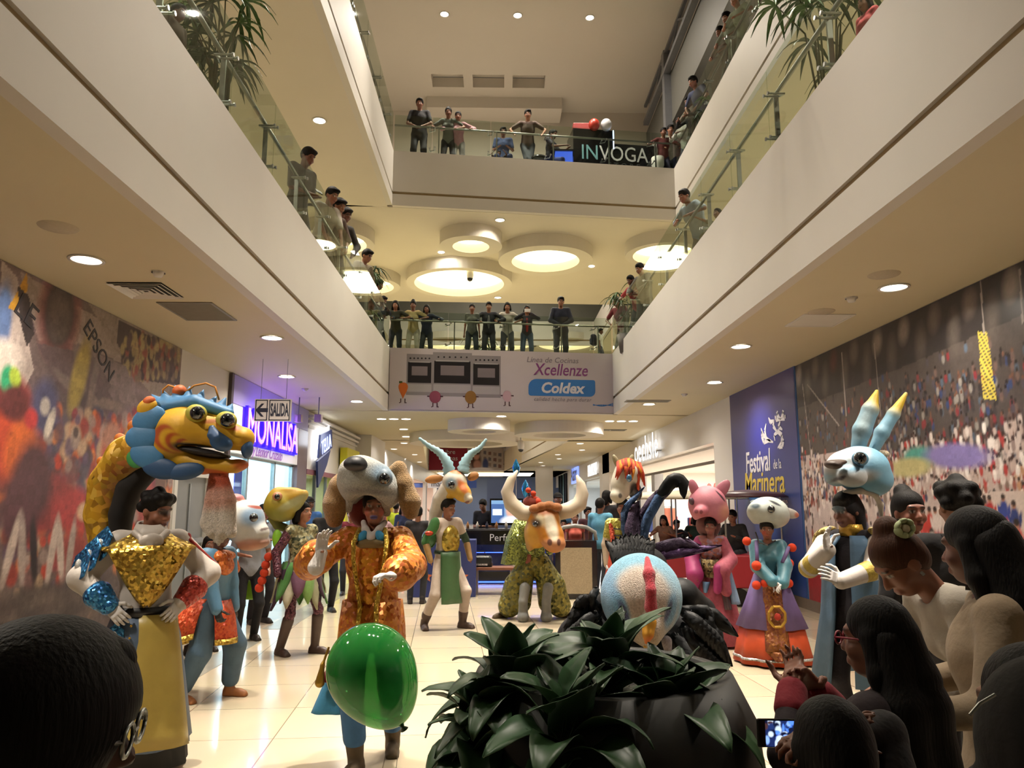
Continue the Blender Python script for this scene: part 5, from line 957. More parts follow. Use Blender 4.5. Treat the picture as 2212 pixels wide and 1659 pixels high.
def start(label, loc, face, H, pose, fem=False, skin='#80513c', vox=.0085, hair='short', hairm=None, paint=None, lips='#6a3a36', t=-.012, arms=(0, 0), face_only=False):
    root = empty('person', loc, R(face)); tag(root, label, 'person', 'costumed performers'); J = skel(H, fem=fem, **pose); s = J['s']; hd, pt = head_prims(J, skin, lips=lips, paint=paint)
    o = torso_prims(J, t, 1, skin, fem) + [Cp(J['neck'] - J['t2'] * .05 * s, J['hc'] + J['mh'] @ V3(0, .02, -.05) * s, .05 * s, .048 * s, skin, .03)] + hd
    for i in (0, 1): d = nrm(J['wr'][i] - J['el'][i]); o += arm_prims(J, i, -.01, skin) + [El(J['wr'][i] + d * .035 * s, V3(.016, .007, .034) * s, skin, dirm(d), .02)] + leg_prims(J, i, -.014, skin) + [Cp(J['an'][i], J['ft'][i] + V3(0, -.01, .05) * s, .032 * s, .024 * s, skin)]
    blob('body', o + pt, vox, SKIN, root, k=.02 * s, soft=.005)
    if hair: hair_obj(J, hair, hairm or HAIRM, root, vox)
    return root, J, s
def garment(name, J, root, mat, t=.02, arms=(1, 1), g=1.0, vox=.011, low=True, rr=(.047, .040, .030), fem=False, cut=.0, k=.03):
    s = J['s']; o = torso_prims(J, t, g, None, fem, low)
    for i in (0, 1):
        if arms[i]: o += arm_prims(J, i, t, None, arms[i], rr)
    o += [El(J['neck'] + J['mh'] @ V3(0, -.03, .03) * s, V3(.06, .07, .05) * s, None, None, .01, '-')]
    return blob(name, o, vox, mat, root, k=k * s)
def trousers(J, root, mat, t=.02, rr=(.078, .056, .040), vox=.011, upto=1.0, name='trousers'):
    s = J['s']; o = [El(J['hip'], V3(.165, .12, .13) * s, None, J['mp'], .04)]
    for i in (0, 1): o += leg_prims(J, i, t, None, upto, rr)
    return blob(name, o, vox, mat, root, k=.03 * s)
def glove(J, i, root, d, pn, curl=.5, mat=None, vox=.0048, size=1.05, cuff=.06):
    s = J['s']; sg = (-1, 1)[i]; dd = nrm(J['wr'][i] - J['el'][i]); o = hand_prims(J['wr'][i], d, pn, -sg, s, curl, None, size) + [Cp(J['wr'][i] - dd * cuff * s, J['wr'][i] + nrm(d) * .02 * s, .036 * s, .032 * s, None, .015)]
    return blob('glove', o, vox, mat or GLOVE, root, k=.008)
def ball(name, c, r, mat, par, n=10): o = MB().ball((0, 0, 0), r, n).build(name, mat, par, smooth=True); o.location = c; return o
# ------------------------------------------------------------------ dragon
loc = gp(285, 1668); Yd = loc.y; root, J, s = start('person in a dragon costume with a yellow dragon head arching above, hands on hips', loc, 28, 1.66, dict(hands=((-.20, -.12, 1.0), (.20, -.12, 1.0)), poles=((-1, .25, -.1), (1, .25, -.1)), head=(40, 14), lean=-2), skin='#8a5a44', hair='curly', paint=[((0, -.08, .008), (.06, .03, .022), '#2c1c1c', .5)])
SATW = M('white_satin', '#bdb4ac', .5, noise=(9, .05), bump=(9, .6), sheen=.2); garment('blouse', J, root, SATW, .02, rr=(.052, .056, .036), vox=.01)
glove(J, 0, root, (.5, -.45, -.55), (.5, .5, -.5), .55); glove(J, 1, root, (-.5, -.45, -.55), (-.5, .5, -.5), .55)
f = V3(0, -1, 0); loft('bib_collar', [((0, -.01, 1.47 * s), .075, .085, 0, 1, (0, .0)), ((0, -.02, 1.43 * s), .14, .12, 0, 1, (0, .1)), ((0, -.03, 1.385 * s), .235, .16, .02, 2, (0, .1)), ((0, -.035, 1.36 * s), .275, .175, .02, 2, (0, .12))], GOLDSEQ, root, thick=.014)
mb = MB(); xs = np.linspace(-1, 1, 13); V = []; F = []
for r_ in range(9):
    q = r_ / 8.
    for x in xs: w = .225 * (1 - q) ** .8 + .012; V.append((x * w, -.155 - .045 * (1 - x * x) - .01 * math.sin(q * 3), 1.385 * s - q * .36 * s - .02 * abs(x)))
for r_ in range(8):
    for c_ in range(12): i = r_ * 13 + c_; F.append((i, i + 1, i + 14, i + 13))
mb.add(V, F); solid(mb.build('bib_front', GOLDSEQ, root, smooth=True), .014)
loft('cowl_scarf', [((0, -.03, 1.44 * s), .098, .105, .05, 5, (0, .25)), ((0, -.03, 1.48 * s), .088, .09, .06, 5, (0, .2)), ((0, -.015, 1.52 * s), .075, .078, .05, 4, (0, .2))], SATW, root, thick=.012)
blob('scarf_fold', [El((0, -.16, 1.40 * s), (.07, .035, .06), None, (20, 0, 0)), El((0, -.175, 1.33 * s), (.03, .02, .08)), Cp((-.09, -.1, 1.46 * s), (.0, -.17, 1.37 * s), .022), Cp((.09, -.1, 1.46 * s), (.0, -.17, 1.37 * s), .022)], .009, SATW, root, k=.02)
loft('belt', [((0, 0, 1.00 * s), .172, .138, 0, 1), ((0, 0, .945 * s), .178, .142, 0, 1)], M('black_belt', '#121114', .5, noise=(20, .1)), root, thick=.012)
SATB = M('blue_grey_satin', '#51627a', .5, noise=(9, .08), bump=(8, .5)); loft('skirt', [((0, 0, .965 * s), .17, .135, .01, 8), ((0, 0, .8 * s), .215, .175, .04, 9), ((0, 0, .5 * s), .26, .22, .06, 9), ((0, 0, .17 * s), .31, .26, .07, 9)], SATB, root, thick=.008)
loft('black_underskirt', [((0, 0, .6 * s), .24, .2, .03, 9), ((0, 0, .04), .30, .25, .05, 9)], M('black_cloth', '#0e0d0e', .8, noise=(9, .1)), root, thick=.008)
def apron(name, mat, par, x0, x1, w0, w1, z0, z1, y0, y1, nz=10, nx=9, wob=.012):
    V = []; F = []
    for i in range(nz + 1):
        q = i / nz
        for j in range(nx + 1): u = j / nx * 2 - 1; V.append((x0 + (x1 - x0) * q + u * (w0 + (w1 - w0) * q), y0 + (y1 - y0) * q + .05 * u * u + wob * math.sin(u * 5 + q * 2) * q, z0 + (z1 - z0) * q))
    for i in range(nz):
        for j in range(nx): a = i * (nx + 1) + j; F.append((a, a + 1, a + nx + 2, a + nx + 1))
    return solid(mesh_obj(name, V, F, mat, par, smooth=True), .008)
apron('apron_panel', SATIN_Y, root, .05, .08, .13, .2, .955 * s, .19 * s, -.155, -.30)
for i in range(9): ball('apron_stud', (-.075 - .004 * i, -.165 - .0125 * i, (.9 - .07 * i) * s), .008, GOLDP, root, 5)
def hexplate(name, c, r, n, mat, par, t=.012, gem=True):
    m = dirm(n); mb = MB(); P = [c + m @ V3(r * math.cos(a) * .8, r * math.sin(a) * 1.15, 0) for a in [math.pi / 3 * i + math.pi / 6 for i in range(6)]]; mb.prism(P, nrm(n), t); o = bevel(mb.build(name, mat, par), .004)
    if gem: g = MB().ball((0, 0, 0), 1, 6).build('gem', SLVSEQ, o, smooth=True); g.scale = (.02, .012, .04); g.location = c + nrm(n) * (t + .004)
    return o
for k, (t_, r_) in enumerate(((.18, .085), (.48, .085), (.75, .08))):
    a, e, w = J['sh'][0], J['el'][0], J['wr'][0]; c_ = a + (e - a) * t_; out = nrm((-.75, -.5, .25)); hexplate('sleeve_scale', c_ + out * .07 * s, r_ * 1.25, out, BLUESEQ, root)
cu = J['el'][0] + (J['wr'][0] - J['el'][0]) * .62; cw = J['el'][0] + (J['wr'][0] - J['el'][0]) * .98; blob('blue_cuff', [Cp(cu, cw, .084, .06)], .008, BLUESEQ, root)
cu = J['el'][1] + (J['wr'][1] - J['el'][1]) * .55; cw = J['el'][1] + (J['wr'][1] - J['el'][1]) * .95; blob('red_cuff', [Cp(cu, cw, .084, .06)], .008, M_glitter('red_sequins', '#7a1c18', '#c04a3c', 80, .4, .4), root)
blob('red_shoulder_fringe', [Cp(J['sh'][1] + V3(.05, -.02, .03), J['sh'][1] + V3(.1, -.02, -.2), .02, .012), Cp(J['sh'][1] + V3(.06, -.05, .0), J['el'][1] + V3(.05, -.02, .05), .016, .01)], .008, cloth('#8c2c26'), root)
for c_, r_ in ((V3(-.16, -.13, .83), .075), (V3(-.2, -.13, .66), .09), (V3(-.15, -.17, .74), .05)): hexplate('hip_scale', c_ * s, r_, (-.35, -.9, .1), BLUESEQ, root)
b = PXB(Yd, root); YEL, ORG, BLU_, DBL = '#c8981c', '#b8561c', '#3f74a0', '#24466e'
SCALE = M_glitter('dragon_scales', '#a8761a', '#b8901f', 22, .0, .5, vc=True); SCALE.node_tree.nodes['Principled BSDF'].inputs['Metallic'].default_value = 0
b.blob('dragon_neck', b.c([(232, 1172, .22), (226, 1110, .2), (240, 1045, .17), (280, 990, .1), (345, 955, .03), (390, 945, 0)], [36, 40, 44, 48, 44, 40], YEL) + [b.pt(300, 1040, 70, 95, '#8a4a18', -38, .1, 200, .5), b.pt(345, 1020, 60, 30, '#1c1614', 20, .05, 200, .3)], SCALE, vox=.014)
b.blob('neck_lining', b.c([(258, 1170, .16), (262, 1110, .13), (282, 1050, .1), (330, 1000, .06)], [22, 24, 28, 26]), M('black_lining', '#14100f', .9, noise=(9, .1)), vox=.014)
for px, py, r_ in ((222, 1000, 12), (262, 952, 14), (292, 925, 15), (206, 1055, 10)): b.blob('back_ridge', [b.e(px, py, r_, r_ * 1.3, r_ * .5, '#b8641c', 40, .1)], FOAM, vox=.008)
H_ = b.blob('dragon_head', [b.e(405, 925, 70, 50, 52, YEL)] + b.c([(410, 930, -.02), (470, 935, -.03), (520, 948, -.03)], [50, 36, 25], YEL) + [b.e(530, 948, 17, 21, 26, YEL, 0, -.03), b.e(372, 955, 40, 46, 44, YEL)] + b.c([(375, 990, 0), (440, 1003, -.03), (508, 1008, -.04)], [26, 19, 14], YEL) + [b.e(520, 1004, 16, 11, 18, ORG, 0, -.04), b.e(447, 975, 60, 9, 60, None, -10, -.04, .012, '-'),
    b.pt(385, 945, 46, 42, '#a04414', soft=.05), b.pt(393, 948, 41, 36, YEL, soft=.06), b.pt(399, 952, 33, 29, '#a04414', soft=.06), b.pt(407, 955, 28, 23, YEL, soft=.08), b.pt(413, 960, 20, 16, '#a04414', soft=.08), b.pt(421, 962, 16, 11, YEL, soft=.1), b.pt(505, 925, 30, 8, ORG, -12), b.pt(470, 915, 28, 7, '#a8601c', 8), b.pt(440, 1020, 70, 9, ORG, -5), b.pt(447, 975, 60, 12, '#1a0f0d', -10, ry=200)], FOAM, vox=.009, k=.03)
b.blob('mouth_dark', [b.e(440, 977, 58, 8, 40, '#170c0b', -10, -.02)], M('mouth_black', '#130a0a', .7, noise=(9, .1)), H_, vox=.008)  # near-black ovoid filling the open mouth
b.blob('whisker_swirl', [b.e(478, 957, 24, 17, 14, DBL, -20, -.13)] + b.c([(456, 940, -.15), (458, 925, -.14), (470, 945, -.15)], [8, 5, 12], DBL) + [b.e(534, 968, 12, 22, 16, DBL, 0, -.05)], FOAM, H_, vox=.007)
mane = []
for px, py, tx, ty in ((345, 872, 328, 852), (362, 868, 350, 842), (384, 866, 378, 832), (405, 866, 410, 834), (428, 868, 440, 842), (452, 878, 468, 856), (474, 884, 488, 858), (492, 892, 502, 872), (345, 885, 322, 880)): mane += b.c([(px, py, -.02), (tx, ty, .0)], [14, 1.5], BLU_)
b.blob('blue_mane', mane + b.c([(350, 880, -.03), (420, 870, -.06), (495, 892, -.06)], [14, 16, 10], BLU_), FOAM, H_, vox=.008)
for px, py, rx, rz, rot, col in ((322, 905, 36, 27, 25, BLU_), (308, 945, 36, 27, 0, BLU_), (318, 985, 38, 26, -25, BLU_), (348, 1012, 40, 22, -12, DBL), (400, 1018, 40, 18, 8, DBL), (296, 985, 22, 26, 0, '#3f8a4a'), (318, 880, 22, 18, 30, YEL), (322, 868, 14, 12, 30, ORG)): b.blob('ear_frill', [b.e(px, py, rx, rz, 9, col, rot, -.10 if col != '#3f8a4a' else -.05)], FOAM, H_, vox=.008)
for px, py in ((424, 893), (489, 908)):
    e_ = b.blob('eye_rim', [b.e(px, py, 22, 19, 16, '#a8a03c', -10, -.14 if px < 450 else -.1)], FOAM, H_, vox=.006); q = b.P(px + 2, py, -.175 if px < 450 else -.14); o = ball('eye', (0, 0, 0), 15 * b.s, GLOSS, e_); o.location = root.matrix_basis.inverted() @ Vector(q)
ORP = M('orange_wire', '#c07a1c', .5, noise=(9, .05)); b.tube('antenna', [(352, 862, -.02), (352, 842, -.02), (364, 832, -.02), (376, 836, -.02), (380, 852, -.02)], 2.2, ORP, H_); b.tube('antenna', [(402, 846, -.02), (420, 833, -.02), (445, 828, -.02), (465, 836, -.02), (473, 864, -.02)], 2.2, ORP, H_)
b.blob('crown_knob', [b.e(388, 846, 15, 15, 15, '#c05a1c', 0, .0)], FOAM, H_, vox=.007)
beard = [];
for i in range(9): x = 458 + i * 5.5 - 8; beard += b.c([(472 + (i - 4) * 3, 1022, -.02), (x + 4, 1080, -.03 + .015 * (i % 3)), (x + (i - 4) * 1.5, 1130 + 10 * (i % 3), -.03), (x + (i - 4) * 2.5, 1178 - abs(i - 4) * 8, -.03)], [7, 11, 11, 3], '#cfc4b8')
b.blob('beard', beard + [b.pt(472, 1030, 60, 40, '#a8482c', 0, 0, 200, .5), b.pt(470, 1078, 60, 22, '#c09080', 0, 0, 200, .6)], FUR, H_, vox=.009, k=.012)
for i in (0, 1): shoe(J, i, cloth('#1a1818', .5), root, .011)
# ------------------------------------------------------------------ monkey
loc = gp(448, 1510); Ym = loc.y; root, J, s = start('child performer in a white-faced monkey mask, orange tunic skirt and baggy blue trousers', loc, 72, 1.42, dict(feet=((-.16, .12, 0), (.15, -.12, 0)), hands=((-.17, -.2, .66), (.15, -.1, .70)), poles=((-.6, 1, -.3), (.6, 1, -.2)), head=(0, 4), lean=2), skin='#5a3a2e', vox=.011)
SATD = M('dusty_blue_satin', '#48708c', .55, noise=(9, .1), bump=(12, .7)); garment('jacket', J, root, SATD, .022, rr=(.06, .05, .036)); trousers(J, root, M('baggy_blue', '#3c5468', .7, noise=(9, .15), bump=(14, .8)), .03, (.085, .082, .05), upto=.9)
for i in (0, 1): shoe(J, i, M('tan_boot', '#8a5428', .55, noise=(14, .1)), root, .01, boot=.14)
RO = M_glitter('red_orange_sequins', '#b8341c', '#d8602c', 60, .2, .5)
def wedge(name, mat, trim, rings, parent): o = loft(name, rings, mat, parent, n=30, thick=.012); loft('trim', [rings[-1], (V3(rings[-1][0]) - V3(0, 0, .045), rings[-1][1] * 1.03, rings[-1][2] * 1.03, *rings[-1][3:])], trim, o, n=30, thick=.016); return o
ar = (R(-20), R(200)); wedge('tail_skirt', RO, GOLDSEQ, [((0, 0, .82), .14, .11, .02, 5, (0, 0), ar), ((0, .06, .68), .22, .24, .05, 5, (0, -.05), ar), ((0, .12, .52), .28, .44, .07, 5, (0, -.3), ar)], root)
ar = (R(215), R(325)); wedge('front_apron', RO, GOLDSEQ, [((0, 0, .80), .14, .13, .0, 5, (0, 0), ar), ((0, -.02, .66), .15, .17, .0, 5, (0, 0), ar), ((0, -.03, .5), .16, .19, .0, 5, (0, 0), ar)], root)
blob('shoulder_cape', [El((0, 0, 1.16), (.19, .13, .06)), Cp((-.14, -.03, 1.16), (-.2, -.04, 1.04), .05), Cp((.14, -.03, 1.16), (.2, -.04, 1.04), .05), El((0, -.1, 1.08), (.1, .05, .08))], .011, M_glitter('orange_sequins', '#a84a1c', '#d87a30', 70, .3, .4), root)
for i in (0, 1): cu = J['el'][i] + (J['wr'][i] - J['el'][i]) * .35; blob('gold_cuff', [Cp(cu, J['wr'][i], .05, .042)], .009, GOLDSEQ, root); d = nrm(J['wr'][i] - J['el'][i]); glove(J, i, root, d, (0, 0, -1) if i else (1, 0, 0), .9, M('black_glove', '#17161a', .6, noise=(20, .1)), .006)
b = PXB(Ym, root); WM = '#c4c2bc'
H_ = b.blob('monkey_mask', [b.e(528, 1128, 42, 46, 40, WM), b.e(556, 1150, 24, 22, 26, WM, 0, -.02), b.e(566, 1172, 15, 9, 20, '#3a2420', 8, -.02), b.e(545, 1175, 30, 14, 28, '#b8a08c', 6, -.0), b.pt(508, 1130, 20, 60, '#5a7896', 8, .1, 80, .5), b.pt(545, 1115, 22, 20, '#8098b0', 0, -.1, 60, .5), b.pt(552, 1096, 18, 3, '#8c3a2c', -12, -.1, 60), b.pt(545, 1176, 34, 12, '#a8745c', 6, 0, 80, .5), b.pt(572, 1143, 6, 3, '#6a5a58', 20, -.05, 60)], FOAM, vox=.009, k=.03)
b.blob('hair_crest', b.c([(520, 1096, .02), (508, 1085, .02), (496, 1095, .04), (490, 1115, .05)], [18, 16, 16, 12], '#b87a5c') + [b.e(505, 1078, 20, 9, 20, '#c0788a', 10, .02), b.pt(500, 1098, 20, 7, '#d0a828', -18, -.1, 90), b.pt(515, 1086, 30, 3, '#d8d0c8', -25, -.05, 90), b.pt(528, 1098, 30, 3, '#a03c2c', -30, -.05, 90), b.pt(488, 1115, 12, 14, '#4a6a90', 0, 0, 90)], FOAM, H_, vox=.008)
q = root.matrix_basis.inverted() @ Vector(b.P(548, 1118, -.17)); o = ball('eye', q, 9 * b.s, GLOSS, H_); b.blob('ear', [b.e(502, 1140, 10, 15, 6, '#a89c94', 0, -.1)], FOAM, H_, vox=.007)
b.tube('tail', [(432, 1400, .1), (415, 1392, .1), (402, 1398, .1), (400, 1412, .1), (408, 1422, .1), (420, 1418, .1)], [5, 5, 5, 5, 4, 3], M('dark_tail', '#2a2222', .8, noise=(30, .2)))
# ------------------------------------------------------------------ snake
loc = gp(640, 1414); Ys = loc.y; root, J, s = start('woman performer in a yellow snake mask with a ragged pointed skirt and tall brown boots', loc, 50, 1.6, dict(feet=((-.13, .1, 0), (.18, -.10, 0)), hands=((-.28, .0, .86), (.2, -.1, .86)), poles=((-.6, 1, -.2), (.6, 1, -.3)), head=(18, -4)), True, '#94634a', .01, hair='bob', lips='#8a2c34')
SNK = M_glitter('snake_print', '#2a3420', '#a8a078', 38, .1, .6); garment('bodice', J, root, SNK, .014, (.25, .25), fem=True); trousers(J, root, MAROONSEQ, .004, (.07, .05, .036), upto=.9)
for i in (0, 1): shoe(J, i, M('brown_boot', '#3a2820', .5, noise=(14, .15)), root, .01, boot=.34, yaw=(-5, 25)[i]); blob('sleeve', arm_prims(J, i, .014, None, 1.0), .011, MAROONSEQ, root)
rs = random.Random(4)
for k in range(16): # pointed strips of cloth
    a = 2 * math.pi * k / 16 + .2; col = ('#8d8c70', '#33202f', '#3f6a34', '#a09a84', '#5a3a4c', '#6a8a4a')[k % 6]; L = .36 + .14 * ((k * 7) % 5) / 4; p = V3(math.cos(a) * .15, math.sin(a) * .12, .98); d = V3(math.cos(a), math.sin(a) * .9, 0); tn = V3(-math.sin(a), math.cos(a), 0); V = []; F = []
    for i in range(7):
        q = i / 6; w = .085 * (1 - q) ** .7 * (1 + .8 * q) + .004; c_ = p + d * (.15 * q ** .7) - V3(0, 0, L * q)
        for j in (-1, -.33, .33, 1): V.append(c_ + tn * w * j + d * (.02 * (1 - j * j) + .012 * math.sin(6 * q + k)))
    for i in range(6):
        for j in range(3): n_ = i * 4 + j; F.append((n_, n_ + 1, n_ + 5, n_ + 4))
    solid(mesh_obj('skirt_strip', V, F, cloth(col), root, smooth=True), .008)
b = PXB(Ys, root); o = b.blob('shoulder_oval', [b.e(600, 1167, 11, 22, 8, '#7fb828', 8, -.12)], FOAM, vox=.008)
for i, (px, py) in enumerate(((580, 1203), (574, 1220), (571, 1237), (566, 1254), (560, 1270))): ball('red_pompom', root.matrix_basis.inverted() @ Vector(b.P(px, py, -.12)), 9 * b.s, cloth('#c03c20'), root, 8)
H_ = b.blob('snake_mask', [b.e(610, 1092, 38, 34, 36, '#a0902c')] + b.c([(605, 1078, 0), (632, 1075, -.04), (656, 1068, -.08)], [26, 19, 10], '#b08a20') + b.c([(612, 1102, 0), (640, 1090, -.05), (655, 1076, -.08)], [22, 13, 7], '#98985c') + [b.e(628, 1060, 22, 6, 16, '#b08420', 0, -.03), b.pt(635, 1088, 36, 8, '#a8a878', 32, -.05, 90, .4), b.pt(600, 1112, 30, 14, '#7d7c2c', 0, 0, 90, .5)], FOAM, vox=.01, k=.03)
e_ = b.blob('eye_rim', [b.e(599, 1072, 10, 9, 8, '#b88060', 0, -.17)], FOAM, H_, vox=.006); ball('eye', root.matrix_basis.inverted() @ Vector(b.P(599, 1073, -.21)), 6 * b.s, GLOSS, e_)
b.blob('mask_collar', b.c([(590, 1120, .02), (600, 1135, .02), (615, 1140, .05)], [10, 9, 9], '#6a6a2c'), FOAM, H_, vox=.01)
# ------------------------------------------------------------------ dog
loc = gp(795, 1648); Yg = loc.y; root, J, s = start('man in a dog mask with tan floppy ears and an orange brocade coat, striding forward', loc, 0, 1.68, dict(feet=((-.05, -.18, 0), (.12, .22, .0)), hip=.90, hands=((-.28, -.30, 1.30), (.20, -.46, 1.18)), poles=((-1, .1, -.7), (1, .4, -.6)), head=(4, -4)), skin='#8a5a46', lips='#4a4a80', paint=[((.05, -.07, -.03), (.02, .03, .03), '#a85a4a', .5), ((-.05, -.07, -.03), (.02, .03, .03), '#a85a4a', .5)], vox=.0075)
for m_ in (): pass
BT = M('blue_trousers', '#2c5a86', .75, noise=(12, .12), bump=(20, .5)); trousers(J, root, BT, .018, (.08, .06, .05), upto=.86)
for i in (0, 1): shoe(J, i, M('brown_suede', '#4a3c28', .75, noise=(14, .15)), root, .009, boot=.17)
garment('coat', J, root, ORBRO, .026, (.84, .84), vox=.01, rr=(.056, .07, .095)); loft('coat_skirt', [((0, 0, 1.0 * s), .185, .15, .01, 6), ((0, 0, .85 * s), .2, .175, .03, 6), ((0, 0, .70 * s), .205, .185, .05, 6)], ORBRO, root, thick=.014)
GB_ = M_glitter('gold_braid', '#9a7a2c', '#d8b84a', 110, .6, .3)
for sg in (-1, 1):
    pts = [(sg * .08, -.09, 1.46 * s), (sg * .105, -.165, 1.38 * s), (sg * .1, -.185, 1.28 * s), (sg * .075, -.172, 1.12 * s), (sg * .05, -.17, .98 * s), (sg * .06, -.2, .82 * s), (sg * .07, -.205, .70 * s)]; MB().tube(pts, .016, 6).build('gold_trim', GB_, root, smooth=True)
blob('vest_front', [El((0, -.115, 1.23 * s), (.09, .06, .17)), El((0, -.11, 1.06 * s), (.06, .055, .14))], .01, M_glitter('orange_panel', '#b85c18', '#e0a030', 50, .35, .4), root); blob('yoke', [El((0, -.125, 1.365 * s), (.10, .05, .035))], .008, cloth('#6a5838'), root)
blob('white_collar', Chain([V3(-.07, -.03, 1.50) * s, V3(-.045, -.10, 1.455) * s, V3(0, -.135, 1.40) * s], [.018, .022, .022]) + Chain([V3(.07, -.03, 1.50) * s, V3(.045, -.10, 1.455) * s, V3(0, -.135, 1.40) * s], [.018, .022, .022]), .007, cloth('#c0b8b4'), root); [blob('blue_neckline', [El((x * .055, -.125, 1.41 * s), (.03, .025, .045), None, (0, -x * 30, 0))], .007, cloth('#3c8ab8'), root) for x in (-1, 1)]
for i in (0, 1):
    e, w = J['el'][i], J['wr'][i]; blob('blue_cuff', [Cp(e + (w - e) * .55, e + (w - e) * .86, .088, .066)], .009, cloth('#3a6a98'), root)
glove(J, 0, root, (.15, -.2, 1), (.6, -.7, 0), .35, cuff=.1); glove(J, 1, root, (-.75, -.5, .1), (-.3, -.3, -.9), .9, cuff=.1)
blob('raised_forearm_glove', [Cp(J['wr'][0], J['wr'][0] + V3(-.02, -.02, -.08), .045, .05)], .008, GLOVE, root)
apron('red_sash', cloth('#7a2030'), root, -.15, -.21, .05, .075, .74 * s, .52 * s, -.14, -.16); apron('sky_blue_cloth', cloth('#4a94c0'), root, -.16, -.22, .07, .12, .62 * s, .33 * s, -.1, -.16); blob('gold_tassel', [Cp((-.24, -.15, .72), (-.27, -.17, .62), .008), Cp((-.27, -.17, .62), (-.28, -.18, .52), .012, .03)], .006, GOLDP, root)
b = PXB(Yg, root); WD = '#b4b4ae'
H_ = b.blob('dog_mask', [b.e(797, 1048, 62, 50, 58, WD, 0, -.02), b.e(778, 1030, 48, 40, 50, WD, 20, -.08), b.e(770, 1010, 34, 24, 34, WD, 10, -.12), b.e(820, 1062, 48, 40, 50, WD), b.e(792, 1110, 40, 46, 60, None, 0, -.08, .03, '-'), b.pt(828, 1022, 24, 22, '#8094a4', 20, -.1, 90, .5), b.pt(790, 1062, 60, 7, '#8c8c8c', -5, -.12, 90, .6), b.pt(745, 1030, 14, 40, '#a8a49a', 0, 0, 90, .5)], FUR, vox=.01, k=.04)
b.blob('mask_rim', b.c([(752, 1100, -.02), (757, 1078, -.06), (780, 1062, -.1), (810, 1064, -.1), (832, 1085, -.06), (836, 1108, -.02)], [8, 8, 7, 7, 8, 8], '#b0aca4'), FUR, H_, vox=.009)
b.blob('nose', [b.e(768, 1004, 24, 14, 22, '#17171c', -4, -.26), b.e(768, 998, 20, 12, 18, '#17171c', 0, -.26)], M('matte_black', '#17171c', .5, noise=(20, .15)), H_, vox=.008)
e_ = b.blob('eye_rim', [b.e(831, 1032, 16, 18, 13, '#6a7a88', 20, -.18)], FOAM, H_, vox=.007); ball('eye', root.matrix_basis.inverted() @ Vector(b.P(830, 1034, -.215)), 12 * b.s, GLOSS, e_)
TAN = '#8d6c42'; b.blob('ear', b.c([(752, 1018, .0), (734, 1050, -.02), (724, 1090, -.02), (722, 1122, -.02)], [14, 22, 24, 17], TAN) + [b.e(724, 1090, 24, 42, 14, TAN, 5, -.02)], FUR, H_, vox=.01); b.blob('ear', b.c([(846, 1020, -.02), (862, 1012, -.02), (872, 1045, -.03), (886, 1085, -.03), (888, 1106, -.03)], [12, 15, 19, 22, 16], '#94744a'), FUR, H_, vox=.01)
b.blob('hood', [b.e(790, 1098, 36, 44, 40, '#2a2020', 0, .14)], cloth('#6a2c28'), vox=.012)
# ------------------------------------------------------------------ antelope
loc = gp(962, 1358); Ya = loc.y; root, J, s = start('man performer in an antelope mask with long ridged pale blue horns and white trousers', loc, 38, 1.68, dict(feet=((-.24, .12, 0), (.22, -.10, 0)), hip=.88, hands=((-.30, -.08, .88), (.30, -.12, .88)), poles=((-1, .6, -.2), (1, .6, -.2)), head=(12, 6)), skin='#80523e', vox=.011, paint=[((.05, -.07, -.03), (.03, .04, .03), '#7a2c24', .5)])
CREAMW = M('cream_white_cloth', '#c4b4a6', .75, noise=(14, .06), bump=(24, .5)); garment('shirt', J, root, CREAMW, .018, (.25, .25)); trousers(J, root, CREAMW, .016, upto=.92)
for i in (0, 1): shoe(J, i, M('dark_brown_boot', '#3c2a20', .6, noise=(14, .15)), root, .01, boot=.12, yaw=(-28, 20)[i])
blob('green_sleeve', [Cp(J['sh'][0], J['el'][0], .075, .055)], .011, cloth('#2f5a2c'), root); blob('green_sleeve', [Cp(J['sh'][1], J['el'][1], .06, .05)], .011, cloth('#26382a'), root)
for i in (0, 1): cu = J['el'][i] + (J['wr'][i] - J['el'][i]) * .2; blob('gold_bracer', [Cp(cu, J['wr'][i], .046, .036)], .009, M('bronze_cloth', '#8a6a3c', .5, noise=(20, .15)), root)
f = -np.cross(J['t2'], J['rx']); blob('gold_chest_plate', [El(J['chest'] + V3(0, -.10, -.07), (.14, .05, .2))], .01, M_glitter('gold_relief', '#7d6a24', '#c9ae4c', 26, .6, .35), root)
apron('green_apron', M('green_satin', '#31552f', .45, noise=(9, .1), bump=(10, .6), sheen=.3), root, 0, .0, .155, .17, .98, .33, -.145, -.2); loft('waistband', [((0, 0, 1.0), .165, .135, 0, 1), ((0, 0, .955), .17, .138, 0, 1)], cloth('#243322'), root, thick=.01)
b = PXB(Ya, root)
for px, py, w_ in ((927, 1164, 'left'), ): ball('shoulder_ball', root.matrix_basis.inverted() @ Vector(b.P(px, py, -.12)), (.1, .1, .125), M('green_foil', '#1f4a26', .25, .3, noise=(9, .1)), root); ball('red_boss', root.matrix_basis.inverted() @ Vector(b.P(px, py - 12, -.2)), (.06, .05, .035), M('red_foil', '#a83a20', .25, .4, noise=(9, .1)), root)
CW = '#c9c2b4'; b.blob('mask_neck', b.c([(938, 1138, .12), (942, 1105, .1), (952, 1078, .06), (968, 1058, .02)], [13, 14, 17, 20], CW), FOAM, vox=.012)
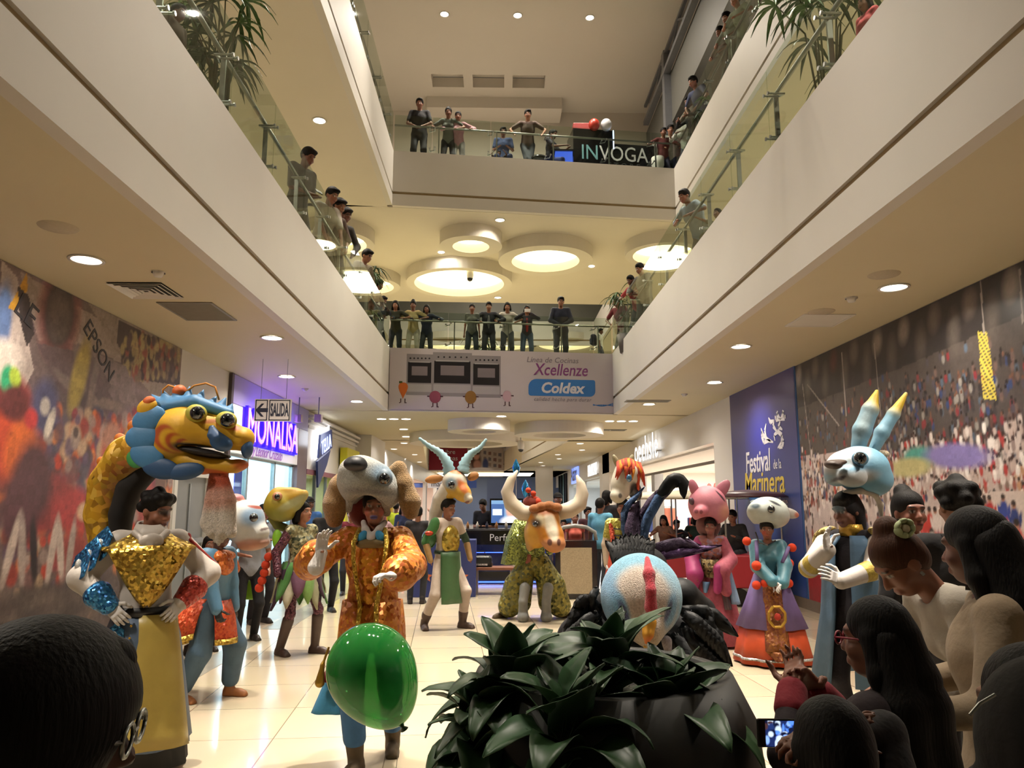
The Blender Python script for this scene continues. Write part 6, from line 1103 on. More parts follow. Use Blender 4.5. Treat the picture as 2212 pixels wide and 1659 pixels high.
H_ = b.blob('antelope_mask', [b.e(982, 1040, 26, 24, 26, CW, 0, -.02)] + b.c([(985, 1050, -.04), (1000, 1066, -.1), (1011, 1078, -.14)], [24, 17, 10], '#c29a3c') + [b.e(970, 1068, 14, 12, 14, '#c29a3c'), b.pt(990, 1032, 12, 16, '#c9c2b4', -20, -.1, 90), b.pt(985, 1018, 16, 7, '#b85c1c', -10, -.05, 90, .4), b.pt(1000, 1052, 8, 18, '#b8642c', 35, -.1, 90, .4), b.pt(1012, 1076, 9, 11, '#c9c0ac', 0, -.1, 90), b.pt(974, 1046, 12, 14, '#7d98a8', 0, -.12, 40, .5), b.pt(968, 1068, 16, 12, '#b8922c', 0, -.05, 90, .5), b.pt(1008, 1086, 8, 3, '#5a2c20', 30, -.1, 90)], FOAM, vox=.009, k=.03)
for px, py, rot in ((938, 1035, 8), (1022, 1029, 24)): b.blob('ear', [b.e(px, py, 20 if px < 960 else 13, 9, 6, '#b07a44', rot, -.0)], FOAM, H_, vox=.008)
q = b.P(975, 1047, -.25); ball('eye', root.matrix_basis.inverted() @ Vector(q), 7.5 * b.s, GLOSS, H_)
HB = '#8fb2bc'
def horn(pts, r0, r1, n=11):
    P = [np.array(p, float) for p in pts]; out = []; rr = []
    for i in range(n * 2 + 1):
        t_ = i / (n * 2) * (len(P) - 1); j = min(int(t_), len(P) - 2); f_ = t_ - j; p0 = P[max(j - 1, 0)]; p1 = P[j]; p2 = P[j + 1]; p3 = P[min(j + 2, len(P) - 1)]
        out.append(tuple(.5 * ((2 * p1) + (p2 - p0) * f_ + (2 * p0 - 5 * p1 + 4 * p2 - p3) * f_ ** 2 + (3 * p1 - p0 - 3 * p2 + p3) * f_ ** 3))); r = r0 + (r1 - r0) * (i / (n * 2)); rr.append(r * (1.16 if i % 2 else .90))
    return out, rr
for pts in (((971, 1026, 0), (966, 1000, .0), (950, 978, .02), (928, 964, .02), (905, 946, .03)), ((1000, 1022, -.02), (1004, 1000, -.0), (1018, 980, .02), (1036, 968, .02), (1051, 948, .03))):
    p_, r_ = horn(pts, 13.5, 2.5); b.tube('horn', p_, r_, M('horn_blue', HB, .6, noise=(20, .08)), H_, 12)
# ------------------------------------------------------------------ bull
loc = gp(1155, 1336); Yb = loc.y; root, J, s = start('performer carrying a bull head with huge white horns, in wide green and gold trousers', loc, 0, 1.62, dict(feet=((-.46, .08, 0), (.46, .08, 0)), hip=.84, lean=6, bend=10, hands=((-.05, -.3, .95), (.2, -.3, .95)), head=(0, 24)), vox=.012)
garment('jacket', J, root, GREENSEQ, .025, (1, 1)); OLV = M_glitter('olive_gold_cloth', '#33391c', '#8d8438', 30, .35, .5); o_ = [El(J['hip'], (.19, .14, .14))]
for i, sg in enumerate((-1, 1)): o_ += [Cp(J['hp'][i], V3(sg * .26, -.02, .45), .13, .17), Cp(V3(sg * .26, -.02, .45), V3(sg * .36, .02, .17), .17, .16), Cp(V3(sg * .12, -.04, .7), V3(sg * .2, -.02, .22), .12, .15)]
blob('wide_trousers', o_, .013, OLV, root, k=.05)
for i in (0, 1): shoe(J, i, cloth('#4a3c2a', .6), root, .011, yaw=(-55, 55)[i])
b = PXB(Yb, root); GH = M('grey_hoof_cloth', '#6d6e6a', .7, noise=(14, .1), bump=(30, .4))
for px, py in ((1130, 1342), (1180, 1340)):
    b.blob('bull_foreleg', b.c([(px + 4, 1270, -.24), (px, 1300, -.29), (px, 1325, -.26)], [11, 9, 10]) + [b.e(px, 1333, 12, 11, 15, None, 0, -.28), b.e(px, 1338, 1.6, 9, 4, None, 0, -.42, .004, '-')], GH, vox=.009, k=.02)
loft('green_cape', [((-.12, 0, 1.38), .16, .14, .02, 5), ((-.2, .02, 1.1), .2, .17, .06, 7), ((-.24, .03, .75), .23, .2, .08, 7)], GREENSEQ, root, thick=.012); b.blob('brown_strap', b.c([(1146, 1180, -.2), (1142, 1210, -.2), (1138, 1215, -.2)], [5, 4, 3]), cloth('#6a3a2c'), vox=.01)
OR_, BR_ = '#b8761c', '#8a4c22'
H_ = b.blob('bull_mask', [b.e(1175, 1120, 34, 28, 34, OR_, 0, -.36), b.e(1160, 1150, 26, 32, 30, '#b8882c', 0, -.34)] + b.c([(1178, 1130, -.42), (1192, 1160, -.5), (1197, 1172, -.54)], [29, 24, 20], OR_) + [b.e(1197, 1174, 23, 15, 22, '#a8704a', -8, -.56), b.e(1145, 1165, 10, 26, 22, '#a07840', 0, -.28), b.pt(1190, 1135, 12, 32, '#d0c6b0', 14, -.6, 60, .3), b.pt(1165, 1118, 8, 18, '#d0c2a0', 30, -.55, 60, .5), b.pt(1175, 1098, 40, 14, '#9a5424', 0, -.4, 90, .4), b.pt(1158, 1130, 10, 8, '#5a4a40', -30, -.55, 60, .5), b.pt(1188, 1172, 5, 7, '#4a2418', 0, -.75, 30), b.pt(1208, 1172, 4, 7, '#4a2418', 0, -.75, 30), b.pt(1215, 1118, 6, 16, '#d0c2a0', 0, -.5, 60, .5)], FOAM, vox=.01, k=.04)
b.blob('forelock', [b.e(x, y, 12, 9, 12, '#8d5424', 0, -.5) for x, y in ((1155, 1099), (1170, 1094), (1186, 1092), (1202, 1096))], FUR, H_, vox=.01); ball('eye', root.matrix_basis.inverted() @ Vector(b.P(1157, 1132, -.62)), 6 * b.s, GLOSS, H_)
HW = M('ivory_horn', '#c6b9a4', .4, noise=(6, .05))
for pts in (((1160, 1112, -.36), (1128, 1108, -.36), (1104, 1088, -.36), (1095, 1062, -.36), (1104, 1036, -.36), (1118, 1016, -.36)), ((1206, 1108, -.36), (1230, 1102, -.36), (1252, 1088, -.36), (1258, 1066, -.36), (1254, 1044, -.36), (1246, 1026, -.36))): b.tube('horn', pts, [15, 17, 16, 13, 9, 2], HW, H_, 14)
b.blob('red_headdress', [b.e(1150, 1085, 20, 14, 18, '#6a2a20', 0, -.05), b.e(1162, 1095, 14, 12, 14, '#6a2a20', 0, -.05)], cloth('#6a2a20'), vox=.011)
for px, py, r_ in ((1141, 1059, 6), (1152, 1066, 6), (1161, 1084, 8), (1154, 1076, 5)): ball('red_pompom', root.matrix_basis.inverted() @ Vector(b.P(px, py, -.12)), r_ * b.s, cloth('#b03a20'), root, 7)
b.tube('pompom_wire', [(1146, 1090, -.05), (1141, 1060, -.1)], 1.5, BLACK); FOILB = M('blue_foil', '#2a7ab0', .15, .7, noise=(9, .2), bump=(14, 1.0))
for px, py, rx, rz, l_ in ((1115, 1011, 9, 20, 'blue leaf-shaped foil balloon rising just above the bull horn tip'), (1135, 1056, 9, 20, 'blue foil balloon between the bull horns beside the red pompoms')):
    q = yp(px, py, 13.6 if py < 1040 else 13.3); sc = q.y / FPX; t = empty('foil_balloon', (q.x, q.y, 0)); tag(t, l_, 'balloon', 'foil balloons'); MB().lathe([(.001, q.z - rz * sc), (rx * sc * .6, q.z - rz * sc * .6), (rx * sc, q.z), (rx * sc * .65, q.z + rz * sc * .5), (.001, q.z + rz * sc)], 14).build('foil_body', FOILB, t, smooth=True); MB().tube([(0, 0, 0), (0, 0, q.z - rz * sc)], .004, 5).build('stick', WHT, t)
# ------------------------------------------------------------------ horse
loc = yp(1352, 1340, 9.7); loc.z = 0; root, J, s = start('performer in a white horse mask with red mane and yellow jacket with black frogging', loc, -14, 1.64, dict(hands=((-.22, -.02, .84), (.26, -.1, .9)), poles=((-1, .6, -.1), (1, .6, -.1)), head=(-4, 2)), skin='#8d5a48', vox=.012)
YSEQ = M_glitter('yellow_sequins', '#8a8024', '#c9c060', 60, .4, .4); garment('jacket', J, root, YSEQ, .022, (.3, .3)); trousers(J, root, cloth('#7a3a2c'), .02)
for i in (0, 1): shoe(J, i, cloth('#2c2420'), root, .012); blob('cream_sleeve', arm_prims(J, i, .016, None, 1.0), .012, M('cream_satin', '#b8a690', .5, noise=(9, .1), bump=(12, .7)), root); d = nrm(J['wr'][i] - J['el'][i]); glove(J, i, root, d, (1, 0, 0) if i == 0 else (-1, 0, 0), .5, vox=.007)
mb = MB()
for k in range(3): mb.tube([(-.12, -.118, (1.34 - k * .085) * s), (0, -.145, (1.33 - k * .085) * s), (.12, -.118, (1.34 - k * .085) * s)], .011, 6)
mb.tube([(0, -.13, 1.42 * s), (0, -.15, 1.05 * s)], .012, 6); o = mb.build('black_frogging', BLACK, root); blob('red_sash', [Cp(V3(-.17, -.05, 1.4) * s, V3(-.12, -.13, 1.15) * s, .03, .04), Cp(V3(-.12, -.13, 1.15) * s, V3(-.02, -.15, .98) * s, .04, .05)], .011, M_glitter('red_sash_cloth', '#8c2418', '#c0502c', 60, .3, .5), root)
loft('red_skirt', [((0, 0, 1.0), .18, .15, .02, 8), ((0, 0, .7), .24, .2, .05, 8), ((0, 0, .42), .27, .23, .06, 8)], cloth('#a03a24'), root, thick=.01)
b = PXB(loc.y, root); HWT = '#c2bcaa'; H_ = b.blob('horse_mask', [b.e(1355, 1026, 29, 30, 30, HWT, 0, -.05), b.e(1344, 1045, 24, 34, 26, HWT, -14, -.08), b.e(1334, 1072, 16, 14, 18, HWT, -20, -.14), b.e(1370, 1058, 15, 24, 18, '#2c2624', 20, .0), b.pt(1368, 1062, 14, 24, '#231d1c', 20, 0, 60, .2), b.pt(1340, 1071, 4, 5, '#5a5450', 0, -.25, 40)], FOAM, vox=.01, k=.04)
for px, rot in ((1331, 22), (1362, -18)): b.blob('ear', [b.e(px, 997, 6, 16, 6, '#8d8464', rot, -.02)], FOAM, H_, vox=.008)
hm = []; rs = random.Random(3)
for k in range(22): x = 1336 + k * 2.1; y0_ = 992 + abs(k - 9) * .7; hm.append((x, y0_, x + rs.uniform(-10, 4) + (12 if k > 14 else 0), y0_ + rs.uniform(22, 44) if k < 15 else y0_ + rs.uniform(40, 66)))
for k, (x, y, x2, y2) in enumerate(hm): b.tube('mane_lock', [(x, y, -.12), ((x + x2) / 2 + 3, (y + y2) / 2, -.30 if k < 15 else -.18), (x2, y2, -.31 if k < 15 else -.12)], [4.5, 4, 1], cloth(('#a03020', '#b04428', '#c07a24', '#8a2c20')[k % 4]), H_, 6)
ball('eye', root.matrix_basis.inverted() @ Vector(b.P(1359, 1033, -.36)), (6 * b.s, 5 * b.s, 8 * b.s), M('blue_eye', '#2f5a78', .15, coat=1, noise=(5, .1)), H_)
# ------------------------------------------------------------------ rooster
loc = yp(1392, 1500, 5.35); loc.z = 0; root, J, s = start('performer in a rooster costume bowing forward with a pale blue feathered head and black wings', loc, 0, 1.7, dict(lean=62, bend=14, hip=.88, hands=((-.34, -.45, .72), (.34, -.45, .72)), head=(0, 70)), vox=.012)
BKF = M('black_feather', '#08080a', .6, noise=(40, .3), bump=(60, .12), spec=.3); garment('feather_coat', J, root, BKF, .05, (1, 1), vox=.013); trousers(J, root, cloth('#161418'), .02)
for i in (0, 1): shoe(J, i, cloth('#1a1818'), root, .012)
b = PXB(4.55, root)
H_ = b.blob('rooster_mask', [b.e(1385, 1288, 84, 88, 80, '#6f9eb4', 0, 0), b.e(1388, 1305, 66, 72, 40, '#b8aca0', 0, -.12), b.e(1400, 1355, 28, 40, 40, '#b8a58c', 0, -.16), b.pt(1390, 1290, 58, 66, '#b8aa9c', 0, -.25, 70, .2), b.pt(1342, 1318, 14, 40, '#6a94b0', 16, -.2, 80, .3), b.pt(1450, 1318, 12, 36, '#6a94b0', -16, -.2, 80, .3), b.pt(1349, 1322, 7, 24, '#363a5e', 22, -.25, 80, .3), b.pt(1447, 1322, 6, 22, '#3c4060', -22, -.25, 80, .3), b.pt(1310, 1290, 18, 70, '#5f8fb2', 0, 0, 90, .5)], FUR, vox=.011, k=.05)
b.blob('red_comb', b.c([(1398, 1206, -.18), (1402, 1240, -.31), (1406, 1275, -.35), (1406, 1312, -.34)], [5, 11, 9, 13], '#a82c3a'), FUR, H_, vox=.009)
b.blob('beak', b.c([(1402, 1345, -.26), (1400, 1370, -.28), (1396, 1388, -.27)], [15, 10, 4], '#c28a24') + [b.pt(1396, 1380, 12, 14, '#c8641c', 0, -.2, 80, .5)], FOAM, H_, vox=.009); b.blob('yellow_tuft', b.c([(1352, 1352, -.2), (1346, 1372, -.2)], [9, 4], '#c0902c') + b.c([(1395, 1390, -.2), (1391, 1410, -.2)], [5, 2], '#c0902c'), FOAM, H_, vox=.009); b.blob('white_bib', b.c([(1440, 1385, -.1), (1444, 1412, -.1)], [11, 7], '#9a8f94'), FUR, H_, vox=.01)
def feather(name, pts, w, mat, par): # long leaf-shaped plume with a raised rib
    P = [V3(b.P(*p)) for p in pts]; n_ = 10; V = []; F = []; L_ = []
    for i in range(n_ + 1):
        t_ = i / n_ * (len(P) - 1); j = min(int(t_), len(P) - 2); L_.append(P[j] + (P[j + 1] - P[j]) * (t_ - j))
    for i in range(n_ + 1):
        d = nrm(L_[min(i + 1, n_)] - L_[max(i - 1, 0)]); sd = nrm(np.cross(d, (0, 1, 0))); ww = w * b.s * math.sin(math.pi * min(.12 + .88 * i / n_, .995)) ** .7
        for j in (-1, -.5, 0, .5, 1): V.append(L_[i] + sd * ww * j + V3(0, .012 * abs(j) + .012 * math.sin(9 * i + 4 * j), 0))
    for i in range(n_):
        for j in range(4): a = i * 5 + j; F.append((a, a + 1, a + 6, a + 5))
    return tolocal(solid(mesh_obj(name, V, F, mat, par, smooth=True), .006), root)
rs = random.Random(9)
for px0, py0, px1, py1, n_ in ((1470, 1318, 1595, 1375, 1), (1478, 1330, 1582, 1440, 1), (1480, 1345, 1578, 1490, 1), (1470, 1350, 1560, 1470, 1), (1465, 1360, 1545, 1500, 1), (1455, 1370, 1528, 1510, 1), (1450, 1370, 1505, 1500, 1), (1300, 1312, 1225, 1345, 1), (1300, 1320, 1215, 1372, 1), (1298, 1330, 1205, 1405, 1), (1302, 1345, 1198, 1440, 1), (1306, 1360, 1210, 1470, 1), (1475, 1322, 1560, 1400, 1), (1310, 1375, 1240, 1490, 1), (1298, 1318, 1238, 1312, 1), (1480, 1325, 1545, 1352, 1), (1292, 1270, 1280, 1335, 1)):
    feather('wing_feather', [(px0, py0, .1), ((px0 + px1) / 2 + (10 if px1 > 1400 else -6), (py0 + py1) / 2 - 14, -.02 + rs.uniform(0, .08)), (px1, py1, .0 + rs.uniform(0, .06))], 17 if abs(px1 - px0) > 40 else 9, BKF, root)
for k in range(14):
    px0 = 1336 + k * 5; feather('back_feather', [(px0, 1235, .3), (px0 + (px0 - 1385) * .2, 1190, .36), (px0 + (px0 - 1385) * .5 + rs.uniform(-6, 6), 1150 + abs(px0 - 1372) * .5, .42)], 11, BKF, root)
for k in range(12):
    px0 = 1478 + (k % 6) * 9; feather('wing_feather', [(px0, 1325 + k * 5, .0), (px0 + 30, 1345 + k * 9, -.06), (px0 + 48, 1390 + k * 9, -.04)], 13, BKF, root); px0 = 1292 - (k % 6) * 9; feather('wing_feather', [(px0, 1325 + k * 5, .0), (px0 - 28, 1345 + k * 9, -.06), (px0 - 44, 1390 + k * 9, -.04)], 13, BKF, root)
b.blob('wing_root', [b.e(1500, 1380, 62, 66, 40, None, -30, .22), b.e(1262, 1385, 62, 60, 40, None, 30, .22), b.e(1385, 1420, 110, 70, 50, None, 0, .25)], BKF, vox=.014, k=.05); b.blob('dark_back', [b.e(1372, 1185, 44, 36, 40, None, 0, .75), b.e(1385, 1225, 62, 50, 40, None, 0, .5), b.e(1385, 1260, 80, 60, 40, None, 0, .45)], BKF, vox=.014)
PUR_ = M('purple_plume', '#3c2a44', .7, noise=(30, .25), bump=(50, .6)); BLP = M('blue_plume', '#39547c', .7, noise=(30, .25), bump=(50, .6))
for pts, w, m_ in (([(1380, 1190, .7), (1352, 1150, .75), (1350, 1100, .75), (1392, 1052, .75)], 11, BLP), ([(1385, 1185, .7), (1385, 1130, .75), (1420, 1075, .72), (1470, 1035, .7)], 19, PUR_), ([(1390, 1190, .7), (1395, 1130, .7), (1430, 1062, .68), (1466, 1034, .66)], 12, BLP), ([(1425, 1070, .66), (1455, 1036, .64), (1476, 1040, .64), (1478, 1078, .64)], 18, BKF), ([(1395, 1190, .7), (1440, 1180, .7), (1480, 1172, .72), (1530, 1190, .74)], 15, PUR_), ([(1400, 1200, .7), (1440, 1200, .7), (1500, 1190, .72), (1560, 1178, .76)], 11, M('violet_plume', '#4a2c5a', .7, noise=(30, .25), bump=(50, .6))), ([(1370, 1190, .7), (1360, 1150, .7), (1372, 1100, .72), (1380, 1082, .7)], 14, PUR_)): feather('tail_plume', pts, w, m_, root)
# ------------------------------------------------------------------ pig
loc = gp(1545, 1392); Yp_ = loc.y; root, J, s = start('child performer in a pink pig mask and a long wide-sleeved pink robe', loc, -14, 1.42, dict(hands=((-.2, -.2, .8), (.1, -.24, .86)), poles=((-1, .5, -.3), (1, .5, -.4)), head=(-6, 4)), True, '#87564a', .011, lips='#7a3a3c')
PKR = M('pink_brocade', '#9c4a5a', .7, noise=(30, .15), bump=(30, .4)); MAG = M('magenta_cloth', '#8a2058', .65, noise=(20, .1)); garment('robe_top', J, root, M_glitter('rose_print', '#a8604c', '#8a7488', 30, .1, .6), .024, (.5, .5), fem=True)
loft('robe_skirt', [((0, 0, .88), .15, .13, .01, 9), ((0, 0, .6), .21, .19, .05, 10), ((0, 0, .3), .27, .25, .07, 10), ((0, 0, .03), .34, .31, .08, 10)], PKR, root, thick=.012, n=60)
for i in (0, 1):
    e, w = J['el'][i], J['wr'][i]; blob('wide_sleeve', [Cp(J['sh'][i], e, .065, .075), Cp(e, w, .08, .10), Cp(w + V3(0, 0, -.02), w + V3((-.06, .04)[i], .02, -.24), .075, .06)], .011, (MAG, PKR)[i], root, k=.03); glove(J, i, root, (0, -.6, -.6), (1, 0, 0) if i == 0 else (-1, 0, 0), .6, SKIN if False else M('bare_hand', '#87564a', .5, noise=(20, .05)), .0065, .9)
blob('magenta_lining', [Cp(J['wr'][1] + V3(-.04, -.05, .02), J['wr'][1] + V3(-.06, -.06, -.22), .05, .045)], .01, MAG, root); loft('necklace_plate', [((0, -.02, .98), .15, .14, .02, 7, (0, .1), (R(215), R(325))), ((0, -.04, .78), .13, .16, .02, 7, (0, .1), (R(215), R(325)))], M_glitter('bronze_beads', '#3c3428', '#a08858', 40, .5, .4), root, thick=.014, n=16)
for x in (-.07, .05): apron('blue_bow', cloth('#6a8cb4'), root, x, x - .02, .045, .02, .72, .6, -.21, -.24, 4, 3)
apron('blue_ribbon', cloth('#7d94b0'), root, .17, .24, .035, .05, .85, .48, -.17, -.24); apron('grey_ribbon', cloth('#6a6468'), root, -.22, -.27, .02, .025, .75, .45, -.1, -.15); apron('dark_ribbon', cloth('#4a3c40'), root, .1, .15, .03, .04, .75, .42, -.2, -.25)
b = PXB(Yp_, root); PK = '#b06a78'; H_ = b.blob('pig_mask', [b.e(1528, 1090, 40, 40, 40, PK, 0, -.02), b.e(1534, 1105, 39, 28, 38, PK, 0, -.02), b.e(1513, 1105, 15, 12, 16, '#a85c68', 10, -.22), b.e(1528, 1145, 26, 30, 50, None, 0, -.08, .03, '-'), b.pt(1508, 1105, 3.4, 4.5, '#6a2c38', 0, -.35, 40), b.pt(1517, 1106, 3.4, 4.5, '#6a2c38', 0, -.35, 40), b.pt(1553, 1072, 16, 2.5, '#3a2028', -50, -.1, 90), b.pt(1555, 1105, 16, 16, '#b8806a', 0, 0, 60, .6)], FOAM, vox=.01, k=.03)
for px, py, rot in ((1499, 1058, 18), (1558, 1062, -40)): b.blob('ear', [b.e(px, py - 3, 10 if px < 1520 else 13, 20 if px < 1520 else 27, 6, '#a86474', rot, -.04)], FOAM, H_, vox=.008)
for px, py in ((1494, 1083), (1540, 1082)): b.blob('eye_mark', [b.e(px, py, 6, 8, 5, '#3a2430', 20, -.2 if px > 1510 else -.12)], FOAM, H_, vox=.006)
b.blob('hood', [b.e(1530, 1135, 26, 26, 24, None, 0, .1)], cloth('#5a3a3a'), vox=.012)
# ------------------------------------------------------------------ rat
loc = gp(1672, 1432); Yr = loc.y; root, J, s = start('child in a white mouse mask with blue top, purple and orange skirts and red pompoms', loc, -8, 1.42, dict(hands=((-.03, -.26, .84), (.07, -.27, .82)), poles=((-1, .2, -.3), (1, .2, -.3)), head=(-12, 8)), True, '#87563f', .01, lips='#7a3a34', paint=[((-.03, -.08, -.03), (.05, .03, .03), '#a84a34', .6)])
TEAL = M('teal_satin', '#3f7484', .45, noise=(9, .12), bump=(12, .7), sheen=.3); garment('blouse', J, root, TEAL, .024, (1, 1), rr=(.055, .06, .05), fem=True, vox=.01)
PURP = M('purple_cloth', '#5e4c7c', .65, noise=(14, .08)); ORC = M('orange_satin', '#b8441c', .5, noise=(9, .08), bump=(10, .4)); ar = (R(-62), R(242))
loft('purple_skirt', [((0, 0, .88), .15, .13, .01, 9, (0, 0)), ((0, 0, .62), .24, .21, .03, 9), ((0, 0, .36), .34, .29, .05, 9)], PURP, root, thick=.012, n=60); loft('orange_skirt', [((0, 0, .45), .29, .25, .03, 9), ((0, 0, .2), .34, .30, .05, 9), ((0, 0, .02), .375, .33, .06, 9)], ORC, root, thick=.012, n=60); loft('silver_hem_band', [((0, 0, .085), .372, .328, .057, 9), ((0, 0, .06), .378, .333, .058, 9)], SLVSEQ, root, thick=.012, n=60)
apron('brown_apron', M_glitter('apron_brocade', '#6a2c18', '#8f5a20', 50, .2, .5), root, -.01, -.02, .085, .12, .88, .17, -.17, -.37); apron('apron_tip', MATS['apron_brocade'], root, -.02, -.02, .12, .03, .17, .08, -.37, -.385, 5)
an = [R(22.5 + 45 * k) for k in range(8)]; mb = MB(); cz = .5; yv = -.315
for k in range(8): a, c_ = an[k], an[(k + 1) % 8]; mb.tube([(-.015 + .085 * math.cos(a), yv - .01, cz + .105 * math.sin(a)), (-.015 + .085 * math.cos(c_), yv - .01, cz + .105 * math.sin(c_))], .014, 6)
mb.build('octagon_medallion', GOLDP, root); MB().ball((-.01, yv - .012, cz), (.032, .016, .035)).build('medallion_heart', cloth('#a83428'), root, smooth=True)
b = PXB(Yr, root)
for px, py, r_ in ((1613, 1169, 9), (1711, 1183, 9), (1634, 1222, 10), (1704, 1217, 10), (1634, 1264, 9), (1651, 1260, 8), (1686, 1256, 8), (1704, 1260, 9)): ball('red_pompom', root.matrix_basis.inverted() @ Vector(b.P(px, py, -.22 if 1180 < py and 1620 < px < 1700 else -.12)), r_ * b.s, cloth('#c83c1c'), root, 8)
for x0, y0_, x1, y1_ in ((1634, 1176, 1636, 1222), (1704, 1190, 1690, 1216)): b.tube('purple_strap', [(x0, y0_ - 8, -.13), (x1, y1_, -.2)], 4, PURP)
glove(J, 0, root, (.6, -.4, -.5), (.2, -.6, -.6), .7, vox=.0058); glove(J, 1, root, (-.6, -.45, -.4), (-.2, -.5, -.8), .7, vox=.0058)
WR_ = '#b0b6b0'; H_ = b.blob('mouse_mask', [b.e(1660, 1108, 42, 34, 40, WR_, 0, -.02), b.e(1646, 1102, 32, 24, 32, WR_, 25, -.08), b.e(1630, 1098, 15, 12, 16, WR_, 30, -.14), b.e(1676, 1118, 26, 20, 30, '#b4a89c', 0, -.02), b.e(1654, 1158, 26, 30, 50, None, 0, -.08, .03, '-'), b.pt(1632, 1093, 9, 5, '#3f5058', 10, -.2, 60, .4), b.pt(1668, 1087, 14, 3, '#2a2c34', -25, -.1, 60, .3)], FOAM, vox=.009, k=.03)
b.blob('ear', [b.e(1702, 1108, 24, 11, 6, '#b8b2ac', -14, -.06), b.pt(1718, 1113, 9, 6, '#b8705c', -20, 0, 60, .4)], FOAM, H_, vox=.008); b.blob('ear', [b.e(1628, 1085, 8, 5, 6, '#6a7478', 10, .05)], FOAM, H_, vox=.008); ball('eye', root.matrix_basis.inverted() @ Vector(b.P(1666, 1100, -.24)), 8 * b.s, GLOSS, H_); MB().tube([root.matrix_basis.inverted() @ Vector(b.P(*p)) for p in ((1632, 1150, -.1), (1640, 1172, -.2), (1658, 1178, -.22), (1675, 1168, -.1))], .008, 6).build('chin_strap', BLACK, root)
for i in (0, 1): shoe(J, i, cloth('#2c2420'), root, .012)
# ------------------------------------------------------------------ rabbit
Yh = 5.15; loc = yp(1858, 1400, Yh); loc.z = 0; root, J, s = start('performer in a pale blue rabbit mask with tall yellow-tipped ears and white sleeves', loc, -52, 1.66, dict(hands=((-.02, -.30, 1.30), (.12, -.42, 1.12)), poles=((-.8, -.2, -1), (1, -.1, -.8)), head=(-12, 14)), skin='#7c5242', vox=.0085, lips='#6a3a38', paint=[((0, -.08, .03), (.06, .04, .03), '#4a5a62', .5)])
BLC = M('blue_coat', '#4d6a86', .6, noise=(12, .1), bump=(14, .4)); DKT = cloth('#201d24'); garment('black_shirt', J, root, DKT, .012, (.2, .2)); trousers(J, root, DKT, .02)
ar = (R(-76), R(256)); loft('long_coat', [((0, 0, 1.42 * s), .13, .10, .0, 5, (0, 0), ar), ((0, 0, 1.36 * s), .225, .15, .02, 5, (0, 0), ar), ((0, .01, 1.1 * s), .215, .18, .02, 6, (0, 0), ar), ((0, .02, .9 * s), .24, .21, .04, 7, (0, 0), ar), ((0, .03, .45 * s), .33, .30, .06, 7, (0, 0), ar)], BLC, root, thick=.014)
for i in (0, 1): blob('white_sleeve', arm_prims(J, i, .016, None, 1.0, (.05, .05, .036)), .009, SATW, root); blob('gold_epaulette', [El(J['sh'][i] + V3((-.02, .02)[i], 0, .035), (.085, .07, .035), None, (0, (-25, 25)[i], 0)), El(J['sh'][i] + V3((-.05, .05)[i], 0, -.03), (.06, .065, .05))], .009, M_glitter('gold_braid_cloth', '#7d6a3c', '#b8a25c', 60, .4, .45), root)
for i in (0, 1): e, w = J['el'][i], J['wr'][i]; blob('gold_cuff', [Cp(e + (w - e) * -.05, e + (w - e) * .3, .07, .062)], .009, M('gold_fringe', '#a8923c', .5, .2, noise=(40, .2), bump=(50, .6)), root)
glove(J, 0, root, (.1, -.3, .95), (.9, 0, .2), .3); glove(J, 1, root, (-.3, -.8, .4), (-.9, 0, 0), .4); loft('gold_collar', [((0, .0, 1.42 * s), .075, .08, 0, 1), ((0, -.01, 1.5 * s), .068, .07, 0, 1)], GOLDP, root, thick=.012); blob('black_hood', [El(J['hc'] + V3(0, .02, .03), (.092, .105, .1)), Cp(J['hc'] + V3(.04, .05, 0), J['neck'] + V3(.02, .04, .03), .06, .06), El(J['hc'] + J['mh'] @ V3(0, -.1, -.035), (.062, .07, .092), None, J['mh'], .01, '-')], .009, cloth('#17151a'), root)
b = PXB(Yh, root); RB, RW = '#6d9cb4', '#bab8b4'
H_ = b.blob('rabbit_mask', [b.e(1858, 1012, 60, 48, 52, RB, 0, -.02), b.e(1875, 1036, 50, 38, 50, RB, 0), b.e(1830, 1010, 42, 36, 44, RW, -8, -.06), b.e(1803, 1012, 20, 20, 26, RW, 0, -.1), b.e(1808, 1030, 24, 20, 30, RB, 0, -.08), b.e(1842, 1030, 30, 22, 20, RW, 0, -.2), b.e(1860, 1082, 34, 22, 60, None, 0, 0, .02, '-'), b.pt(1858, 1000, 38, 30, '#5c94b4', 20, -.25, 40, .5), b.pt(1835, 990, 32, 16, RW, 30, -.05, 90, .5), b.pt(1850, 1032, 45, 14, '#b4b6b6', 8, -.2, 90, .5), b.pt(1850, 1060, 70, 18, '#5f93b0', 0, 0, 90, .5), b.pt(1813, 1034, 10, 4, '#3c3a40', 40, -.2, 60, .4)], FOAM, vox=.01, k=.03)
for pts, rads in ((((1852, 975, 0), (1862, 930, 0), (1880, 885, 0), (1894, 845, 0)), (14, 19, 17, 4)), (((1886, 975, .08), (1905, 935, .08), (1930, 895, .08), (1957, 850, .08)), (11, 15, 13, 4))):
    e_ = b.blob('ear', b.c(pts, rads, '#6f9ab0') + [b.pt(pts[3][0] - 4, pts[3][1] + 10, 26, 34, '#b89a24', -25, 0, 90, .5), b.pt((pts[1][0] + pts[2][0]) / 2 + 4, (pts[1][1] + pts[2][1]) / 2, 12, 44, '#9ab0b8', -25, -.1, 40, .7)], FOAM, H_, vox=.009)
    c0 = b.P(*pts[1]); 
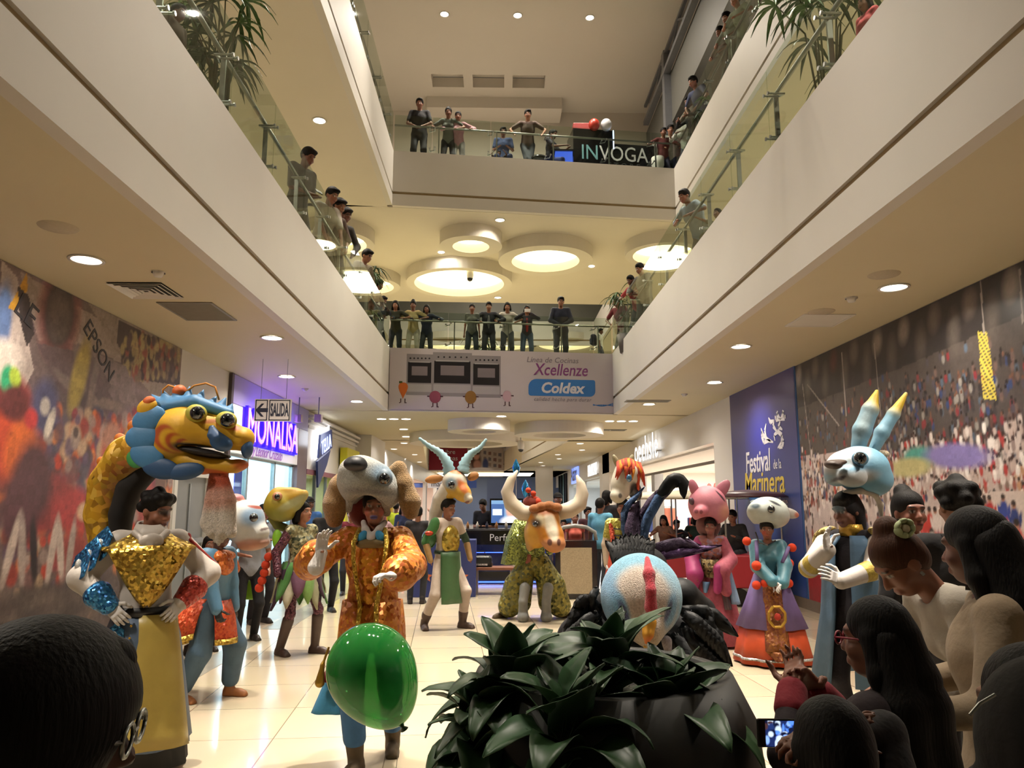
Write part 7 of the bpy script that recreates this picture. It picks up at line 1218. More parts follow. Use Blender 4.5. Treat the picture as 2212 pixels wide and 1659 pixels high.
b.blob('nose', [b.e(1800, 1004, 17, 9, 17, '#3a2a24', -6, -.26), b.e(1806, 1000, 22, 7, 17, '#4a3830', 6, -.24)], FOAM, H_, vox=.007); e_ = b.blob('eye_rim', [b.e(1858, 991, 17, 15, 12, '#4a7a94', 0, -.21)], FOAM, H_, vox=.007); ball('eye', root.matrix_basis.inverted() @ Vector(b.P(1858, 990, -.255)), 13 * b.s, GLOSS, e_)
b.blob('mask_rim', b.c([(1826, 1064, -.05), (1858, 1060, -.1), (1890, 1068, -.05), (1902, 1090, .02), (1904, 1112, .05)], [6, 6, 6, 6, 5], '#b0a89c'), FOAM, H_, vox=.009); b.blob('hair_tuft', [b.e(1905, 982, 16, 9, 12, '#b4a68c', 10, .02)], FUR, H_, vox=.009)
for i in (0, 1): shoe(J, i, cloth('#2c2420'), root, .012)
# ================================================================== STANDS AND PEOPLE ON THE GROUND FLOOR
NAVY = M('navy_panel', '#23306a', .4, noise=(4, .05)); LEDB = M('led_blue', '#4060ff', .3, emit='#3050ff', es=5); DESK = M('kiosk_black', '#101014', .2, noise=(4, .1), coat=.3)
t = empty('perfume_kiosk', (.1, 15.6, 0)); tag(t, 'black glossy perfume kiosk counter lettered Perfumes with blue light lines', 'kiosk')
bevel(MB().box((-.95, 0, 0), (1.1, .12, 1.06)).box((-.95, .12, 0), (-.8, 1.6, 1.06)).box((.95, .12, 0), (1.1, 1.6, 1.06)).build('counter_front', DESK, t), .01); bevel(MB().box((-1.0, -.06, 1.06), (1.15, .5, 1.1)).build('counter_top', M('kiosk_top', '#3a3a3e', .2, noise=(4, .1)), t), .01)
MB().box((-.75, -.02, .25), (.95, 0, .78)).build('display_glass', M('display_dark', '#141a30', .1, emit='#1a2a80', es=.08, noise=(3, .3)), t); MB().box((-.7, -.03, .62), (.9, -.02, .635)).build('light_line', LEDB, t); MB().box((-.9, -.05, .03), (1.05, -.02, .055)).build('light_line', LEDB, t)
text('lettering', 'Perfumes', .2, PW, t, (.13, -.064, .92), (R(90), 0, 0), .003)
for i in range(9): o = MB().lathe([(.001, 0), (.03, 0), (.03, .09), (.012, .11), (.012, .14), (.001, .14)], 12).build('perfume_bottle', M('amber_bottle%d' % (i % 3), ('#9a6a3a', '#b8b0a0', '#2c2c38')[i % 3], .15, noise=(4, .1)), smooth=True); o.location = (-.7 + i * .2 + .1, 15.85, 1.1); tag(o, 'little perfume bottle standing on the black kiosk counter', 'bottle', 'bottles on the kiosk')
t = empty('television_screen', (yp(1094, 1112, 16.4).x, 16.4, 0)); tag(t, 'lit screen showing a face on the kiosk behind the bull horn', 'television'); MB().box((-.36, 0, 1.15), (.36, .06, 1.72)).build('bezel', BLACK, t); MB().box((-.03, .02, .0), (.03, .05, 1.15)).build('stand', BLACK, t)
c = Canvas(-.33, .33, 1.2, 1.68, .012, '#6f94b8'); c.poly([(-.33, 1.2), (-.05, 1.2), (-.05, 1.6), (-.33, 1.6)], '#3c5a8c'); c.ell(.1, 1.46, .11, .16, '#c89a84'); c.ell(.1, 1.58, .13, .09, '#5a3a2c'); c.ell(.1, 1.22, .22, .12, '#d8dce4'); c.poly([(-.3, 1.36), (-.1, 1.36), (-.1, 1.5), (-.3, 1.5)], '#c8d4e0')
nu, nz = len(c.u), len(c.z); V = np.stack([c.U, np.full_like(c.U, -.003), c.Z], -1).reshape(-1, 3); ii = np.arange(nu * nz).reshape(nu, nz); mesh_obj('screen_picture', V, np.stack([ii[:-1, :-1], ii[1:, :-1], ii[1:, 1:], ii[:-1, 1:]], -1).reshape(-1, 4), M('screen_glow', '#888888', .3, vc=True, emit='vc', es=1.2), t, cols=c.a.reshape(-1, 3))
WOOD = M('bench_wood', '#7a4c38', .45, noise=(12, .15)); LEGW = M('bench_leg', '#8a8078', .4, noise=(9, .1)); t = empty('bench', (-.1, 13.9, 0)); tag(t, 'brown slatted bench on grey legs in front of the kiosk', 'bench')
for k in range(4): bevel(MB().box((-.85, -.2 + k * .11, .43), (.85, -.11 + k * .11, .48)).build('seat_slat', WOOD, t), .006)
for x in (-.55, -.28, .4, .66): MB().box((x - .05, -.17, 0), (x + .05, .2, .43)).build('leg', LEGW, t)
t = empty('handbag', (-.32, 13.88, .48)); tag(t, 'black handbag with pale trim lying on the bench beside the antelope performer', 'bag'); blob('bag_body', [Bx((0, 0, .1), (.24, .1, .1), .06), Cp((-.2, 0, .05), (.2, 0, .05), .06)], .012, M('black_leather', '#16181a', .35, noise=(20, .1)), t); MB().tube([(-.14, 0, .18), (-.1, 0, .27), (.1, 0, .27), (.14, 0, .18)], .012).build('strap', BLACK, t); MB().box((-.2, -.105, .03), (.16, -.098, .06)).build('trim_band', SLVSEQ, t)
t = empty('carton', (.35, 13.9, .48)); tag(t, 'pale upright carton standing on the bench next to the bull cape', 'box'); bevel(MB().box((-.05, -.06, 0), (.05, .06, .2)).build('carton_body', WHT, t), .004)
for x, lab in ((-1.35, 'left'), (-.72, 'right')):
    t = empty('blue_plinth', (x + .12, 13.6, 0)); tag(t, 'navy blue display plinth with a small star emblem %s' % ('left of the antelope performer' if lab == 'left' else 'half hidden beside the antelope performer'), 'plinth'); bevel(MB().box((-.24, -.2, 0), (.24, .3, .92 if lab == 'left' else .98)).build('body', NAVY, t), .01)
    mb = MB(); mb.prism([(.02 + r_ * math.cos(a), -.204, .35 + r_ * math.sin(a)) for a, r_ in [(math.pi / 2 + k * math.pi / 5, .1 if k % 2 == 0 else .045) for k in range(10)]], (0, 1, 0), .004); mb.build('star_emblem', M('star_print', '#c8683c', .5, noise=(20, .4)), t)
t = empty('information_stand', (1.37, 13.1, 0)); tag(t, 'black framed stand with a speckled beige front and a grey arched top behind the bull', 'stand'); bevel(MB().box((-.36, 0, 0), (.36, .5, .98)).build('body', DESK, t), .01); MB().box((-.27, -.012, .09), (.27, 0, .86)).build('front_panel', M('speckled_beige', '#a8987c', .6, noise=(60, .2)), t)
mb = MB(); mb.tube([(-.36, .1, .98), (-.34, .1, 1.12), (-.2, .1, 1.2), (0, .1, 1.23), (.2, .1, 1.2), (.34, .1, 1.12), (.36, .1, .98)], .035, 8); mb.build('arched_handle', M('arch_grey', '#7d7d7c', .4, noise=(9, .05)), t, smooth=True)
# --- children's train
RT = M('train_red', '#a02834', .35, noise=(4, .05)); t = empty('train_wagon', (3.55, 14.2, 0), R(-8)); tag(t, 'red children train wagon with a pale canopy on thin posts', 'train')
bevel(MB().box((-.9, -.4, .28), (.95, .55, .85)).build('body', RT, t), .03); MB().box((.15, -.415, .35), (.95, -.4, .62)).build('name_board', M('board_blue', '#2c4a9a', .4, noise=(4, .05)), t); text('lettering', 'Mall del', .19, PW, t, (.5, -.42, .5), (R(90), 0, 0), .003); text('upper_lettering', 'Tren', .15, PW, t, (.2, -.402, .74), (R(90), 0, 0), .003)
for x in (-.85, -.2, .4, .9):
    for y in (-.36, .5): MB().tube([(x, y, .85), (x, y, 1.72)], .016, 6).build('post', STEEL, t)
loft('canopy', [((0, .08, 1.70), 1.2, .66, .03, 8), ((0, .08, 1.76), 1.1, .6, .03, 8), ((0, .08, 1.82), .7, .4, .02, 8), ((0, .08, 1.85), .02, .02, 0, 8)], M('canopy_cream', '#bdb49c', .6, noise=(3, .1)), t, thick=.02)
for x in (-.6, .65):
    for y in (-.34, .5): w_ = MB().lathe([(.001, -.05), (.15, -.05), (.15, .05), (.001, .05)], 18, (x, y, .15), ax='y').build('wheel', BLACK, t)
t = empty('train_wagon', (4.15, 12.4, 0), R(-8)); tag(t, 'nearer red train wagon with a dark domed roof in front of the festival banner', 'train'); bevel(MB().box((-.45, -.35, .28), (.5, .6, .8)).build('body', RT, t), .03)
for x in (-.42, .45):
    for y in (-.3, .55): MB().tube([(x, y, .8), (x, y, 1.72)], .016, 6).build('post', STEEL, t)
loft('canopy', [((0, .1, 1.72), .66, .58, .0, 8), ((0, .1, 1.78), .55, .5, 0, 8), ((0, .1, 1.83), .02, .02, 0, 8)], M('canopy_maroon', '#4a2c34', .4, noise=(3, .1)), t, thick=.02)
for x in (-.25, .3):
    for y in (-.3, .5): MB().lathe([(.001, -.05), (.14, -.05), (.14, .05), (.001, .05)], 18, (x, y, .14), ax='y').build('wheel', BLACK, t)
def stand(px, py, Y, label, face=0, z0=0, Hf=None, **k):
    """someone on the ground floor whose head is seen at px,py and who stands Y metres away"""
    q = yp(px, py, Y); H = Hf or (q.z - z0) / .925; return person(label, (q.x, Y, z0), face, H, head_at=(q.x, Y), **k)
BP = 'bystanders at the back of the floor'
stand(1433, 1120, 14.3, 'long-haired girl riding under the pale train canopy behind the horse performer', -30, z0=.45, Hf=1.3, top='#7a5a48', hair='long', fem=True, legs='#4a4450', pose=seat_pose(.42))
stand(1462, 1138, 14.5, 'child in dark clothes in the middle of the train wagon', 20, z0=.45, Hf=1.2, top='#2c3038', legs='#33343a', pose=seat_pose(.4))
stand(1502, 1130, 14.6, 'person with black hair and dark green jacket seated in the pale-canopied wagon', 160, z0=.42, Hf=1.35, top='#28403c', sleeve=1, hair='bob', legs='#33343a', pose=seat_pose(.42))
stand(1582, 1125, 12.55, 'boy in a black jacket leaning out of the dark-roofed train wagon', -40, z0=.36, Hf=1.5, top='#232326', sleeve=1, legs='#2c2c30', pose=dict(seat_pose(.5), lean=14))
stand(1545, 1130, 14.4, 'person with black hair in a grey jacket behind the pig performer', 10, top='#3f4450', sleeve=1, legs='#2c2c30')
stand(1043, 1092, 16.5, 'shop assistant in a black polo shirt working behind the perfume kiosk', -12, top='#17161a', legs='#1c1c20', pose=dict(lean=8, hands=((-.08, -.3, 1.13), (.1, -.32, 1.13)), head=(-10, 24)))
stand(1297, 1095, 13.6, 'boy in a light blue polo shirt with his back half turned beside the arched stand', 150, top='#5a94b0', legs='#2e3440', lod=1)
stand(1312, 1078, 15.0, 'dark-haired person in black behind the light blue polo shirt', 140, top='#232226', sleeve=1, legs='#2c2c30', hair='bob')
stand(1242, 1122, 13.9, 'girl in an orange tank top leaning on the arched stand', 0, top='#b8584a', sleeve=.12, hair='pony', legs='#8a3a44', fem=True, lod=1)
stand(1217, 1135, 14.1, 'small child with dark hair beside the girl in orange', 0, top='#8a4a54', legs='#4a4a50')
stand(1205, 1082, 15.0, 'person in a dark sun hat behind the bull horns', 0, top='#3f6a94', hair='cap', legs='#2c2c30')
stand(1270, 1110, 15.4, 'man in a maroon shirt between the orange tank top and the blue polo', 20, top='#4a2c34', legs='#2c2c30')
stand(903, 1112, 12.6, 'person in black holding up one arm left of the antelope performer', 180, top='#1c1a1e', sleeve=1, legs='#1e1e22', lod=1, pose=dict(hands=((-.2, -.3, 1.45), None), poles=((-1, 0, -.5), None)))
stand(872, 1102, 17.5, 'woman in a navy jacket walking beyond the tan dog ear', 10, top='#2a3048', sleeve=1, legs='#2c2c38', hair='long', fem=True)
stand(856, 1098, 20.0, 'person in a yellow-green safety vest far behind the tan dog ear', 170, top='#b0b828', sleeve=.2, legs='#3a3a40')
stand(828, 1118, 17.0, 'little girl in pale pink raising one arm behind the dog performer', 20, top='#d0a8a8', hair='bun', legs='#c8b8b8', fem=True, pose=dict(hands=((-.15, -.1, .55), (.3, -.15, 1.15)), poles=(None, (1, 0, -1))))
stand(668, 1092, 13.4, 'man in a grey cap and bright blue shirt behind the snake performer', 30, top='#3f6cae', hair='cap', legs='#4c5a70', lod=1)
q = gp(700, 1322); person('young man in a black T-shirt with folded arms beside the dog performer', (q.x, q.y, 0), 24, 1.62, pose=dict(hands=((.06, -.2, 1.02), (-.06, -.22, .98)), poles=((-1, .1, -.4), (1, .1, -.4)), head=(6, 6)), top='#151417', legs='#121215', lod=1)
stand(758, 1115, 13.8, 'person in a dark red shirt mostly hidden behind the dog mask', 10, top='#6a2430', legs='#26242a')
stand(570, 1112, 10.6, 'woman with black hair and a pale patterned blouse filming behind the monkey performer', 40, top='#7d8490', sleeve=.5, legs='#1e1c22', hair='bob', fem=True, lod=1, pose=dict(hands=((-.1, -.3, 1.12), (.14, -.32, 1.1)), poles=((-1, .2, -.6), (1, .2, -.6))))
stand(452, 1180, 8.6, 'child in a raspberry pink top standing behind the white dragon beard', 40, top='#9a2c54', legs='#2c2830', hair='long', fem=True, lod=1)
q = yp(536, 1248, 9.4); t = empty('carrier_bag', (q.x, q.y, 0)); tag(t, 'white and lime green plastic carrier bag held up behind the monkey performer', 'bag'); o = blob('bag_body', [Bx((0, 0, .62), (.12, .07, .16), .04, '#8cc83c'), Bx((0, 0, .78), (.11, .06, .12), .04, '#d0d8c8'), Pt((0, 0, .86), (.2, .2, .16), '#d4dcd0', None, .3)], .01, M('bag_plastic', '#888888', .35, vc=True, noise=(9, .05)), t, k=.03); MB().tube([(-.05, 0, .9), (-.03, 0, 1.04), (.03, 0, 1.04), (.05, 0, .9)], .012, 6).build('handle', WHT, t)
r_, J = stand(545, 1120, 9.3, 'woman in dark trousers carrying the green bag between monkey and snake performers', 30, top='#8a8c94', legs='#17161a', hair='long', fem=True, lod=1, pose=dict(hands=((-.1, -.2, 1.0), (.2, -.12, .85))))
# kiosk on the top gallery
t = empty('beauty_kiosk', (3.05, 17.55, Z3), .117); tag(t, 'black top-gallery kiosk with large INVOGA lettering', 'kiosk'); a, c_ = yp(1240, 300, 17.35), yp(1420, 300, 17.45); t.location.x = a.x; wk = c_.x - a.x; lz = yp(1330, 325, 17.45).z - Z3
zt, zb = yp(1240, 270, 17.4).z - Z3, 0; MB().box((0, 0, 0), (wk * .5, .7, zt)).build('tall_cabinet', DESK, t); MB().box((wk * .5, 0, 0), (wk, .7, zt - .35)).build('low_cabinet', DESK, t); MB().box((wk * .49, -.02, zt - .5), (wk * .5, 0, zt)).build('light_bar', M('cold_tube', '#ffffff', .3, emit='#b8d0ff', es=6), t)
text('lettering_blue', 'IN', .56, M('pale_blue_letter', '#7fb0bc', .4, noise=(9, .05)), t, (wk * .2, -.01, lz), (R(90), 0, 0), .004, sx=.82); text('lettering_white', 'VOGA', .56, PW, t, (wk * .62, -.01, lz), (R(90), 0, 0), .004, sx=.8); text('lettering_small', 'STORE', .2, M('grey_letter', '#4a4a4e', .4, noise=(9, .05)), t, (wk * .62, -.01, lz - .3), (R(90), 0, 0), .003, space=1.6)
q = yp(1262, 256, 17.7); o = bevel(MB().box((-.28, -.15, -.13), (.28, .15, .13)).build('red_case', M('case_red', '#8c2420', .5, noise=(5, .05))), .02); o.location = (q.x, 17.9, Z3 + zt + .13); tag(o, 'red case lying on top of the black INVOGA kiosk', 'case')
for px, col, lab in ((1277, '#a83020', 'orange-red round lamp on the black kiosk beside the red case'), (1303, '#c8c8cc', 'white domed lamp on the black kiosk')): q = yp(px, 262, 17.7); o = MB().ball((0, 0, .13), (.14, .14, .16)).build('round_lamp', M('lamp' + col, col, .4, noise=(4, .03)), smooth=True); o.location = (q.x + .06, 17.6, Z3 + zt - .01); tag(o, lab, 'lamp')
q = yp(1215, 320, 17.4); t = empty('manicure_table', (q.x, 17.4, Z3)); tag(t, 'small manicure table with blue lit drawers behind the top glass', 'table'); MB().box((-.18, 0, .1), (.25, .4, .78)).build('drawer_unit', M('lit_blue', '#5a78c0', .4, emit='#4a70ff', es=.8, noise=(3, .2)), t); MB().box((-.3, -.05, .78), (.3, .45, .82)).build('table_top', BLACK, t); MB().box((-.1, -.02, .2), (.05, 0, .4)).build('drawer_front', M('lit_cyan', '#40c0c0', .4, emit='#30d0d0', es=.8, noise=(3, .1)), t)
q = yp(1427, 330, 17.2); o = MB().lathe([(.001, 0), (.12, 0), (.12, .5), (.16, .6), (.16, .8), (.001, .86)], 20).build('white_urn', WHT, smooth=True); o.location = (q.x + .05, 17.75, Z3); tag(o, 'white urn-shaped stand between the kiosk and the corner onlookers', 'urn')
q = yp(1165, 328, 17.1); t = empty('round_stool', (q.x, 17.4, Z3)); tag(t, 'round dark seat beside the man at the manicure table', 'stool'); MB().lathe([(.001, .5), (.2, .5), (.22, .55), (.2, .6), (.001, .6)], 24).build('seat', BLACK, t, smooth=True); MB().tube([(0, 0, 0), (0, 0, .5)], .03).build('column', STEEL, t); MB().lathe([(.2, 0), (.2, .02), (.001, .03)], 20).build('foot', STEEL, t)
# ------------------------------------------------------------------ palms of the galleries
PALM = [M('palm_leaf%d' % i, c_, .45, noise=(9, .15)) for i, c_ in enumerate(('#2f4a22', '#3c5c2a', '#26401f'))]; CANE = M('palm_cane', '#5a5a38', .6, noise=(12, .15))
def palm(label, loc, h, n, seed, pot=.28, potcol='#4c4640', reach=.4, leaf=.34):
    t = empty('potted_palm', loc); tag(t, label, 'plant', 'gallery palms'); rs = random.Random(seed); MB().lathe([(.001, 0), (pot * .75, 0), (pot, pot * 1.5), (pot * .9, pot * 1.5), (pot * .85, pot * 1.35), (.001, pot * 1.3)], 24).build('pot', M('pot' + potcol, potcol, .5, noise=(5, .08)), t, smooth=True)
    for k in range(n):
        a = rs.uniform(0, 6.28); hh = h * rs.uniform(.45, 1); r_ = reach * rs.uniform(.3, 1); p0 = Vector((math.cos(a) * .08, math.sin(a) * .08, pot * 1.3)); p1 = Vector((math.cos(a) * r_ * .4, math.sin(a) * r_ * .4, hh * .8)); p2 = Vector((math.cos(a) * r_, math.sin(a) * r_, hh)); fr = MB().tube([p0, p1, p2], [.012, .009, .006], 6).build('frond_stalk', CANE, t, smooth=True); mb = MB(); nl = 9
        for j in range(nl):
            b_ = a + (j / (nl - 1) - .5) * 4.4 + rs.uniform(-.1, .1); L = leaf * rs.uniform(.8, 1.1); d = Vector((math.cos(b_), math.sin(b_), rs.uniform(-.25, .25))); sd = Vector((-math.sin(b_), math.cos(b_), 0)); V = []; m_ = 5
            for i in range(m_ + 1): q = i / m_; c_ = p2 + d * L * q + Vector((0, 0, .05 * math.sin(q * 2.2) - L * .75 * q * q)); w = .024 * math.sin(math.pi * (.15 + .83 * q)); V += [c_ - sd * w, c_ + Vector((0, 0, -.006)), c_ + sd * w]
            mb.add(V, [(i * 3 + u, i * 3 + u + 1, i * 3 + u + 4, i * 3 + u + 3) for i in range(m_) for u in (0, 1)])
        mb.build('leaf_fan', PALM[k % 3], fr)
    return t
q = xp(480, 130, -2.95); palm('tall green fan palm behind the near glass of the horse-mural gallery', (-2.98, q.y + .1, Z2), 2.35, 18, 3, reach=.5)
q = xp(785, 590, -2.9); palm('small dark palm around a black-haired onlooker far along the horse-mural gallery', (-2.95, q.y + .45, Z2), 1.75, 9, 5, reach=.35)
q = xp(1780, 90, 3.3); palm('dark fan palm behind the near glass of the stadium-mural gallery beside the coral blouse', (3.3, q.y, Z2), 1.95, 13, 8, reach=.5, potcol='#6a6a62')
q = xp(1365, 605, 3.1); palm('small palm between the grey sweater and the red and white top', (3.05, q.y + .3, Z2), 1.75, 8, 11, reach=.35)
q = xp(1540, 150, 4.6); palm('thin palm behind the upper gallery glass above the leaning navy polo man', (4.75, q.y + .6, Z3), 1.2, 6, 15, reach=.35)
q = xp(1045, 740, 1.0); q = yp(1040, 745, 19.2); palm('little bushy palm on the floor of the middle back gallery', (q.x, 19.4, Z2), 1.0, 8, 17, reach=.3)
# ------------------------------------------------------------------ dracaenas in the big planter, nearest to the camera
PC = Vector((.315, 2.3, 0)); t = empty('planter', PC); tag(t, 'large round black planter standing in the middle of the near edge', 'planter')
MB().lathe([(.001, 0), (.26, 0), (.36, .2), (.435, .5), (.452, .82), (.43, 1.0), (.37, 1.12), (.33, 1.12), (.33, 1.08), (.36, 1.02)], 64).build('bowl', M('planter_black', '#1c1d1c', .5, noise=(3, .08)), t, smooth=True); MB().lathe([(.001, 1.04), (.35, 1.03)], 32).build('soil', M('soil', '#1a1410', .9, noise=(40, .4), bump=(60, 1)), t)
DRL = [M('dracaena_leaf%d' % i, c_, .42, noise=(7, .12)) for i, c_ in enumerate(('#2e4a2c', '#365434', '#27402a', '#3e5c3e'))]
def leaf_mesh(L, w, droop, lift, tw, curl):
    V = []; n = 11; F = []; p = np.zeros(3); a = lift
    for i in range(n + 1):
        q = i / n; ww = w * (math.sin(math.pi * (.10 + .9 * q) ** .8) ** .75) * (1 if q < .98 else .15) + .001; r_ = R(tw * q)
        for j in (-1, -.5, 0, .5, 1): s_ = ww * j; up = abs(j) * ww * .35 + .006 * math.sin(10 * q + 3 * j) * (abs(j) > .6); V.append(p + V3(math.sin(r_) * up * -np.sign(j) * 0, 0, up) * math.cos(a) + V3(0, s_ * math.cos(r_), s_ * math.sin(r_)) + V3(-math.sin(a), 0, 0) * up)
        p = p + V3(math.cos(a), 0, math.sin(a)) * L / n; a -= droop / n * (1 + curl * q * q * 2)
    for i in range(n):
        for j in range(4): b_ = i * 5 + j; F.append((b_, b_ + 1, b_ + 6, b_ + 5))
    return V, F
def dracaena(label, head, n, seed, L0=.34, base=None, wl=.05, bias=None):
    t = empty('dracaena_plant', (head[0], head[1], 1.06)); tag(t, label, 'plant', 'dracaenas in the round planter'); rs = random.Random(seed); hz = head[2] - 1.06
    MB().tube([(0, 0, -.05), (.01, 0, hz * .5), (0, 0, hz + .12)], [.018, .016, .01], 8).build('stem', M('dracaena_stem', '#4a4030', .7, noise=(20, .2)), t)
    for k in range(n):
        q = k / n; az = k * 2.4 + rs.uniform(-.3, .3); lift = R(82 - 78 * q + rs.uniform(-10, 10)); L = L0 * rs.uniform(.8, 1.12) * (.7 + .4 * min(q * 2, 1)); V, F = leaf_mesh(L, wl * rs.uniform(.85, 1.2), rs.uniform(.9, 1.9) * (.35 + q), lift, rs.uniform(-30, 30), rs.uniform(.3, 1.6))
        o = solid(mesh_obj('leaf', V, F, DRL[rs.randrange(4)], t, smooth=True), .0015); o.location = (0, 0, hz + .13 * (1 - q) - .06); o.rotation_euler = (0, 0, az)
    return t
def at(px, py, Y): q = yp(px, py, Y); return (q.x, q.y, q.z)
dracaena('broad-leaved dracaena head pointing at the rooster beak, tallest in the planter', at(1318, 1500, 2.25), 30, 2, .30)
dracaena('dracaena head at the planter rim nearest to the green balloon, with upright leaves', at(1105, 1540, 2.15), 26, 3, .28)
dracaena('low drooping dracaena head over the planter rim below the rooster wing', at(1450, 1590, 2.1), 24, 4, .28)
dracaena('lowest dracaena head at the bottom middle of the planter', at(1225, 1640, 1.95), 30, 5, .28)
dracaena('dracaena head spilling over the balloon side low in the planter', at(1040, 1610, 2.1), 24, 6, .22)
dracaena('dracaena head in the middle of the planter between the two tall ones', at(1205, 1570, 2.25), 26, 7, .27)
# ------------------------------------------------------------------ green balloon
bc = yp(802, 1448, 2.9); t = empty('balloon', bc); tag(t, 'translucent green party balloon floating in front of the dog performer', 'balloon'); r_ = 88 * 2.9 / FPX * 1.02
GM = M('balloon_green', '#2f9a46', .06, coat=.6, spec=.6); N_ = GM.node_tree; bs = N_.nodes['Principled BSDF']; tr_ = N_.nodes.new('ShaderNodeBsdfTransparent'); tr_.inputs[0].default_value = c4('#8cd894'); mx = N_.nodes.new('ShaderNodeMixShader'); mx.inputs[0].default_value = .62; N_.links.new(tr_.outputs[0], mx.inputs[1]); N_.links.new(bs.outputs[0], mx.inputs[2]); N_.links.new(mx.outputs[0], N_.nodes['Material Output'].inputs[0])
prof = [];
for i in range(33): th = math.pi * i / 32; z = -math.cos(th); rr = math.sin(th) * (1 + .0 * z); prof.append((max(r_ * rr * (1 - .13 * max(-z, 0) ** 1.5), .0006), r_ * 1.06 * (z if z > 0 else z * 1.32)))
o = MB().lathe(prof, 56).build('balloon_skin', GM, t, smooth=True); o.rotation_euler = (R(6), R(-30), 0)
nk = MB().lathe([(.004, 0), (.010, -.006), (.006, -.014), (.016, -.026), (.014, -.028)], 14).build('knot', M('balloon_knot', '#0d3318', .4, noise=(9, .1)), t, smooth=True); nk.rotation_euler = (R(6), R(-30), 0); v_ = o.rotation_euler.to_matrix() @ Vector((0, 0, -r_ * 1.38)); nk.location = v_
MB().tube([v_ + Vector((0, 0, -.02)), v_ + Vector((-.02, .02, -.2)), v_ + Vector((.01, .03, -.5)), (v_.x, v_.y, -bc.z)], .0012, 5).build('string', WHT, t)
# ================================================================== SPECTATORS IN FRONT
DKH = HAIRM
def near(px, py, Y, label, face, H=None, **k): q = yp(px, py, Y); return person(label, (q.x, Y, 0), face, H or max(q.z / .925, .7), head_at=(q.x, Y), **k)
# facing 180 = looking at the stage
near(1966, 1118, 4.35, 'woman with her hair in a high bun and a black top facing the camera', 12, top='#1a181b', sleeve=1, legs='#1e1d22', hair='bun', fem=True, lod=0, skin='#7d4a38', pose=dict(head=(-10, 0)))
near(2068, 1105, 3.7, 'man with short black hair seen from behind next to the hair bun', 170, top='#1c1a1c', sleeve=1, legs='#1e1d22', hair='curly', lod=1, g=1.1)
def reach(px, py, Y, face, H, pts, pose):
    """wrist targets, in the person's own frame, for things that are held out in space"""
    q = yp(px, py, Y); h = H or max(q.z / .925, .7); J = skel(h, **pose); v = Matrix.Rotation(R(face), 3, 'Z') @ Vector(J['hc'].tolist()); o = Vector((q.x - v.x, Y - v.y, 0)); return [tuple(Matrix.Rotation(R(-face), 3, 'Z') @ (Vector(p) - o)) for p in pts]
def longhair(J, root, mat, vox, pts, rads, s=None): s = J['s']; o = []; [o.extend(Chain([J['hc'] + J['mh'] @ (V3(*p) * s) for p in P], [r * s for r in rr])) for P, rr in zip(pts, rads)]; return blob('hair_fall', o, vox, mat, root, k=.03)
r_, J = near(1945, 1225, 2.8, 'woman with reddish-brown hair bending forward, a pale green flower clip and a cream top', -92, 1.62, top='#a49c90', sleeve=.6, legs='#3a3638', hair='bun', hairm=HAIRB, fem=True, lod=0, skin='#7a4a34', g=1.12, pose=dict(lean=24, bend=14, head=(0, 44), hands=((-.1, -.5, .9), (.1, -.5, .9))))
s = J['s']; fl = empty('flower_clip'); fl.parent = r_; c0 = J['hc'] + J['mh'] @ (V3(.06, .085, .10) * s); fl.location = c0
for k in range(7): a = k * .9; o = MB().ball((0, 0, 0), (.024, .010, .018), 6).build('petal', M('pale_petal', '#a8b488', .6, noise=(9, .1)), fl, smooth=True); o.location = (.012, .026 * math.cos(a), .026 * math.sin(a)); o.rotation_euler = (a, -.4, 0)
MB().ball((.02, 0, 0), .016, 6).build('flower_centre', M('flower_heart', '#c8c0a0', .6, noise=(9, .1)), fl, smooth=True)
MB().tube([J['hc'] + J['mh'] @ (V3(.082, .005, -.045) * s), J['hc'] + J['mh'] @ (V3(.084, .005, -.06) * s)], .006, 6).build('earring', STEEL, r_)
r_, J = near(2108, 1200, 2.3, 'woman with very long black hair and a beige long-sleeved top seen from the side', -118, None, top='#8a7862', sleeve=1, legs='#26242a', hair='long', fem=True, lod=0, skin='#6a4234', g=1.35, pose=dict(lean=4, head=(-30, 8), hands=((-.2, -.3, 1.0), (.2, -.3, 1.0))))
longhair(J, r_, DKH, .012, [[(0, .07, .02), (.0, .11, -.15), (-.03, .15, -.42)], [(-.06, .06, 0), (-.09, .1, -.2), (-.12, .12, -.44)], [(.05, .06, 0), (.06, .1, -.2), (.05, .12, -.36)]], [[.07, .08, .06], [.045, .055, .04], [.045, .055, .04]])
MB().tube([J['sh'][0] + V3(.04, -.06, .06), J['sh'][0] + V3(.05, .07, .05), J['chest'] + V3(.02, .16, -.1)], .014, 6).build('bag_strap', BLACK, r_)
r_, J = near(1893, 1400, 1.95, 'girl with long black hair and red-rimmed glasses clapping her hands', -140, None, top='#2a2024', sleeve=.9, legs='#26242a', hair='long', fem=True, lod=0, skin='#7d4f3c', g=1.2, detail_hands=True, hands=(1, 0, 0), pose=dict(head=(4, 4), hands=((-.045, -.24, 1.10), (.045, -.26, 1.12)), poles=((-1, .3, -1), (1, .2, -1)), lean=4))
longhair(J, r_, DKH, .012, [[(0, .06, .0), (.0, .1, -.2), (.0, .12, -.42)], [(-.06, .05, 0), (-.09, .08, -.2), (-.1, .1, -.42)], [(.06, .05, 0), (.09, .08, -.2), (.1, .1, -.42)]], [[.07, .085, .08], [.04, .055, .05], [.04, .055, .05]])
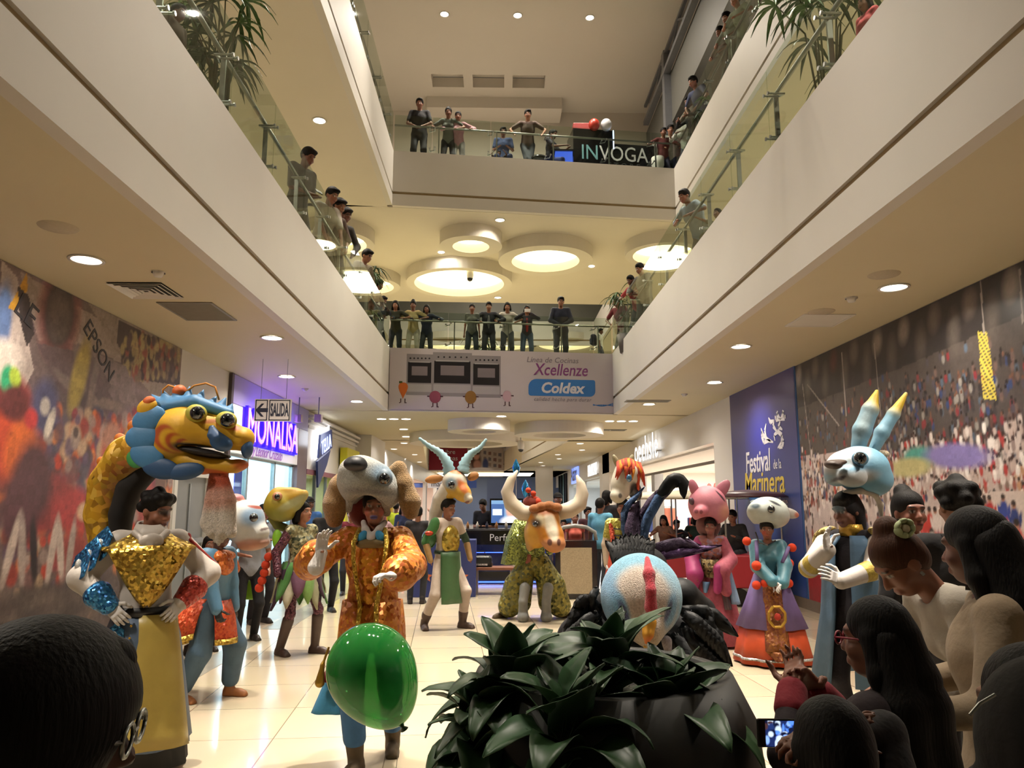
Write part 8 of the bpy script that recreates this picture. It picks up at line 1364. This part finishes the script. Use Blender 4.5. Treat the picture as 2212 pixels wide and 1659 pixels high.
def glasses(J, root, mat, s): # rims, bridge and temples
    q = lambda x, y, z: Vector((J['hc'] + J['mh'] @ (V3(x, y, z) * s)).tolist()); g = empty('eyeglasses'); g.parent = root
    for sg in (-1, 1): MB().tube([q(sg * .033 + .026 * math.cos(a), -.105, .002 + .02 * math.sin(a)) for a in [k * math.pi / 8 for k in range(17)]], .0028, 6).build('rim', mat, g, smooth=True); MB().tube([q(sg * .058, -.105, .006), q(sg * .08, -.03, .006), q(sg * .082, .02, -.005)], .0026, 6).build('temple', mat, g, smooth=True)
    MB().tube([q(-.009, -.106, .006), q(.009, -.106, .006)], .0026, 6).build('bridge', mat, g)
glasses(J, r_, M('red_rim', '#8a2438', .3, noise=(9, .1)), J['s'])
for i in (0, 1): w = J['wr'][i]; blob('red_cuff', [Cp(w - nrm(w - J['el'][i]) * .07, w - nrm(w - J['el'][i]) * .02, .042, .04)], .008, cloth('#7a1c28'), r_)
pw = yp(1724, 1578, 1.5); pw2 = yp(1740, 1602, 1.5); hp_ = reach(1795, 1655, 1.4, 178, None, [pw + Vector((.02, -.06, .0)), pw2 + Vector((.06, -.06, -.02))], dict(head=(8, 0)))
r_, J = near(1795, 1655, 1.4, 'child with dark smooth hair filming with a phone at the bottom edge', 178, None, top='#161214', sleeve=.9, legs='#26242a', hair='bob', lod=0, skin='#7d4f3c', detail_hands=True, hands=(0, -.2, -1), pose=dict(head=(8, 0), hands=(hp_[0], hp_[1]), poles=((-1, .2, -1), (1, .2, -1))))
ph = yp(1692, 1585, 1.56); t = empty('mobile_phone', ph, R(-4)); tag(t, 'black phone with a glowing blue camera picture held out by the child', 'phone'); sc = 1.56 / FPX; bevel(MB().box((-52 * sc, 0, -28 * sc), (52 * sc, .009, 28 * sc)).build('case', BLACK, t), .004)
c = Canvas(-36 * sc, 40 * sc, -25 * sc, 25 * sc, .0011, '#1a2a5c'); rs = random.Random(5)
for k in range(70): c.ell(rs.uniform(-36, 40) * sc, rs.uniform(-25, 25) * sc, rs.uniform(2, 8) * sc, rs.uniform(2, 9) * sc, rs.choice(['#5a90ff', '#2c50b0', '#0c1230', '#8cb4ff', '#101838', '#d0e4ff', '#20346c', '#4a3030']))
nu, nz = len(c.u), len(c.z); V = np.stack([c.U, np.full_like(c.U, -.0006), c.Z], -1).reshape(-1, 3); ii = np.arange(nu * nz).reshape(nu, nz); mesh_obj('screen_picture', V, np.stack([ii[:-1, :-1], ii[1:, :-1], ii[1:, 1:], ii[:-1, 1:]], -1).reshape(-1, 4), MATS['screen_glow'], t, cols=c.a.reshape(-1, 3))
r_, J = near(2240, 1590, 1.15, 'person in a dark hooded coat at the frame corner with a thin silver hair clip', 170, None, top='#1c1a1a', sleeve=1, legs='#1c1a1e', hair='bob', lod=0, g=1.1, pose=dict(head=(20, 0)))
blob('hood', [El(J['hc'] + V3(0, .05, -.03), (.10, .10, .13)), El(J['neck'] + V3(0, .02, 0), (.15, .12, .08))], .011, cloth('#1a1818'), r_)
q_ = r_.matrix_basis.inverted() @ yp(2150, 1500, 1.03); MB().tube([q_, q_ + Vector((.02, 0, -.012)), q_ + Vector((.035, .004, -.026))], .0022, 6).build('hair_clip', STEEL, r_)
r_, J = near(105, 1560, .92, 'person with a big head of dark hair and glasses in front of the dragon performer', 168, 1.42, top='#1c1a1c', sleeve=1, legs='#1c1a1e', hair='curly', lod=0, skin='#5a3c30', pose=dict(head=(-66, 4))); blob('hair_volume', [El(J['hc'] + V3(0, .02, .03), (.105, .115, .105), None), El(J['hc'] + J['mh'] @ V3(0, -.13, -.05), (.075, .06, .09), None, J['mh'], .01, '-')], .009, DKH, r_)
glasses(J, r_, STEEL, J['s'] * 1.05)
